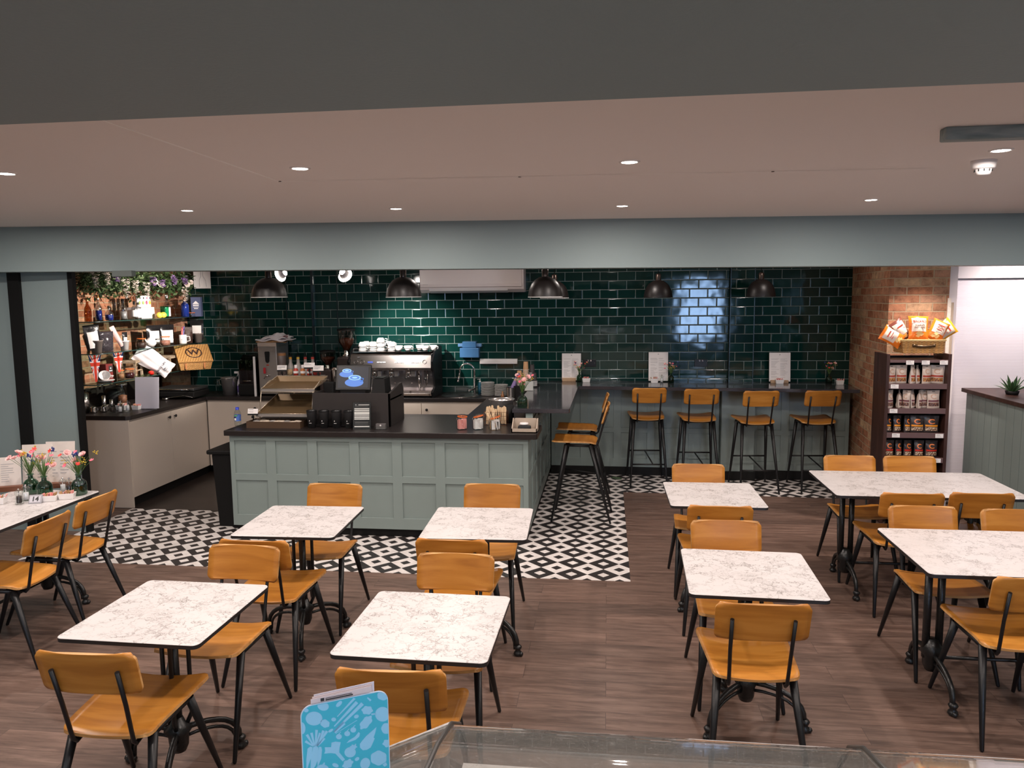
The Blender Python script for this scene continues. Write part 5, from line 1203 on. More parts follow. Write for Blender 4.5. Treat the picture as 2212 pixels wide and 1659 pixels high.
# lowest shelf: tin, cup on saucer, jars, toy chairs, bag, hamper
z3 = onshelf(2)
t = thing('cocoa_tin', 'dark red cocoa tin with black label behind the tilted cup', 'tin', (-5.17, 7.33, z3)); MB().box(-0.045, 0.045, -0.055, 0.055, 0, 0.175).build('tin_body', mat('dark_red_card', (0.16, 0.022, 0.020), 0.45), t, bevel=0.004)
b = MB(); b.box(0.0452, 0.0458, -0.012, 0.05, 0.09, 0.155); b.build('black_label', INK, t); b = MB(); b.box(0.046, 0.0464, -0.01, 0.04, 0.100, 0.108); b.ball((0.046, 0.018, 0.130), 0.009, 10, sz=(0.1, 1, 1)); b.build('label_print', PAPER, t)
t = thing('saucer', 'white saucer under the tilted coffee cup', 'saucer', (-5.10, 7.22, z3)); MB().lathe([(0, 0.003), (0.05, 0.0), (0.085, 0.018), (0.086, 0.021), (0.05, 0.007), (0, 0.007)], n=32).build('dish', WHITE, t)
t = thing('coffee_cup', 'white coffee cup lying tilted on the saucer', 'cup', (-5.105, 7.215, z3+0.020)); Q = Matrix.Translation((0, 0, 0.036)) @ Matrix.Rotation(0.6, 4, 'Z') @ Matrix.Rotation(0.95, 4, 'X')
MB().lathe([(0, -0.034), (0.026, -0.034), (0.046, -0.01), (0.055, 0.030), (0.052, 0.030), (0.043, -0.006), (0, -0.028)], n=28, M=Q).build('cup_body', WHITE, t); MB().tube([(0.05, 0, 0.02), (0.08, 0, 0.01), (0.07, 0, -0.015), (0.045, 0, -0.01)], 0.005, 8, M=Q).build('handle', WHITE, t)
lowjar(-5.12, 7.50, z3, 0.040, 0.095, 'small brown jar just left of the jam jar', mat('biscuit_crumbs', (0.30, 0.14, 0.06), 0.6))
lowjar(-5.06, 7.56, z3, 0.055, 0.105, 'clip-top jar of dark jam on the lowest glass shelf', JAM)
DW = MATS['pale_driftwood']
def toychair(x, y, rz, lab, hb):
    t = thing('miniature_chair', lab, 'miniature chair', (x, y, z3), rz, 'miniature slatted wooden chairs')
    for sx in (-1, 1):
        MB().box(sx*0.10-0.011, sx*0.10+0.011, -0.10, -0.078, 0, 0.165).build('leg', DW, t); MB().box(sx*0.10-0.011, sx*0.10+0.011, 0.078, 0.10, 0, hb).build('leg', DW, t)
    b = MB(); b.box(-0.115, 0.115, -0.105, 0.105, 0.150, 0.165); b.box(-0.10, 0.10, -0.094, -0.084, 0.06, 0.072); b.box(-0.10, 0.10, 0.084, 0.094, 0.06, 0.072); b.build('seat_frame', DW, t)
    for k in range(5): MB().box(-0.095+0.042*k, -0.070+0.042*k, -0.10, 0.10, 0.1655, 0.178).build('seat_slat', DW, t)
    for zz in (0.21, 0.265): MB().box(-0.09, 0.09, 0.084, 0.094, zz, zz+0.018).build('back_rail', DW, t)
    return t
toychair(-5.20, 7.78, PI/2+0.25, 'miniature slatted chair left of the paper bag', 0.285)
toychair(-5.16, 8.42, PI/2+0.1, 'miniature slatted chair between the paper bag and the hamper', 0.285)
t = thing('paper_bag', 'crumpled white printed paper bag hanging over the edge of the lowest shelf', 'bag', (-5.02, 7.93, z3+0.16))
t.rotation_euler = (0.25, 0.62, PI/2-0.62)
b = MB(); rnd = random.Random(9)
def bagf(s):
    def fn(u, v):
        puff = 0.040*math.sin(u*PI)**0.6*(1-abs(2*v-1)**2)*(0.5+0.5*(1-u)); n_ = 0.006*math.sin(9*u+5*v*s)+0.005*math.sin(17*v+3*u)
        return (-0.20+0.43*u, s*puff+n_, (v-0.5)*(0.20+0.02*math.sin(6*u)))
    return fn
b.grid(bagf(-1), 26, 14); b.grid(bagf(1), 26, 14); b.build('bag_body', mat('white_kraft_paper', (0.80, 0.75, 0.76), 0.75, bump=0.5, bscale=25), t, weld=False)
text('WESTON', 0.034, mat('slate_ink', (0.06, 0.055, 0.08), 0.6), t, (0.105, -0.030, 0.0), (PI/2, PI/2, 0.0), bold=0.0004)
o = MB().lathe([(0.024, 0), (0.027, 0), (0.027, 0.001), (0.024, 0.001)], n=28, M=Matrix.Translation((0.150, -0.026, 0.0)) @ Matrix.Rotation(PI/2, 4, 'X')).build('crest_ring', MATS['slate_ink'], t)
text('W', 0.024, MATS['slate_ink'], t, (0.150, -0.028, 0.0), (PI/2, PI/2, 0.0), bold=0.0006)
text('food hall', 0.018, MATS['slate_ink'], t, (0.075, -0.034, 0.0), (PI/2, PI/2, 0.0)) if False else None
TOM = mat('shiny_red_tomato', (0.55, 0.02, 0.012), 0.12)
def veg(x, y, r, lab, sz=(1, 1, 0.8), nm='tomato', m_=None):
    t = thing(nm, lab, nm.replace('_', ' '), (x, y, z3)); MB().ball((0, 0, r*sz[2]), r, 16, sz=sz).build('flesh', m_ or TOM, t)
    b = MB()
    for k in range(5): b.tube([(0, 0, r*sz[2]*1.98), (0.35*r*math.cos(k*1.26), 0.35*r*math.sin(k*1.26), r*sz[2]*1.93)], 0.0022, 5)
    b.build('stalk', STEM, t); return t
veg(-5.03, 7.90, 0.032, 'red tomato under the paper bag on the lowest shelf')
veg(-5.03, 8.56, 0.030, 'red pepper before the hamper, left one', (0.8, 1.3, 0.8), 'red_pepper')
veg(-5.02, 8.66, 0.027, 'red pepper with green stalk before the hamper, right one', (0.9, 1.1, 0.9), 'red_pepper')
b = MB(); rnd = random.Random(4)
for k in range(90):
    y = 7.62+rnd.random()*0.65; x = -5.05+rnd.uniform(-0.04, 0.03); a = rnd.uniform(0, 6.28); L = rnd.uniform(0.02, 0.05)
    b.add([(x, y, 0.003), (x+L*math.cos(a)*0.5-0.004, y+L*math.sin(a)*0.5, 0.012), (x+L*math.cos(a), y+L*math.sin(a), rnd.uniform(0.002, 0.02)), (x+L*math.cos(a)*0.5+0.004, y+L*math.sin(a)*0.5, 0.010)], [(0, 1, 2, 3)])
o = b.build('greenery', mat('dull_leaf_green', (0.06, 0.09, 0.03), 0.6), loc=(0, 0, z3)); tag(o, 'strewn green leaves along the edge of the lowest shelf', 'leaves', kind='stuff')
t = thing('wicker_hamper', 'wicker hamper with a circled W on its tilted lid at the right', 'hamper', (-4.93, 8.60, z3), 0.70); t.scale = (0.80, 0.85, 1.0)
WIC = MATS['woven_wicker']; LTH = mat('tan_leather', (0.42, 0.15, 0.04), 0.5)
b = MB(); b.add([(-0.20, -0.14, 0), (0.22, -0.14, 0), (0.22, 0.15, 0), (-0.20, 0.15, 0), (-0.225, -0.165, 0.085), (0.245, -0.165, 0.085), (0.245, 0.15, 0.262), (-0.225, 0.15, 0.262)], [(0, 3, 2, 1), (4, 5, 6, 7), (0, 1, 5, 4), (1, 2, 6, 5), (2, 3, 7, 6), (3, 0, 4, 7)]); b.build('basket', WIC, t, bevel=0.006)
ang = math.atan2(0.177, 0.315); Q = Matrix.Translation((0.01, -0.175, 0.088)) @ Matrix.Rotation(ang, 4, 'X')
MB().box(-0.245, 0.245, 0, 0.375, 0, 0.022, M=Q).build('lid', WIC, t, bevel=0.006)
b = MB(); b.lathe([(0.100, 0.0225), (0.117, 0.0225), (0.117, 0.0235), (0.100, 0.0235)], n=48, M=Q @ Matrix.Translation((0.005, 0.19, 0))); o = b.build('lid_ring', mat('dark_brown_brand', (0.035, 0.014, 0.010), 0.7), t)
wo = text('W', 0.150, MATS['dark_brown_brand'], t, (0, 0, 0), (0, 0, 0), 'lid_letter', ext=0.0006, bold=0.004, sx=1.05)
wo.matrix_local = Q @ Matrix.Translation((0.005, 0.19, 0.0240))
b = MB()
for x in (-0.13, 0.13): b.box(x-0.012, x+0.012, -0.172, -0.166, 0.02, 0.085)
b.build('strap', LTH, t)
# hanging pennants
FB = mat('navy_cloth', (0.012, 0.018, 0.10), 0.8); FW = mat('white_cloth', (0.72, 0.68, 0.70), 0.8); FR = mat('red_cloth', (0.62, 0.035, 0.012), 0.8)
def pennant(x, y, w, h, lab):
    t = thing('flag_pennant', lab, 'pennant', (x, y, zs[1]-0.012), PI/2-0.62, 'union flag pennants under the middle shelf')
    def clip(poly):      # clip polygons to the pennant outline (a tapering strip)
        return poly
    hw = lambda z: w/2*(1+z/h*0.86)      # z negative downwards
    b = MB(); n = 14
    def strip(f0, f1, z0, z1, y_, mi):
        for i in range(n):
            a = z0+(z1-z0)*i/n; c = z0+(z1-z0)*(i+1)/n
            b.add([(f0(a), y_, a), (f1(a), y_, a), (f1(c), y_, c), (f0(c), y_, c)], [(0, 1, 2, 3)], mi)
    strip(lambda z: -hw(z), hw, 0, -h, 0.0, 0)
    lim = lambda v, z: max(-hw(z), min(hw(z), v))
    zc = -h*0.36
    for s in (-1, 1):
        for off, ww, mi, yy in ((0, 0.020, 1, -0.0006), (0.002, 0.008, 2, -0.0010)):
            strip(lambda z, s=s, o=off, q=ww: lim(s*(abs(z-zc)*0.42+o)-q/2*1.3, z), lambda z, s=s, o=off, q=ww: lim(s*(abs(z-zc)*0.42+o)+q/2*1.3, z), 0, -h, yy, mi)
    strip(lambda z: lim(-0.019, z), lambda z: lim(0.019, z), 0, -h, -0.0014, 1)
    strip(lambda z: -hw(z), hw, zc+0.030, zc-0.030, -0.0014, 1)
    strip(lambda z: lim(-0.012, z), lambda z: lim(0.012, z), 0, -h, -0.0020, 2); strip(lambda z: -hw(z), hw, zc+0.018, zc-0.018, -0.0020, 2)
    o = b.build('cloth', [FB, FW, FR], t, weld=False)
    return t
pennant(-5.10, 7.075, 0.125, 0.275, 'union flag pennant hanging at the left under the middle shelf')
pennant(-5.10, 7.45, 0.115, 0.215, 'union flag pennant hanging behind the cocoa tin')
# garland of artificial flowers along the top
g = thing('flower_garland', 'thick garland of artificial leaves and flowers above the top glass shelf', 'garland', (0, 0, 0))
b = MB(); b2 = MB(); rnd = random.Random(12)
for k in range(4600):
    y = 6.98+rnd.random()*1.9; x = -5.13+rnd.gauss(0, 0.06); z = 2.30+rnd.gauss(0, 0.06)
    if rnd.random() < 0.10: z -= 0.07
    L = rnd.uniform(0.03, 0.085); d = Vector((rnd.uniform(-1, 1), rnd.uniform(-1, 1), rnd.uniform(-1, 0.6))).normalized(); s = d.cross(Vector((rnd.uniform(-1, 1), rnd.uniform(-1, 1), 1))).normalized()*L*rnd.uniform(0.10, 0.26)
    p = Vector((x, y, z)); (b if rnd.random() < 0.7 else b2).add([p, p+d*L*0.5+s, p+d*L, p+d*L*0.5-s], [(0, 1, 2, 3)])
tag(b.build('foliage', mat('dark_artificial_leaf', (0.030, 0.060, 0.018), 0.5), g, weld=False), kind='stuff')
tag(b2.build('light_foliage', mat('sage_artificial_leaf', (0.12, 0.17, 0.075), 0.5), g, weld=False), kind='stuff')
def spike(x, y, z, L, m_, nm):
    b = MB()
    for k in range(34):
        t_ = k/34; r = 0.030*(1-t_*0.7); a = k*2.4; c = (x+r*math.cos(a), y+r*math.sin(a)+0.02*t_, z-L*t_)
        c = tuple(v_+rnd.uniform(-.006, .006) for v_ in c); petals(b, c, rnd.uniform(0.018, 0.030)*(1-0.35*t_), 5, rnd.uniform(-.3, .9)); petals(b, (c[0]+0.01, c[1], c[2]), 0.018*(1-0.35*t_), 4, rnd.uniform(-.6, .3))
    b.build(nm, m_, g, weld=False)
LIL = mat('lilac_petal', (0.36, 0.22, 0.46), 0.6); WHP = mat('white_petal', (0.82, 0.74, 0.68), 0.6)
for y, z, L in ((7.02, 2.36, 0.16), (7.20, 2.36, 0.13), (7.50, 2.29, 0.20), (7.66, 2.28, 0.13), (7.86, 2.26, 0.16), (8.62, 2.22, 0.20)): spike(-5.00, y, z, L, WHP, 'white_blossom_spray')
for y, z in ((7.34, 2.35), (8.15, 2.30), (8.40, 2.34), (8.62, 2.34), (7.98, 2.32)): spike(-4.99, y, z, 0.09, LIL, 'lilac_blossom_spray')
for y, z in ((8.18, 2.24), (8.06, 2.27), (8.80, 2.28), (8.72, 2.25)):
    b = MB(); petals(b, (0, 0, 0), 0.040, 8, 0.4); petals(b, (0, 0, 0.004), 0.030, 7, 0.8); petals(b, (0, 0, 0.006), 0.02, 5, 1.1); o = b.build('cream_rose', CREAM, g, (-5.02, y, z), weld=False); o.rotation_euler = (0.9, 0.6, 0.5)
t = thing('poster', 'white poster with a bottle outline hanging at the right end of the garland', 'poster', (-4.92, 8.90, 2.21), 0.2); MB().box(-0.10, 0.10, 0, 0.004, 0, 0.30).build('poster_sheet', PAPER, t)
MB().tube([(-0.03, -0.002, 0.02), (-0.035, -0.002, 0.10), (-0.012, -0.002, 0.15), (-0.010, -0.002, 0.22), (0.010, -0.002, 0.22), (0.012, -0.002, 0.15), (0.04, -0.002, 0.10), (0.05, -0.002, 0.02)], 0.0015, 5).build('bottle_outline', GREY, t)
# ------------------------------------------------------------------ left worktop
o = MB().lathe([(0, 0.001), (0.046, 0), (0.046, 0.205), (0.043, 0.205), (0.042, 0.01), (0, 0.01)], n=28).build('steel_canister', STEEL, loc=(-5.375, 7.20, ZC)); tag(o, 'tall brushed steel canister, leftmost on the left worktop', 'canister', 'steel canisters by the alcove post')
o2 = o.copy(); COL.objects.link(o2); o2.location = (-5.29, 7.13, ZC); o2['label'] = 'tall brushed steel canister just right of its twin on the left worktop'
for x, y, r, h, lab in ((-5.235, 7.36, 0.020, 0.150, 'slim steel shaker beside the tall canisters'), (-5.18, 7.40, 0.018, 0.105, 'short slim steel shaker beside the slim one')):
    o = MB().lathe([(0, 0.001), (r, 0), (r, h), (0, h)], n=20).build('steel_shaker', STEEL, loc=(x, y, ZC)); tag(o, lab, 'shaker')
for x, y, lab in ((-5.20, 7.14, 'small steel milk jug before the slim shakers'), (-5.13, 7.20, 'small steel milk jug beside the sugar dish'), (-5.17, 7.29, 'small steel milk jug standing behind two others')):
    t = thing('milk_jug', lab, 'jug', (x, y, ZC), group='little steel milk jugs'); MB().lathe([(0, 0.001), (0.030, 0), (0.034, 0.02), (0.026, 0.05), (0.030, 0.065), (0.027, 0.064), (0.022, 0.05), (0, 0.02)], n=22).build('jug_body', CHROME, t); MB().tube([(0.028, 0, 0.055), (0.048, 0, 0.05), (0.045, 0, 0.02), (0.030, 0, 0.015)], 0.003, 6).build('handle', CHROME, t)
sugar_dish(-5.05, 7.38, ZC, 0.11, 0.07, 0.05, 'blue-white sugar dish on the left worktop', cols=(0, 1, 2), seed=31)
sugar_dish(-4.90, 7.40, ZC, 0.08, 0.06, 0.045, 'white sugar dish beside the blank sign on the left worktop', cols=(0, 2), seed=32)
for i, (x, y, f, lab) in enumerate(((-5.03, 7.19, PEP, 'pepper mill, front left of the four on the left worktop'), (-4.95, 7.20, SALT, 'salt mill, front right of the four on the left worktop'), (-5.00, 7.29, PEP, 'pepper mill, back left of the four on the left worktop'), (-4.92, 7.28, SALT, 'salt mill, back right of the four on the left worktop'))): shaker_pot(x, y, ZC, 0.115, lab, f)
t = thing('sign_holder', 'blank white sign in a stand on the left worktop under the shelves', 'sign', (-4.82, 7.46, ZC), 0.05); MB().box(-0.13, 0.13, 0, 0.004, 0.006, 0.335, M=Matrix.Rotation(-0.10, 4, 'X')).build('blank_sheet', mat('cool_white_sheet', (0.70, 0.68, 0.76), 0.5), t); MB().box(-0.13, 0.13, -0.06, 0.03, 0, 0.006).build('foot', GLASS, t)
t = thing('glass_canister', 'tall glass canister with steel lid behind the blank sign', 'canister', (-5.20, 7.62, ZC)); MB().lathe([(0, 0.001), (0.048, 0), (0.048, 0.23)], n=24).build('glass_body', GLASS, t); MB().lathe([(0.050, 0.23), (0.054, 0.235), (0.054, 0.25), (0, 0.252)], n=24).build('lid', STEEL, t); MB().lathe([(0, 0.004), (0.044, 0.004), (0.044, 0.12), (0, 0.13)], n=20).build('contents', mat('brown_tea', (0.20, 0.075, 0.035), 0.6, var=0.6, vscale=80), t)
t = thing('round_black_tin', 'round black appliance behind the glass canister', 'appliance', (-5.34, 7.68, ZC), 0); MB().lathe([(0, 0), (0.09, 0), (0.10, 0.02), (0.10, 0.16), (0.07, 0.19), (0, 0.19)], n=28).build('body', BLKM, t)
t = thing('panini_press', 'dark contact grill on the worktop beneath the hamper', 'grill', (-5.00, 8.35, ZC)); MB().box(-0.20, 0.30, -0.17, 0.18, 0.02, 0.09).build('grill_base', BLKM, t, bevel=0.01); MB().box(-0.19, 0.29, -0.15, 0.18, 0.095, 0.13).build('grill_lid', mat('dark_steel', (0.10, 0.10, 0.10), 0.3, 0.8), t, bevel=0.01); MB().tube([(-0.15, -0.14, 0.11), (-0.15, -0.22, 0.12), (0.25, -0.22, 0.12), (0.25, -0.14, 0.11)], 0.008, 8).build('handle', CHROME, t)
t = thing('steel_ladle', 'steel scoop lying at the left end of the contact grill', 'scoop', (-5.0, 8.10, ZC)); MB().lathe([(0, 0), (0.03, 0.006), (0.04, 0.03), (0.037, 0.03), (0, 0.01)], n=20).build('bowl', CHROME, t); MB().tube([(0.03, 0, 0.03), (0.2, 0.05, 0.05), (0.3, 0.05, 0.03)], 0.004, 6).build('handle', CHROME, t)
goblet(-4.66, 8.66, ZC, 0.045, 0.19, 'upright stem glass left of the champagne bucket', 'balloon', 'wine_glass')
t = thing('champagne_bucket', 'polished champagne bucket with handles on the worktop left of the spray bottle', 'bucket', (-4.52, 8.68, ZC)); MB().lathe([(0, 0.003), (0.078, 0), (0.098, 0.20), (0.104, 0.206), (0.10, 0.21), (0.09, 0.19), (0, 0.19)], n=32).build('bucket', MATS['satin_bright_steel'], t)
for s in (-1, 1): MB().tube([(s*0.095, 0, 0.18), (s*0.13, 0, 0.175), (s*0.125, 0, 0.12), (s*0.09, 0, 0.11)], 0.005, 8).build('handle', CHROME, t)
t = thing('spray_bottle', 'white trigger spray bottle with purple label beside the blender', 'bottle', (-4.375, 8.66, ZC)); MB().lathe([(0, 0.001), (0.034, 0), (0.036, 0.02), (0.036, 0.12), (0.030, 0.16), (0.014, 0.20), (0.013, 0.22)], n=22).build('bottle', mat('cloudy_plastic', (0.62, 0.60, 0.66), 0.3), t); b = MB(); b.cbox((0, 0, 0.25), (0.022, 0.022, 0.06)); b.cbox((-0.03, 0, 0.268), (0.07, 0.022, 0.025)); b.tube([(-0.02, 0, 0.255), (-0.035, 0, 0.22)], 0.004, 6); b.build('trigger_head', PLASW, t, bevel=0.004); MB().lathe([(0.0365, 0.03), (0.0365, 0.11)], n=22).build('label', mat('purple_green_label', (0.20, 0.14, 0.42), 0.4, var=0.5, vscale=25), t)
# blender with clear sound hood
t = thing('blender', 'black bar blender under a smoky sound hood beside the water boiler', 'blender', (-4.235, 8.70, ZC)); MB().box(-0.115, 0.115, -0.15, 0.15, 0, 0.14).build('base', BLKM, t, bevel=0.015)
HOOD = thin_glass('smoky_hood', (0.30, 0.29, 0.30), 1.4); MX3 = MX; b = MB(); b.prism([(-0.13, 0.14), (0.13, 0.14), (0.13, 0.47), (0.0, 0.48), (-0.09, 0.42), (-0.13, 0.30)], -0.105, 0.105, M=MX3); b.build('hood', HOOD, t); MB().lathe([(0, 0.15), (0.05, 0.15), (0.07, 0.36), (0.065, 0.40), (0, 0.41)], n=16).build('jug', thin_glass('smoky_jug', (0.4, 0.38, 0.36), 1.3), t); MB().tube([(-0.05, -0.135, 0.175), (0.05, -0.135, 0.175)], 0.005, 8).build('hood_handle', CHROME, t)
# hot water boiler
t = thing('water_boiler', 'tall brushed steel hot water boiler with red tap lever', 'boiler', (-3.97, 8.70, ZC)); MB().box(-0.115, 0.115, -0.14, 0.20, 0.02, 0.63).build('body', mat('satin_steel_panel', (0.46, 0.42, 0.39), 0.38, 0.85), t, bevel=0.006); MB().box(-0.115, 0.115, -0.143, -0.14, 0.585, 0.63).build('top_band', mat('beige_band', (0.45, 0.36, 0.30), 0.5), t)
b = MB(); b.prism([(-0.030, 0.135), (-0.022, 0.03), (-0.010, 0.012), (0.010, 0.012), (0.022, 0.03), (0.030, 0.135), (0.022, 0.145), (-0.022, 0.145)], 0.142, 0.150, M=Matrix.Translation((0, 0, 0.38)) @ Matrix.Rotation(PI/2, 4, 'X')); b.build('black_badge', BLKM, t)
b = MB(); b.cbox((-0.035, -0.155, 0.30), (0.025, 0.02, 0.07)); b.build('tap_lever', mat('red_plastic', (0.45, 0.02, 0.03), 0.4), t, bevel=0.003); MB().tube([(0.03, -0.14, 0.245), (-0.03, -0.175, 0.24), (-0.035, -0.18, 0.21)], 0.009, 10).build('tap', CHROME, t); MB().ball((0, -0.142, 0.365), 0.014, 12, sz=(1.3, 0.15, 0.6)).build('red_mark', mat('red_print', (0.4, 0.05, 0.03), 0.5), t)
o = MB().box(-0.012, 0.012, -0.01, 0.01, 0, 0.47).build('cutting_board', PLASW, loc=(-4.108, 8.50, ZC), bevel=0.004); tag(o, 'white board on edge between blender and boiler', 'board')
t = thing('folded_cloths', 'heap of white tea towels on top of the water boiler', 'towels', (-3.93, 8.68, ZC+0.631)); rnd = random.Random(2)
for k, (w_, d_, zz, m_) in enumerate(((0.17, 0.13, 0.0, mat('tan_cloth', (0.48, 0.26, 0.12), 0.8)), (0.19, 0.14, 0.018, FW), (0.15, 0.12, 0.040, FW), (0.09, 0.08, 0.065, FW))):
    def cl(u, v, w_=w_, d_=d_, k=k): return (-w_+2*w_*u+0.02*k, -d_+2*d_*v, 0.030*math.sin(u*PI)*math.sin(v*PI)+0.012*math.sin(11*u+k*2)*math.sin(7*v+k)+0.012)
    M = Matrix.Translation((0, 0, zz)); MB().grid(cl, 14, 10, thick=0.01, M=M).build('tea_towel', m_, t, weld=False)
t = thing('dried_posy', 'small dark pink posy at the right end of the tea towels', 'posy', (-3.775, 8.62, ZC+0.66)); b = MB(); [petals(b, (rnd.uniform(-.035, .035), rnd.uniform(-.03, .03), rnd.uniform(-0.02, 0.05)), 0.016, 5, rnd.uniform(0, 1)) for k in range(26)]; b.build('blossoms', mat('dusty_pink_petal', (0.42, 0.15, 0.15), 0.7), t, weld=False)
# syrup bottles on a black stand
o = MB().box(-3.80, -3.40, 8.60, 8.86, ZC, ZC+0.20).build('bottle_stand', BLKM); tag(o, 'black box stand under the syrup bottles', 'stand')
SY = mat('milky_syrup_plastic', (0.42, 0.38, 0.36), 0.25)
for i, (x, c, lab) in enumerate(((-3.74, (0.75, 0.35, 0.03), 'orange-collared'), (-3.645, (0.78, 0.50, 0.08), 'amber-collared'), (-3.555, (0.50, 0.04, 0.03), 'dark red-collared'), (-3.465, (0.60, 0.06, 0.04), 'red-collared'))):
    t = thing('syrup_bottle', '%s syrup pump bottle, %s of four beside the boiler' % (lab, ('first', 'second', 'third', 'fourth')[i]), 'bottle', (x, 8.68, ZC+0.201), group='syrup pump bottles')
    MB().lathe([(0, 0.001), (0.040, 0), (0.041, 0.10), (0.036, 0.14), (0.019, 0.185), (0.017, 0.25), (0.019, 0.255)], n=22).build('bottle', SY, t)
    MB().lathe([(0.0185, 0.225), (0.0185, 0.250)], n=20).build('collar', mat('collar_%d' % i, c, 0.4), t)
    MB().lathe([(0.020, 0.252), (0.020, 0.268), (0.006, 0.272), (0.005, 0.305), (0, 0.307)], n=14).build('pump', BLKM, t)
t = thing('cup_canister', 'smoky plastic canister between boiler and syrups', 'canister', (-3.845, 8.66, ZC)); MB().lathe([(0, 0.001), (0.055, 0), (0.055, 0.50), (0.050, 0.51), (0, 0.51)], n=24).build('canister_body', mat('smoky_plastic', (0.16, 0.12, 0.11), 0.3), t); MB().lathe([(0.0555, 0.47), (0.0555, 0.50)], n=24).build('orange_band', mat('dull_orange_band', (0.45, 0.20, 0.08), 0.5), t)
# small topping bottles on the upper tray's back shelf
for i, (x, c) in enumerate(((-2.975, (0.5, 0.05, 0.03)), (-2.905, (0.5, 0.16, 0.04)), (-2.84, (0.55, 0.05, 0.03)))):
    t = thing('sauce_bottle', 'small sauce bottle with white cap behind the upper tray, %s of three' % ('left', 'middle', 'right')[i], 'bottle', (x, 7.02, 1.342), group='small sauce bottles behind the upper tray')
    MB().lathe([(0, 0.001), (0.022, 0), (0.023, 0.05), (0.012, 0.07)], n=18).build('bottle', mat('sauce_%d' % i, c, 0.2), t); MB().lathe([(0.013, 0.068), (0.013, 0.10), (0, 0.10)], n=16).build('cap', PLASW, t); MB().lathe([(0.0236, 0.02), (0.0236, 0.042)], n=18).build('label', PAPER, t)
t = thing('sprinkle_tub', 'clear tub of gold and white sprinkles behind the upper tray', 'tub', (-3.035, 7.02, 1.342)); MB().lathe([(0, 0.001), (0.028, 0), (0.030, 0.07)], n=20).build('tub', GLASS, t); MB().lathe([(0, 0.003), (0.026, 0.003), (0.027, 0.055), (0, 0.058)], n=18).build('sprinkles', mat('sprinkle_mix', (0.62, 0.40, 0.22), 0.6, var=0.9, vscale=150), t)
t = thing('berry_tub', 'clear tub of red berries behind the right of the upper tray', 'tub', (-2.765, 7.02, 1.342)); MB().lathe([(0, 0.001), (0.038, 0), (0.042, 0.055)], n=20).build('tub', GLASS, t); MB().lathe([(0, 0.003), (0.035, 0.003), (0.037, 0.04), (0, 0.045)], n=18).build('berries', mat('red_berries', (0.42, 0.03, 0.02), 0.3, bump=1.0, bscale=60), t)
o = MB().box(-3.10, -2.70, 6.975, 7.07, 1.325, 1.341).build('topping_shelf', TGREY); tag(o, 'narrow shelf behind the upper tray under the sauce bottles', 'shelf')
o = MB().tube([(-3.0, 7.02, ZC), (-3.0, 7.02, 1.325)], 0.008, 8).tube([(-2.8, 7.02, ZC), (-2.8, 7.02, 1.325)], 0.008, 8).build('shelf_post', WIRE); tag(o, 'two thin posts under the topping shelf', 'post')
# grinders
def grinder(x, y, h, lab, s=1.0):
    t = thing('coffee_grinder', lab, 'coffee grinder', (x, y, ZC), group='coffee grinders left of the espresso machine')
    MB().box(-0.085*s, 0.085*s, -0.12*s, 0.14*s, 0, h*0.58).build('body', mat('dark_brown_casing', (0.035, 0.022, 0.020), 0.4), t, bevel=0.02)
    MB().lathe([(0.05*s, h*0.58), (0.055*s, h*0.60), (0.035*s, h*0.62), (0.038*s, h*0.67)], n=24).build('neck', CHROME, t)
    MB().lathe([(0.036*s, h*0.66), (0.055*s, h*0.72), (0.095*s, h*0.80), (0.103*s, h*0.97)], n=28).build('hopper', thin_glass('smoky_hopper', (0.62, 0.55, 0.52), 1.4), t)
    MB().lathe([(0, h*0.665), (0.034*s, h*0.67), (0.052*s, h*0.72), (0.088*s, h*0.80), (0.090*s, h*0.84), (0, h*0.86)], n=24).build('beans', mat('roast_beans', (0.12, 0.035, 0.015), 0.4, var=0.6, vscale=110, bump=0.8, bscale=110), t)
    MB().lathe([(0.106*s, h*0.965), (0.106*s, h*0.985), (0.04*s, h), (0, h)], n=28).build('lid', BLKM, t)
    return t
grinder(-3.055, 8.72, 0.79, 'tall coffee grinder with a full bean hopper beside the espresso machine'); grinder(-3.30, 8.74, 0.53, 'smaller coffee grinder behind the till, hopper half empty', 0.9)
t = thing('glass_dispenser', 'tall steel and glass shaker behind the upper tray', 'dispenser', (-3.14, 8.42+0.15, ZC)); MB().lathe([(0, 0), (0.05, 0), (0.05, 0.30), (0.053, 0.31), (0.045, 0.34), (0, 0.345)], n=24).build('body', CHROME, t); MB().tube([(0.05, 0, 0.28), (0.09, 0, 0.26), (0.09, 0, 0.12), (0.05, 0, 0.10)], 0.008, 8).build('handle', BLK, t)
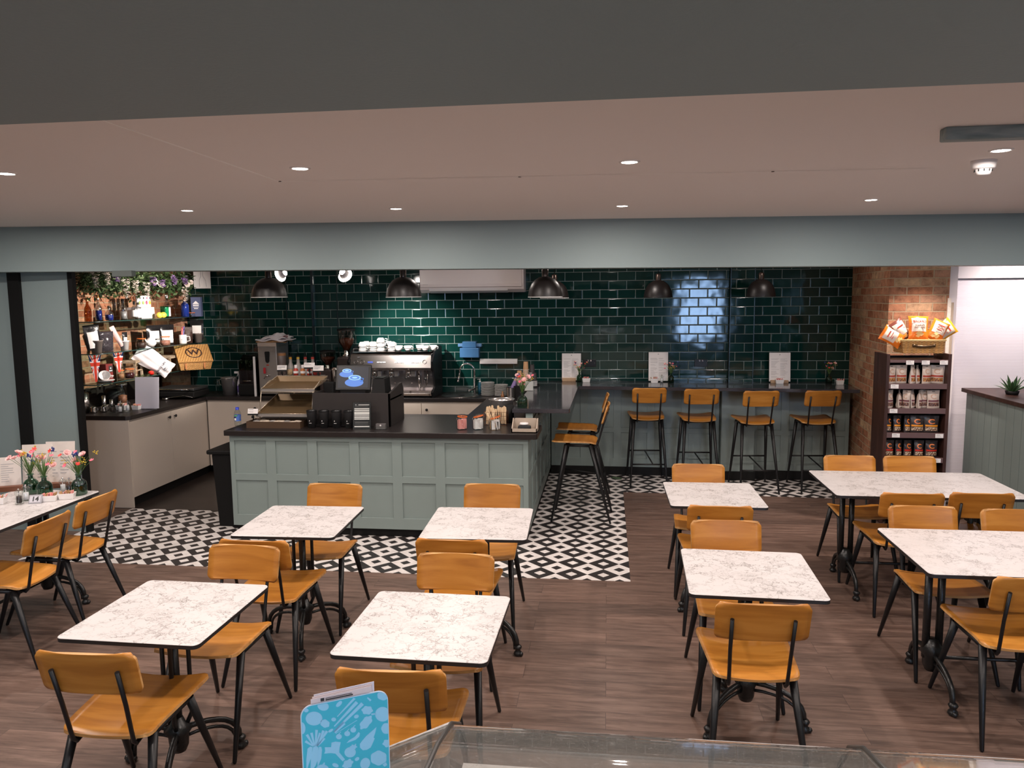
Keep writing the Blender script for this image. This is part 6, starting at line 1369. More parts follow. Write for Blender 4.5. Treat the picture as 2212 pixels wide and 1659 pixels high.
# espresso machine
em = thing('espresso_machine', 'wide three-group chrome espresso machine against the green tiles', 'coffee machine', (-2.455, 8.50, ZC))
MST = mat('polished_machine_steel', (0.62, 0.56, 0.54), 0.16, 1.0)
b = MB(); MXY = MX
b.prism([(-0.04, 0.315), (-0.06, 0.34), (-0.015, 0.485), (0.0, 0.50), (0.40, 0.52), (0.40, 0.315)], -0.475, 0.475, M=MXY); b.build('top_housing', MST, em, bevel=0.006)
MB().box(-0.475, 0.475, 0.13, 0.40, 0.10, 0.315).build('back_panel', mat('dark_mirror_steel', (0.50, 0.47, 0.48), 0.22, 1.0), em)
b = MB(); b.prism([(-0.05, 0.02), (0.13, 0.02), (0.13, 0.10), (-0.05, 0.085), (-0.085, 0.055)], -0.475, 0.475, M=MXY); b.build('drip_tray', MST, em, bevel=0.004)
for sx in (-1, 1):
    b = MB(); b.prism([(-0.05, 0.0), (0.42, 0.0), (0.42, 0.56), (0.30, 0.585), (0.08, 0.53), (-0.075, 0.42), (-0.02, 0.30), (0.03, 0.12), (-0.07, 0.07)], sx*0.478-0.012+sx*0.012, sx*0.478+0.012+sx*0.012, M=MXY); b.build('side_panel', BLK, em, bevel=0.004)
b = MB(); b.box(-0.45, 0.45, 0.0, 0.38, 0.0, 0.02); b.build('feet', BLKM, em)
for x in (-0.21, -0.01, 0.19):
    b = MB(); b.cyl((x, 0.03, 0.235), 0.030, 0.085, 22); b.lathe([(0.036, 0.232), (0.036, 0.246)], (x, 0.03, 0), 22); b.build('group_head', CHROME, em)
    MB().tube([(x, 0.0, 0.242), (x, -0.06, 0.240), (x, -0.10, 0.232)], [0.010, 0.011, 0.012], 10).build('portafilter', CHROME, em)
    MB().box(x+0.045, x+0.085, 0.005, 0.04, 0.24, 0.30).build('front_block', STEEL, em)
Qp = Matrix.Translation((0, -0.045, 0.40)) @ Matrix.Rotation(-math.atan2(0.045, 0.145), 4, 'X')
for x in (-0.405, -0.33, 0.40):
    b = MB(); b.lathe([(0.0, -0.012), (0.018, -0.012), (0.022, 0), (0.022, 0.006)], n=20, M=Qp @ Matrix.Translation((x, 0.0, 0.012)) @ Matrix.Rotation(-PI/2, 4, 'X') @ Matrix.Scale(-1, 4, (0, 0, 1))); b.build('steam_knob', BLK, em)
MB().box(-0.265, -0.205, -0.004, 0.0, 0.0, 0.018, M=Qp).build('display', mat('lit_blue_display', (0.01, 0.02, 0.1), 0.3, emit=(0.05, 0.10, 0.6), estr=0.8), em)
b = MB()
for gx in (-0.15, 0.06, 0.25):
    for k in range(6): b.cbox((gx+0.018*k, -0.003, 0.008), (0.010, 0.006, 0.012), 0, Qp)
b.build('buttons', PLASW, em)
MB().box(-0.39, -0.36, -0.005, 0.0, 0.06, 0.072, M=Qp).build('maker_mark', INK, em)
b = MB(); b.tube([(0.40, 0.02, 0.31), (0.43, -0.03, 0.26), (0.42, -0.05, 0.14)], 0.005, 8); b.tube([(0.31, 0.04, 0.30), (0.32, 0.03, 0.10)], 0.014, 10); b.build('steam_wand', CHROME, em)
MB().ball((0.405, -0.02, 0.215), 0.024, 12).build('steam_grip', BLK, em)
b = MB(); b.box(-0.46, 0.46, 0.02, 0.38, 0.515, 0.525); b.tube([(-0.45, 0.02, 0.56), (0.45, 0.02, 0.56)], 0.004, 6); b.tube([(-0.45, 0.02, 0.52), (-0.45, 0.02, 0.56)], 0.004, 6); b.tube([(0.45, 0.02, 0.52), (0.45, 0.02, 0.56)], 0.004, 6); b.build('cup_rail', CHROME, em)
for x in (-0.20, 0.0, 0.20): MB().ball((x, 0.128, 0.15), 0.010, 10).build('bolt', CHROME, em)
def cupm(nm, r, h, loc, lab, grp, up=True, handle=True):
    t = thing(nm, lab, 'cup', loc, random.Random(lab).uniform(-.6, .9), grp)
    pr = [(0, 0.002), (r*0.55, 0), (r*0.78, h*0.3), (r, h), (r*0.94, h), (r*0.72, h*0.32), (0, 0.01)]
    if not up: pr = [(a, h-c) for a, c in pr]
    MB().lathe(pr, n=24).build('cup_body', WHITE, t)
    if handle: MB().tube([(r*0.9, 0, h*0.8), (r*1.4, 0, h*0.75), (r*1.35, 0, h*0.35), (r*0.75, 0, h*0.35)], r*0.09, 8).build('handle', WHITE, t)
    return t
ct = ZC+0.5265; G = 'white cups stacked on the espresso machine'
k = 0
for (x, y, n, r, lab) in ((-2.84, 8.66, 2, 0.052, 'left-hand cup pile'), (-2.73, 8.72, 2, 0.052, 'second cup pile'), (-2.62, 8.66, 3, 0.054, 'tallest cup pile'), (-2.50, 8.70, 2, 0.050, 'fourth cup pile'), (-2.84, 8.80, 2, 0.05, 'cup pile at the back left'), (-2.57, 8.82, 2, 0.05, 'cup pile at the back centre')):
    for j in range(n): cupm('coffee_cup', r, 0.055, (x, y, ct+0.048*j), 'upturned white cup in the %s, %s' % (lab, ('bottom', 'second', 'third')[j]), G, False, True)
for x, y, lab in ((-2.40, 8.64, 'white cup standing free, first right of the piles'), (-2.29, 8.64, 'white cup standing free in the middle of the machine top'), (-2.17, 8.72, 'small white cup behind, right part of the machine top'), (-2.085, 8.64, 'white cup near the right end of the machine'), (-2.005, 8.70, 'white cup at the very right end of the machine')): cupm('coffee_cup', 0.048, 0.06, (x, y, ct), lab, G)
# sink, tap, soap, plates, jugs, cups by the wall
t = thing('sink', 'round stainless steel sink set in the rear worktop', 'sink', (-1.70, 8.70, ZC))
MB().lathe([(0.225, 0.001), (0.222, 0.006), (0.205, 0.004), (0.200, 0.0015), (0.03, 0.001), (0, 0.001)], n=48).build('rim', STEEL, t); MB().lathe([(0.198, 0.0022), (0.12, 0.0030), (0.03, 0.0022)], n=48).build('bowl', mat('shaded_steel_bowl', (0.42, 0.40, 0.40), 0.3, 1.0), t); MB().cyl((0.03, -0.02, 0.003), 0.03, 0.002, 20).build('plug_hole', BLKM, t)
t = thing('mixer_tap', 'tall swan-neck chrome tap with pull-out spray at the sink', 'tap', (-1.545, 8.80, ZC))
pts = [(0, 0, 0), (0, 0, 0.28)]+[(-0.085+0.085*math.cos(a), -0.02*math.sin(a/2), 0.28+0.085*math.sin(a)) for a in [PI*i/10 for i in range(1, 11)]]+[(-0.175, -0.02, 0.22)]
MB().tube(pts, [0.014]*2+[0.011]*11, 12).build('spout', CHROME, t); MB().tube([(-0.175, -0.02, 0.225), (-0.195, -0.02, 0.15)], [0.012, 0.019], 12).build('spray_head', CHROME, t); MB().tube([(0, 0, 0.07), (-0.05, -0.03, 0.055), (-0.07, -0.045, 0.045)], [0.018, 0.014, 0.016], 12).build('lever', CHROME, t)
t = thing('soap_bottle', 'blue soap pump bottle right of the tap', 'bottle', (-1.49, 8.86, ZC)); MB().lathe([(0, 0.001), (0.026, 0), (0.027, 0.11), (0.018, 0.135), (0.012, 0.14)], n=20).build('bottle', mat('teal_liquid_soap', (0.02, 0.12, 0.19), 0.2), t); b = MB(); b.tube([(0, 0, 0.135), (0, 0, 0.175), (-0.03, 0, 0.172)], 0.005, 8); b.lathe([(0.013, 0.138), (0.013, 0.152), (0, 0.153)], n=14); b.build('pump', PLASW, t)
pl0 = None
for (x, y, n, r) in ((-1.375, 8.72, 13, 0.080), (-1.215, 8.70, 11, 0.078)):
    for j in range(n):
        lab = 'small white plate in the %s stack beside the sink, %s from the bottom' % ('taller' if n == 13 else 'shorter', ('first', 'second', 'third', 'fourth', 'fifth', 'sixth', 'seventh', 'eighth', 'ninth', 'tenth', 'eleventh', 'twelfth', 'thirteenth')[j])
        if pl0 is None:
            pl0 = MB().lathe([(0, 0.002), (0.5, 0), (0.96, 0.085), (1.0, 0.12), (0.98, 0.14), (0.5, 0.05), (0, 0.045)], n=36).build('side_plate', WHITE, loc=(x, y, ZC)); pl0.scale = (r, r, 0.075); tag(pl0, lab, 'plate', 'stacked side plates by the sink')
        else:
            o = pl0.copy(); COL.objects.link(o); o.location = (x+0.002*math.sin(j*2.1), y, ZC+0.0120*j+0.0003); o.scale = (r, r, 0.075); o['label'] = lab
t = thing('steel_tumbler', 'fluted steel tumbler holding a folded purple cloth', 'tumbler', (-1.05, 8.32, ZC)); MB().lathe([(0, 0.001), (0.052, 0), (0.056, 0.145), (0.053, 0.145), (0.050, 0.01), (0, 0.01)], n=18, smooth=False).build('tumbler_body', STEEL, t)
o = MB().tube([(0, 0, 0), (0.015, 0, 0.14), (0.05, 0, 0.235), (0.035, 0.01, 0.15)], [0.020, 0.026, 0.012, 0.02], 8).build('purple_cloth', mat('lilac_cloth', (0.28, 0.20, 0.42), 0.8), loc=(-1.045, 8.33, ZC+0.012)); tag(o, 'folded purple cloth standing in the fluted steel tumbler', 'cloth')
t = thing('syrup_flask', 'little brown bottle left of the steel tumbler', 'bottle', (-1.145, 8.30, ZC)); MB().lathe([(0, 0.001), (0.018, 0), (0.019, 0.06), (0.008, 0.08), (0.008, 0.10), (0, 0.10)], n=16).build('bottle', mat('toffee_glass', (0.30, 0.13, 0.05), 0.2), t)
def cupstack(x, y, z, n, m_, rimm, lab, step=0.012, name='paper_cup', grp='stacked takeaway cups by the tiled wall', z0=None):
    for j in range(n):
        t = thing(name, '%s, %s' % (lab, 'topmost cup' if j == n-1 else 'cup %s from the bottom' % ('first', 'second', 'third', 'fourth', 'fifth', 'sixth', 'seventh', 'eighth', 'ninth')[j]), 'cup', (x, y, z+step*j), group=grp)
        MB().lathe([(0.031, 0.0), (0.024, 0.095), (0, 0.095)], n=20).build('cup_body', m_, t); MB().lathe([(0.032, 0.0), (0.0335, 0.003), (0.032, 0.006)], n=20).build('rim', rimm, t)
KR = mat('kraft_cup_card', (0.42, 0.24, 0.12), 0.7)
o = MB().box(-1.02, -0.755, 8.30, 8.56, ZC, ZC+0.16).build('cup_shelf', BLKM); tag(o, 'black box shelf under the stacked paper cups', 'shelf')
zc_ = ZC+0.161
cupstack(-0.965, 8.38, zc_, 7, KR, PAPER, 'kraft cup stack left of the tall one', 0.011)
cupstack(-0.895, 8.40, zc_, 9, KR, PAPER, 'tallest kraft cup stack', 0.0205)
cupstack(-0.825, 8.40, zc_, 9, mat('dark_cup_card', (0.022, 0.018, 0.020), 0.6), PAPER, 'dark paper cup stack', 0.0165)
cupstack(-0.795, 8.33, zc_-0.0, 5, mat('dark_cup_card', (0.022, 0.018, 0.020), 0.6), PAPER, 'short dark cup stack in front of the taller', 0.012)
t = thing('leaflet_holder', 'small clear holder with a folded leaflet behind the corner vase', 'holder', (-0.815, 7.98, 1.08)); MB().box(-0.06, 0.06, 0, 0.02, 0, 0.12).build('acrylic_box', GLASS, t); MB().box(-0.05, 0.04, 0.004, 0.012, 0.004, 0.10).build('leaflet', PAPER, t)
b = MB(); rnd = random.Random(8)
for k in range(14):
    a = rnd.uniform(-1, 1); L = rnd.uniform(0.05, 0.11); b.tube([(0, 0, 0), (L*0.5*math.cos(a), L*0.4*math.sin(a), 0.004), (L*math.cos(a)+0.02, L*math.sin(a), 0.002)], 0.004, 5)
o = b.build('fallen_sprig', mat('olive_sprig', (0.06, 0.10, 0.05), 0.6), loc=(0.05, 8.62, 0.008)); tag(o, 'small green leaf sprig lying on the diamond tiles by the plinth', 'leaf')
# ------------------------------------------------------------------ snack rack by the brick pier
RX0, RX1, RYF, RYB = 2.468, 2.982, 7.10, 7.42
rk = thing('display_rack', 'dark brown wooden rack of snack bags in front of the brick pier', 'rack', ((RX0+RX1)/2, 7.26, 0))
DBW = MATS['dark_brown_wood']; hx = (RX1-RX0)/2; hy = 0.16
RF = mat('plum_brown_shelf_front', (0.13, 0.075, 0.075), 0.4)
for s in (-1, 1): MB().box(s*hx-0.014, s*hx+0.014, -hy, hy, 0, 1.535).build('side_panel', DBW, rk, bevel=0.002)
MB().box(-hx+0.015, hx-0.015, hy-0.012, hy, 0, 1.50).build('back_panel', BLKM, rk)
shz = [1.480, 1.268, 1.048, 0.828, 0.605, 0.36, 0.12]
for i, z in enumerate(shz):
    sh = MB().box(-hx+0.015, hx-0.015, -hy+0.012, hy-0.012, z-0.012, z).build('shelf', DBW, rk)
    MB().box(-hx+0.015, hx-0.015, -hy, -hy+0.012, z-0.042 if i else z-0.02, z+0.004).build('shelf_front', RF, sh)
for z, xs in ((1.480, (-0.075, 0.055, 0.205)), (1.268, (-0.195,)), (1.048, (-0.195,)), (0.828, (-0.165, 0.20)), (0.605, (-0.20, 0.19))):
    for x in xs:
        pl = MB().box(x-0.033, x+0.033, -hy-0.003, -hy-0.0005, z-0.038, z-0.002).build('price_ticket', PAPER, rk)
        MB().box(x-0.024, x+0.006, -hy-0.0035, -hy-0.003, z-0.014, z-0.010).box(x-0.024, x+0.015, -hy-0.0035, -hy-0.003, z-0.026, z-0.024).build('ticket_print', GREY, pl)
CRM = mat('matt_cream_film', (0.66, 0.54, 0.46), 0.35, bump=0.5, bscale=35); CHR = mat('charcoal_film', (0.040, 0.030, 0.030), 0.28, bump=0.6, bscale=35)
def nutmat(name, c1, c2):
    k = NT(name, 0.5); v = k.n('ShaderNodeTexVoronoi', {'Vector': k.obj, 'Scale': 95.0})
    k.col(k.mix(k.rng(v.outputs['Distance'], 0.2, 0.6, 0, 1), c1, c2)); return k.m
N1 = nutmat('cashew_window', (0.68, 0.32, 0.08), (0.16, 0.05, 0.02)); N2 = nutmat('raisin_window', (0.34, 0.16, 0.10), (0.07, 0.03, 0.03)); N3 = nutmat('peanut_window', (0.75, 0.60, 0.42), (0.14, 0.06, 0.03))
def snack(x, z, w, h, y, m_, bandm, win, mark, lab, rotz=0.0, roll=0.0, grp='', style=0):
    t = thing('snack_bag', lab, 'snack bag', (2.725+x, y, z+0.001), 0, grp); t.rotation_euler = (0.10*0, roll, rotz)
    b = MB(); sd = random.Random(lab)
    ph = sd.uniform(0, 6)
    def side(sgn):
        def fn(u, v):
            bel = max(0.0, math.sin(min(1.0, v/0.84)*PI))**0.55 if v < 0.84 else 0.0
            base = (1-v/0.3) if v < 0.3 else 0
            prof = (1-abs(2*u-1)**2.4)
            return ((2*u-1)*w/2*(1.0-0.05*math.sin(v*PI)), sgn*(0.022*bel*prof+0.018*base*prof+0.0012)+0.0016*math.sin(9*u+7*v+ph), v*h)
        return fn
    f = side(-1); b.grid(f, 10, 14); b.grid(side(1), 10, 14); b.build('bag_film', m_, t, weld=False)
    def patch(nm, u0, u1, v0, v1, mm):
        q = MB(); q.grid(lambda u, v: (lambda p: (p[0], p[1]-0.0016, p[2]))(f(u0+(u1-u0)*u, v0+(v1-v0)*v)), 6, 4); return q.build(nm, mm, t, weld=False)
    patch('window', 0.08, 0.92, 0.12, 0.32, win); patch('colour_band', 0.06, 0.94, 0.36, 0.46, bandm)
    q = MB(); n = 16
    for i in range(n):
        a0 = 0.7+4.9*i/n; a1 = 0.7+4.9*(i+1)/n
        for (ra, rb) in ((0.30, 0.19),):
            P = [((0.5+0.30*math.cos(a)*r_/0.30*0.9), 0.66+0.14*math.sin(a)*r_/0.30) for a, r_ in ((a0, ra), (a1, ra), (a1, rb), (a0, rb))]
            q.add([(lambda p: (p[0], p[1]-0.0022, p[2]))(f(u_, v_)) for u_, v_ in P], [(0, 1, 2, 3)])
    q.build('round_logo', mark, t, weld=False)
    q = MB(); q.box(-w*0.12, w*0.12, -0.004, -0.003, h*0.925, h*0.95); q.build('hang_slot', BLKM, t)
    return t
BR = mat('brick_red_band', (0.42, 0.055, 0.030), 0.4); PM = mat('plum_band', (0.16, 0.05, 0.06), 0.4); OR = mat('orange_band', (0.85, 0.30, 0.02), 0.4); OL = mat('orange_logo', (0.80, 0.20, 0.035), 0.4); CL = mat('faint_cream_logo', (0.55, 0.34, 0.24), 0.4); RD = mat('red_band', (0.55, 0.03, 0.015), 0.4)
names = ['first', 'second', 'third', 'fourth', 'fifth', 'sixth', 'seventh']
for i, (x, w, rz) in enumerate(((-0.205, 0.085, 0.25), (-0.115, 0.095, 0.0), (-0.030, 0.070, 0.7), (0.020, 0.060, 0.9), (0.090, 0.082, 0.15), (0.185, 0.115, -0.25))): snack(x, 1.268, w, 0.162, 7.16+0.02*(i % 2), CRM, BR, N1, CL, 'cream snack bag with red band, %s from left on the top rack shelf' % names[i], rz, 0.03*((i % 3)-1), 'cream snack bags on the top rack shelf')
for i, (x, w, rz) in enumerate(((-0.210, 0.078, 0.5), (-0.122, 0.060, 1.0), (-0.072, 0.066, -0.6), (-0.010, 0.060, 0.8), (0.040, 0.055, 0.9), (0.085, 0.085, 0.2), (0.160, 0.105, 0.0))): snack(x, 1.048, w, 0.160, 7.16+0.025*(i % 2), CRM, PM, N2, CL, 'cream snack bag with plum band, %s from left on the second rack shelf' % names[i], rz, 0.03*((i % 3)-1), 'cream snack bags on the second rack shelf')
for i, (x, w, rz) in enumerate(((-0.215, 0.068, 0.7), (-0.140, 0.082, 0.4), (-0.055, 0.072, 0.5), (0.030, 0.120, 0.0), (0.150, 0.125, 0.0))): snack(x, 0.828, w, 0.152, 7.16, CHR, OR, N3, OL, 'charcoal snack bag with orange band, %s from left on the third rack shelf' % names[i], rz, 0.02, 'charcoal snack bags on the third rack shelf')
for i, (x, w, rz) in enumerate(((-0.200, 0.090, 0.15), (-0.120, 0.072, 0.5), (-0.040, 0.088, 0.4), (0.055, 0.086, 0.1), (0.160, 0.110, 0.1))): snack(x, 0.605, w, 0.150, 7.16, CHR, RD, N3, OL, 'charcoal snack bag with red band, %s from left on the fourth rack shelf' % names[i], rz, 0.02, 'charcoal snack bags on the fourth rack shelf')
for i, x in enumerate((-0.19, -0.12)): snack(x, 0.36, 0.085, 0.165, 7.16, mat('red_film', (0.30, 0.02, 0.015), 0.3), RD, N3, OL, 'red snack bag on the lowest visible rack shelf, %s of two' % ('left' if i == 0 else 'right'), 0.1, 0, 'red snack bags low on the rack')
t = thing('gold_tin', 'round gold tin low on the rack beside the plywood chair back', 'tin', (2.875, 7.135, 0.361)); MB().lathe([(0, 0), (0.055, 0), (0.06, 0.01), (0.06, 0.03), (0, 0.03)], n=32, M=Matrix.Translation((0, 0, 0.062)) @ Matrix.Rotation(PI/2, 4, 'X')).build('tin_body', mat('red_tin_face', (0.30, 0.05, 0.03), 0.3), t); MB().lathe([(0.050, 0.028), (0.064, 0.028), (0.064, 0.036), (0.050, 0.036)], n=32, M=Matrix.Translation((0, 0, 0.062)) @ Matrix.Rotation(PI/2, 4, 'X')).build('gold_rim', mat('polished_gold', (0.75, 0.48, 0.14), 0.2, 1.0), t)
# basket of crisps on the rack
t = thing('wicker_basket', 'pale wicker basket with dark handle on top of the snack rack', 'basket', (2.765, 7.24, 1.539), 0.0)
b = MB(); O = [(-0.17, -0.115), (0.17, -0.115), (0.17, 0.115), (-0.17, 0.115)]; U = [(-0.18, -0.122), (0.18, -0.122), (0.18, 0.122), (-0.18, 0.122)]
V = [(x, y, 0) for x, y in O]+[(x, y, 0.115) for x, y in U]+[(x*0.93, y*0.9, 0.115) for x, y in U]+[(x*0.93, y*0.9, 0.01) for x, y in O]
b.add(V, [(0, 3, 2, 1), (15, 14, 13, 12)]+[(i, (i+1) % 4, 4+(i+1) % 4, 4+i) for i in range(4)]+[(4+i, 4+(i+1) % 4, 8+(i+1) % 4, 8+i) for i in range(4)]+[(8+i, 8+(i+1) % 4, 12+(i+1) % 4, 12+i) for i in range(4)]); b.build('basket_body', WIC, t, bevel=0.004)
MB().tube([(x, y, 0.117) for x, y in U]+[(U[0][0], U[0][1], 0.117)], 0.008, 8).build('basket_rim', mat('pale_willow', (0.62, 0.42, 0.18), 0.6), t)
b = MB(); b.tube([(-0.08, -0.124, 0.070), (-0.055, -0.140, 0.066), (0.0, -0.148, 0.064), (0.055, -0.140, 0.066), (0.08, -0.124, 0.070)], [0.009, 0.011, 0.009, 0.011, 0.009], 10); b.ball((-0.083, -0.124, 0.07), 0.015, 10); b.ball((0.083, -0.124, 0.07), 0.015, 10); b.build('handle', mat('dark_brass', (0.10, 0.06, 0.03), 0.35, 0.6), t)
CRO = mat('glossy_orange_film', (0.85, 0.20, 0.02), 0.22, bump=0.7, bscale=28); CRW = mat('pale_crisp_label', (0.74, 0.60, 0.50), 0.3, bump=0.4, bscale=28); AMBF = mat('amber_film', (0.85, 0.38, 0.02), 0.22, bump=0.7, bscale=28); MBR = mat('maroon_film', (0.18, 0.05, 0.035), 0.25, bump=0.5, bscale=28)
def crisp(x, y, z, w, h, rot, lab, m_, txt=False):
    t = thing('crisp_bag', lab, 'crisp bag', (x, y, z), group='crisp bags in the wicker basket on the rack'); t.rotation_euler = rot
    b = MB(); ph = random.Random(lab).uniform(0, 6)
    def side(sgn):
        def fn(u, v):
            e = (math.sin(v*PI))**0.5 if 0 < v < 1 else 0; pr = (1-abs(2*u-1)**2.5)
            return ((2*u-1)*w/2*(1-0.10*e), sgn*(0.040*e*pr+0.001)+0.004*math.sin(8*u+ph)*math.sin(11*v), v*h)
        return fn
    f = side(-1); b.grid(f, 12, 14); b.grid(side(1), 12, 14); b.build('bag_film', m_, t, weld=False)
    def patch(nm, u0, u1, v0, v1, mm, o):
        q = MB(); q.grid(lambda u, v: (lambda p: (p[0], p[1]-o, p[2]))(f(u0+(u1-u0)*u, v0+(v1-v0)*v)), 8, 8); return q.build(nm, mm, t, weld=False)
    patch('front_label', 0.12, 0.88, 0.34, 0.90, CRW, 0.0018)
    q = MB(); rr = random.Random(lab)
    for k in range(5):
        u0 = rr.uniform(0.3, 0.6); v0 = rr.uniform(0.10, 0.30); P = [(u0-0.12, v0), (u0+0.05, v0-0.05), (u0+0.16, v0+0.04), (u0+0.02, v0+0.10)]
        q.add([(lambda p: (p[0], p[1]-0.0035, p[2]))(f(max(.02, min(.98, a)), max(.03, c))) for a, c in P], [(0, 1, 2, 3)])
    q.build('crisp_picture', mat('golden_crisp_print', (0.85, 0.55, 0.22), 0.4), t, weld=False)
    if txt:
        DB = mat('dark_brown_print', (0.10, 0.03, 0.015), 0.5); yf = f(0.5, 0.6)[1]-0.006
        text("MACKIE'S", w*0.155, BR, t, (0, f(0.5, 0.75)[1]-0.005, h*0.755), (PI/2, 0, 0), bold=0.0005)
        text('scotch', w*0.17, DB, t, (0, yf, h*0.60), (PI/2, 0, 0), bold=0.0004); text('bonnet', w*0.17, DB, t, (0, yf, h*0.50), (PI/2, 0, 0), bold=0.0004)
    else:
        yf = f(0.5, 0.7)[1]-0.005
        q = MB(); q.box(-w*0.2, w*0.2, yf-0.0006, yf, h*0.70, h*0.76); q.box(-w*0.17, w*0.22, yf-0.0006, yf, h*0.58, h*0.61); q.box(-w*0.2, w*0.12, yf-0.0006, yf, h*0.50, h*0.53); q.build('brand_print', BR, t)
crisp(2.728, 7.155, 1.655, 0.172, 0.215, (-0.20, 0.03, -0.05), 'orange crisp bag standing upright in the centre of the basket', CRO, True)
crisp(2.640, 7.21, 1.650, 0.155, 0.200, (-0.10, -0.55, 0.35), 'orange and maroon crisp bag leaning left in the basket', MBR)
crisp(2.600, 7.17, 1.640, 0.150, 0.190, (-0.15, -1.05, 0.1), 'orange crisp bag lying lowest at the left of the basket', CRO)
crisp(2.855, 7.17, 1.655, 0.150, 0.185, (-0.15, 0.45, -0.1), 'pale crisp bag lying at the front right of the basket', CRO)
crisp(2.875, 7.25, 1.665, 0.160, 0.215, (-0.10, 0.95, -0.15), 'amber crisp bag leaning far to the right of the basket', AMBF)
# plant on the partition
t = thing('succulent_plant', 'spiky green artificial succulent on top of the partition', 'plant', (3.43, 6.95, 1.201))
LF = mat('dark_aloe_leaf', (0.035, 0.085, 0.028), 0.45, var=0.3, vscale=20)
MB().lathe([(0, 0), (0.045, 0), (0.055, 0.03), (0.05, 0.032), (0, 0.028)], n=20).build('low_pot', BLKM, t)
rnd = random.Random(6)
for k in range(17):
    a = k*2.4; lean = 0.25+0.9*rnd.random(); L = rnd.uniform(0.13, 0.21); d = Vector((math.cos(a)*math.sin(lean), math.sin(a)*math.sin(lean), math.cos(lean)))
    n_ = d.cross(Vector((0, 0, 1))).normalized(); p0 = Vector((0.01*math.cos(a), 0.01*math.sin(a), 0.02)); b = MB(); up = n_.cross(d)
    pts = []
    for s_, wd in ((0, 0.011), (0.3, 0.017), (0.65, 0.012), (1, 0.0006)):
        c = p0+d*L*s_+Vector((0, 0, -0.03*s_*s_)); pts += [c-n_*wd, c+up*wd*0.35, c+n_*wd, c-up*wd*0.25]
    b.add(pts, [(4*i+j, 4*i+(j+1) % 4, 4*(i+1)+(j+1) % 4, 4*(i+1)+j) for i in range(3) for j in range(4)], 0, True); b.build('leaf', LF, t)
# ------------------------------------------------------------------ long table by the left wall
TZ = 0.751
vase(-3.600, 4.740, TZ, 1.20, 'green bottle vase nearest the end of the left wall table', 41, blab='loose bouquet of pink, red and blue sprigs at the table end', tall=1.0)
vase(-3.800, 4.665, TZ, 1.20, 'green bottle vase in the middle of three on the left wall table', 47, blab='bouquet of pink and coral sprigs in the middle of three', tall=1.0)
vase(-3.945, 4.720, TZ, 1.20, 'green bottle vase at the left of three on the left wall table', 53, blab='bouquet with pink poppies at the left of three', tall=1.0)
sugar_dish(-3.690, 4.565, TZ, 0.10, 0.062, 0.040, 'white sugar dish beside the number sign, front one of the pair', 0.35, (2, 0, 0), 61); sugar_dish(-3.610, 4.630, TZ, 0.10, 0.062, 0.040, 'white sugar dish touching the front one near the vase', 0.35, (0, 2, 2), 62)
sugar_dish(-3.985, 4.470, TZ, 0.10, 0.070, 0.045, 'white sugar dish at the left edge of view on the wall table', 0.30, (2, 0, 0, 1), 63)
shaker_pot(-3.835, 4.475, TZ, 0.105, 'clear pepper mill left of the number sign', PEP); shaker_pot(-3.855, 4.56, TZ, 0.110, 'clear salt mill with steel top behind the pepper mill', SALT)
shaker_pot(-3.770, 4.80, TZ, 0.100, 'clear salt mill behind the front sugar dish', SALT); shaker_pot(-3.690, 4.76, TZ, 0.112, 'clear pepper mill left of the end vase', PEP); shaker_pot(-3.66, 4.83, TZ, 0.10, 'clear mill half hidden behind the end vase', PEP)
t = thing('table_number', 'small grey table sign with the number 14', 'sign', (-3.745, 4.515, TZ), 0.30)
Mx = Matrix(((0, 0, 1, 0), (1, 0, 0, 0), (0, 1, 0, 0), (0, 0, 0, 1)))
MB().prism([(-0.030, 0), (0.028, 0), (0.012, 0.052), (0.002, 0.052)], -0.040, 0.040, M=Mx).build('sign_block', mat('brushed_grey_block', (0.33, 0.32, 0.34), 0.4, 0.3), t, bevel=0.002)
an = math.atan2(0.032, 0.052); Qs = Matrix.Translation((0, -0.0148, 0.027)) @ Matrix.Rotation(-an, 4, 'X')
MB().box(-0.033, 0.033, -0.0008, 0.0, -0.022, 0.022, M=Qs).build('number_plate', mat('pale_grey_plate', (0.52, 0.50, 0.54), 0.4), t)
wo = text('14', 0.044, INK, t, (0, 0, 0), (0, 0, 0), 'number', bold=0.0012); wo.matrix_local = Qs @ Matrix.Translation((0, -0.0014, 0.0)) @ Matrix.Rotation(PI/2, 4, 'X')
t = thing('menu_block', 'long dark wooden menu block standing at the back of the wall table', 'block', (-4.02, 4.86, TZ), 0.42); MB().box(-0.24, 0.24, -0.03, 0.03, 0, 0.035).build('block_body', mat('reddish_brown_wood', (0.16, 0.055, 0.025), 0.5), t)
for x, y, w, h, rz, lab, sd in ((-3.885, 4.93, 0.20, 0.290, 0.20, 'tall cream menu leaning behind the middle vase', 71), (-4.03, 4.89, 0.20, 0.275, 0.30, 'grey-white menu behind the left vase', 72), (-4.22, 4.78, 0.24, 0.200, 0.45, 'folded cream menu at the far left of the wall table', 73)):
    tt = thing('paper_menu', lab, 'menu', (x, y, TZ+0.036), rz, 'paper menus on the wall table'); Q = Matrix.Rotation(-0.12, 4, 'X'); MB().box(-w/2, w/2, 0, 0.002, 0, h, M=Q).build('menu_sheet', mat('cream_menu_card', (0.74, 0.66, 0.60), 0.6, var=0.08, vscale=10), tt); text_lines(tt, -w*0.40, w*0.38, h*0.1, h*0.78, 9, cols=2, seed=sd, y=-0.001, M=Q)
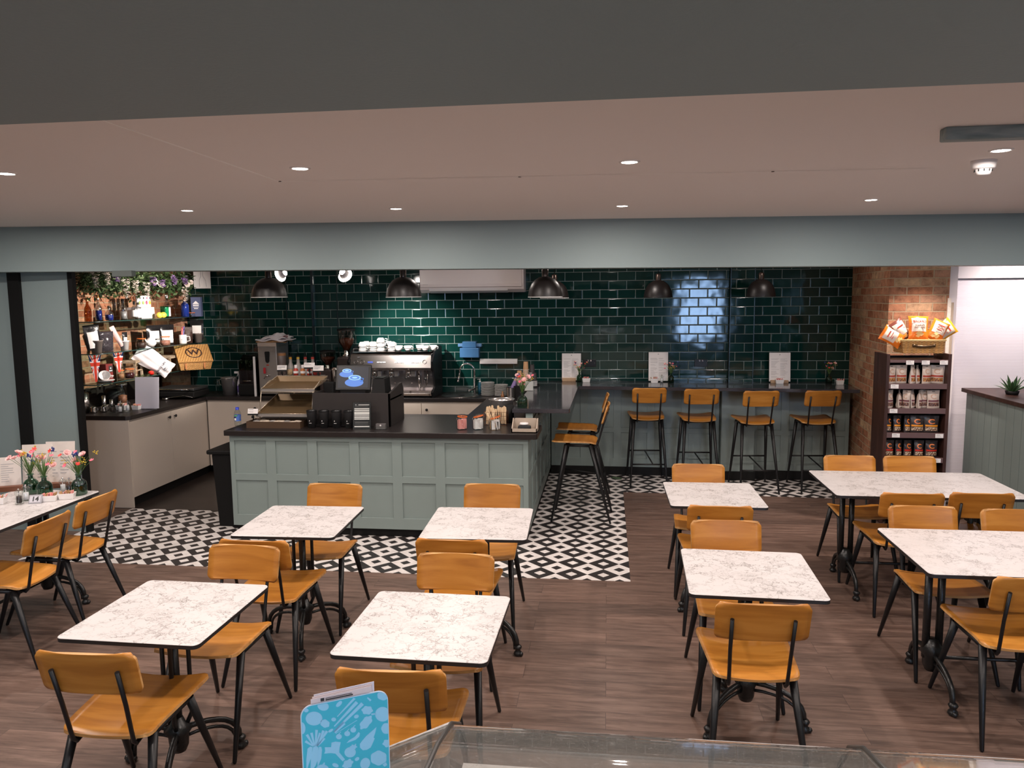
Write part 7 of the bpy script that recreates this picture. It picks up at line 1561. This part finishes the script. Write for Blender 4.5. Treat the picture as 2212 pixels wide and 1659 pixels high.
# ------------------------------------------------------------------ foreground: curved glass display case and card stand
CG = thin_glass('dusty_case_glass', (0.93, 0.935, 0.925), 1.3, 0.03, dust=0.10)
prof = [(y_, z_+0.074) for y_, z_ in ((0.30, 1.285), (0.70, 1.285), (1.02, 1.280), (1.16, 1.268), (1.27, 1.240), (1.345, 1.195), (1.395, 1.13), (1.425, 1.04), (1.44, 0.80))]
dc = thing('display_case', 'curved glass display case along the bottom edge of view', 'display case', (0, 0, 0))
def sheet(x0, x1, nm, skew=0.0):
    b = MB()
    def fn(u, v):
        i = v*(len(prof)-1); k = min(int(i), len(prof)-2); f = i-k
        y = prof[k][0]*(1-f)+prof[k+1][0]*f; z = prof[k][1]*(1-f)+prof[k+1][1]*f
        return (x0+(x1-x0)*u, y+skew*u, z)
    b.grid(fn, 4, 32, thick=0.005); return b.build(nm, CG, dc, weld=False)
sheet(-0.272, 0.428, 'curved_glass'); sheet(0.434, 1.30, 'curved_glass', -0.0)
SEAL = mat('dark_rubber_seal', (0.03, 0.028, 0.025), 0.35)
for x in (-0.275, 0.431): MB().tube([(x, y, z+0.002) for y, z in prof[1:]], 0.0040, 8).build('seal', SEAL, dc)
# mitred left end of the case: the same curve turned to the left
b = MB(); d = Vector((-0.72, -0.69, 0)); 
def fe(u, v):
    i = v*(len(prof)-1); k = min(int(i), len(prof)-2); f = i-k; y = prof[k][0]*(1-f)+prof[k+1][0]*f; z = prof[k][1]*(1-f)+prof[k+1][1]*f
    q = Vector((-0.275, y, z)); s = max(0.0, (y-0.55))
    return q+d*u*s*0.42
b.grid(fe, 6, 32, thick=0.005); b.build('end_glass', CG, dc, weld=False)
MB().tube([fe(1, v/16) for v in range(4, 17)], 0.004, 8).build('end_seal', mat('clear_polished_edge', (0.35, 0.33, 0.31), 0.15, 0.5), dc)
MB().box(-0.26, 1.28, 0.45, 1.30, 1.212, 1.222).build('white_inner_shelf', PLASW, dc)
MB().box(-0.30, 1.30, 0.30, 1.44, 0.0, 0.86).build('case_body', mat('white_case_panel', (0.6, 0.58, 0.57), 0.4), dc)
MB().box(-0.30, 1.30, 0.24, 0.30, 0.0, 1.35).build('case_back', mat('white_case_panel', (0.6, 0.58, 0.57), 0.4), dc)
t = MB().box(-0.72, -0.285, 0.60, 1.06, 0, 1.228).build('side_counter', mat('white_case_panel', (0.6, 0.58, 0.57), 0.4), bevel=0.005); tag(t, 'low white counter beside the case under the turquoise card', 'counter')
cs = thing('recipe_card_holder', 'turquoise card with pale vegetable drawings in the foreground', 'card', (-0.428, 0.975, 1.503), 0.51)
TQ = mat('turquoise_card', (0.055, 0.50, 0.66), 0.5); LB = mat('pale_blue_drawing', (0.32, 0.66, 0.88), 0.5); WE = mat('white_card_edge', (0.62, 0.72, 0.85), 0.5)
W_, H_ = 0.1254, 0.265
# corner-rounded card; local x to the right, z down from the top edge
def rc(x0, x1, z0, z1, r, n=8):
    pts = [(x0, z0), (x1, z0)]
    pts += [(x1-r+r*math.cos(PI/2*i/n), z1-r+r*math.sin(PI/2*i/n)) for i in range(n+1)]
    pts += [(x0+r-r*math.sin(PI/2*i/n), z1-r+r*math.cos(PI/2*i/n)) for i in range(n+1)]
    return pts
RX = Matrix.Rotation(PI/2, 4, 'X')
MB().prism(rc(0, W_, -H_, 0, 0.016), -0.0022, 0.0, M=RX).build('card_body', WE, cs)
MB().prism(rc(0.0012, W_-0.0012, -H_, -0.0012, 0.015), 0.0, 0.0004, M=RX).build('card_face', TQ, cs)
sx = W_/1565.0                      # drawing units: 1565 across
def P_(px, py): 
    u = (px-145)*sx; top = 480-(px-145)*(290/1565.0)
    return (u, -(py-top)*sx*1.02)
def shape(pts, nm):
    b = MB(); V = []
    for p in pts:
        x, z = P_(*p); x = min(W_-0.0015, max(0.0015, x)); R_ = 0.0155; e_ = R_-x if x < R_ else (x-(W_-R_) if x > W_-R_ else 0); zt = -0.0015-(R_-math.sqrt(max(0, R_*R_-e_*e_)) if e_ > 0 else 0); V.append((x, -0.0008, min(z, zt)))
    b.add(V, [tuple(range(len(V)))]); return b.build(nm, LB, cs, weld=False)
def blob(cx, cy, rx, ry, nm, n=26, wob=0.0, rot=0.0):
    pts = []
    for i in range(n):
        a = 2*PI*i/n; r_ = 1+wob*math.sin(a*6+cx); x = rx*r_*math.cos(a); y = ry*r_*math.sin(a)
        pts.append((cx+x*math.cos(rot)-y*math.sin(rot), cy+x*math.sin(rot)+y*math.cos(rot)))
    shape(pts, nm)
def bar_(x0, y0, x1, y1, w0, w1, nm):
    d_ = Vector((x1-x0, y1-y0)).normalized(); n_ = Vector((-d_.y, d_.x)); shape([(x0+n_.x*w0, y0+n_.y*w0), (x0-n_.x*w0, y0-n_.y*w0), (x1-n_.x*w1, y1-n_.y*w1), (x1+n_.x*w1, y1+n_.y*w1)], nm)
blob(375, 690, 145, 128, 'drawn_onion'); blob(560, 790, 85, 72, 'drawn_garlic', wob=0.06, rot=0.6); blob(540, 465, 100, 85, 'drawn_onion', rot=0.4); blob(245, 535, 42, 35, 'drawn_sprout'); blob(715, 720, 42, 36, 'drawn_sprout'); blob(1120, 680, 45, 34, 'drawn_sprout', rot=-0.4)
blob(1600, 655, 140, 140, 'drawn_beetroot'); blob(1320, 570, 100, 80, 'drawn_beet_leaf', wob=0.10); blob(1290, 800, 150, 80, 'drawn_beet_leaf', wob=0.10, rot=-0.85); bar_(1390, 650, 1480, 640, 18, 12, 'drawn_stalk')
blob(1620, 300, 110, 90, 'drawn_artichoke', wob=0.04); bar_(1330, 330, 1390, 390, 12, 20, 'drawn_thyme'); blob(820, 435, 70, 35, 'drawn_leaf', rot=-0.8)
bar_(780, 670, 1100, 330, 8, 26, 'drawn_asparagus'); bar_(720, 850, 1140, 410, 10, 32, 'drawn_asparagus'); bar_(710, 950, 1240, 440, 12, 34, 'drawn_asparagus'); bar_(720, 960, 900, 790, 26, 34, 'drawn_asparagus_tip')
for i, (x, y) in enumerate(((795, 1045), (945, 995), (1055, 930))): blob(x, y, 52, 50, 'drawn_tomato'); bar_(x, y-50, x+40, y-90, 8, 5, 'drawn_tomato_stalk')
bar_(740, 985, 1130, 750, 5, 5, 'drawn_vine'); blob(655, 925, 50, 24, 'drawn_leaf', rot=-0.55)
shape([(925, 1175), (975, 1120), (1080, 1060), (1150, 975), (1175, 1000), (1160, 1060), (1090, 1120), (1000, 1150)], 'drawn_pea_pod')
shape([(1480, 890), (1450, 1010), (1420, 1090), (1440, 1110), (1400, 1200), (1360, 1280), (1290, 1320), (1215, 1325), (1165, 1270), (1165, 1200), (1210, 1140), (1280, 1060), (1350, 1000), (1400, 960)], 'drawn_corn')
blob(1660, 930, 95, 105, 'drawn_lettuce', wob=0.03); blob(1680, 1215, 95, 75, 'drawn_leafy_herb', wob=0.12); blob(1500, 1490, 150, 140, 'drawn_artichoke', wob=0.05); bar_(1600, 1600, 1630, 1650, 40, 30, 'drawn_stalk')
for (x0, y0, x1, y1) in ((350, 1200, 240, 980), (365, 1200, 320, 950), (380, 1200, 410, 900), (390, 1200, 470, 960), (400, 1200, 530, 920), (410, 1200, 590, 930), (340, 1200, 210, 1100), (420, 1200, 540, 1060)): bar_(x0, y0, x1, y1, 12, 24, 'drawn_carrot_top')
shape([(240, 1240), (290, 1200), (330, 1220), (300, 1400), (240, 1560), (205, 1660), (210, 1450)], 'drawn_carrot'); shape([(340, 1215), (390, 1200), (430, 1230), (420, 1420), (370, 1560), (340, 1600), (270, 1700), (290, 1420)], 'drawn_carrot'); shape([(440, 1215), (480, 1220), (490, 1280), (470, 1440), (400, 1600), (400, 1450)], 'drawn_carrot')
shape([(660, 1150), (730, 1135), (825, 1150), (800, 1250), (790, 1340), (890, 1480), (845, 1515), (720, 1360), (640, 1345), (525, 1350), (545, 1300), (540, 1230), (650, 1235)], 'drawn_leek')
blob(985, 1350, 102, 98, 'drawn_tomato'); blob(1050, 1250, 60, 40, 'drawn_tomato_leaf', wob=0.2); bar_(1065, 1235, 1095, 1195, 10, 8, 'drawn_stalk'); blob(1105, 1485, 45, 32, 'drawn_sprout', rot=-0.6)
blob(935, 1570, 105, 75, 'drawn_ginger', wob=0.14, rot=-0.7); blob(1250, 1580, 90, 110, 'drawn_courgette', rot=0.3); blob(715, 1580, 60, 36, 'drawn_leaf', rot=0.5); blob(480, 1640, 115, 90, 'drawn_garlic'); bar_(500, 1570, 525, 1515, 26, 8, 'drawn_stalk'); blob(160, 860, 60, 110, 'drawn_pepper')
MB().box(-0.002, W_+0.002, 0.006, 0.03, -0.272, -0.262).box(0.02, W_-0.02, 0.002, 0.010, -0.272, -0.22).build('card_stand', GLASS, cs)
lf = thing('leaflet_stack', 'white and pink printed leaflets sticking out above the turquoise card', 'leaflets', (-0.428, 0.975, 1.503), 0.51); lf.scale = (0.85, 0.85, 0.85)
RL = Matrix.Rotation(-0.0, 4, 'Y')
for k, (x0, x1, zt) in enumerate(((0.018, 0.120, 0.0085), (0.021, 0.122, 0.0105), (0.024, 0.126, 0.0125))):
    b = MB(); y = 0.004+0.003*k; b.add([(x0, y, -0.20), (x1, y, -0.20), (x1, y, zt+0.0015), (x0, y, zt-0.001), (x0, y+0.001, -0.20), (x1, y+0.001, -0.20), (x1, y+0.001, zt+0.0015), (x0, y+0.001, zt-0.001)], [(0, 1, 2, 3), (7, 6, 5, 4), (3, 2, 6, 7), (0, 3, 7, 4), (1, 5, 6, 2)]); b.build('leaflet', mat('pale_pink_leaflet' if k < 2 else 'white_leaflet', (0.78, 0.62, 0.60) if k < 2 else (0.74, 0.66, 0.70), 0.6), lf)
b = MB(); b.box(0.042, 0.088, 0.0028, 0.0036, 0.001, 0.003); b.box(0.042, 0.086, 0.0028, 0.0036, 0.0045, 0.0052); b.box(0.034, 0.040, 0.0028, 0.0036, 0.001, 0.006); b.build('leaflet_print', INK, lf)
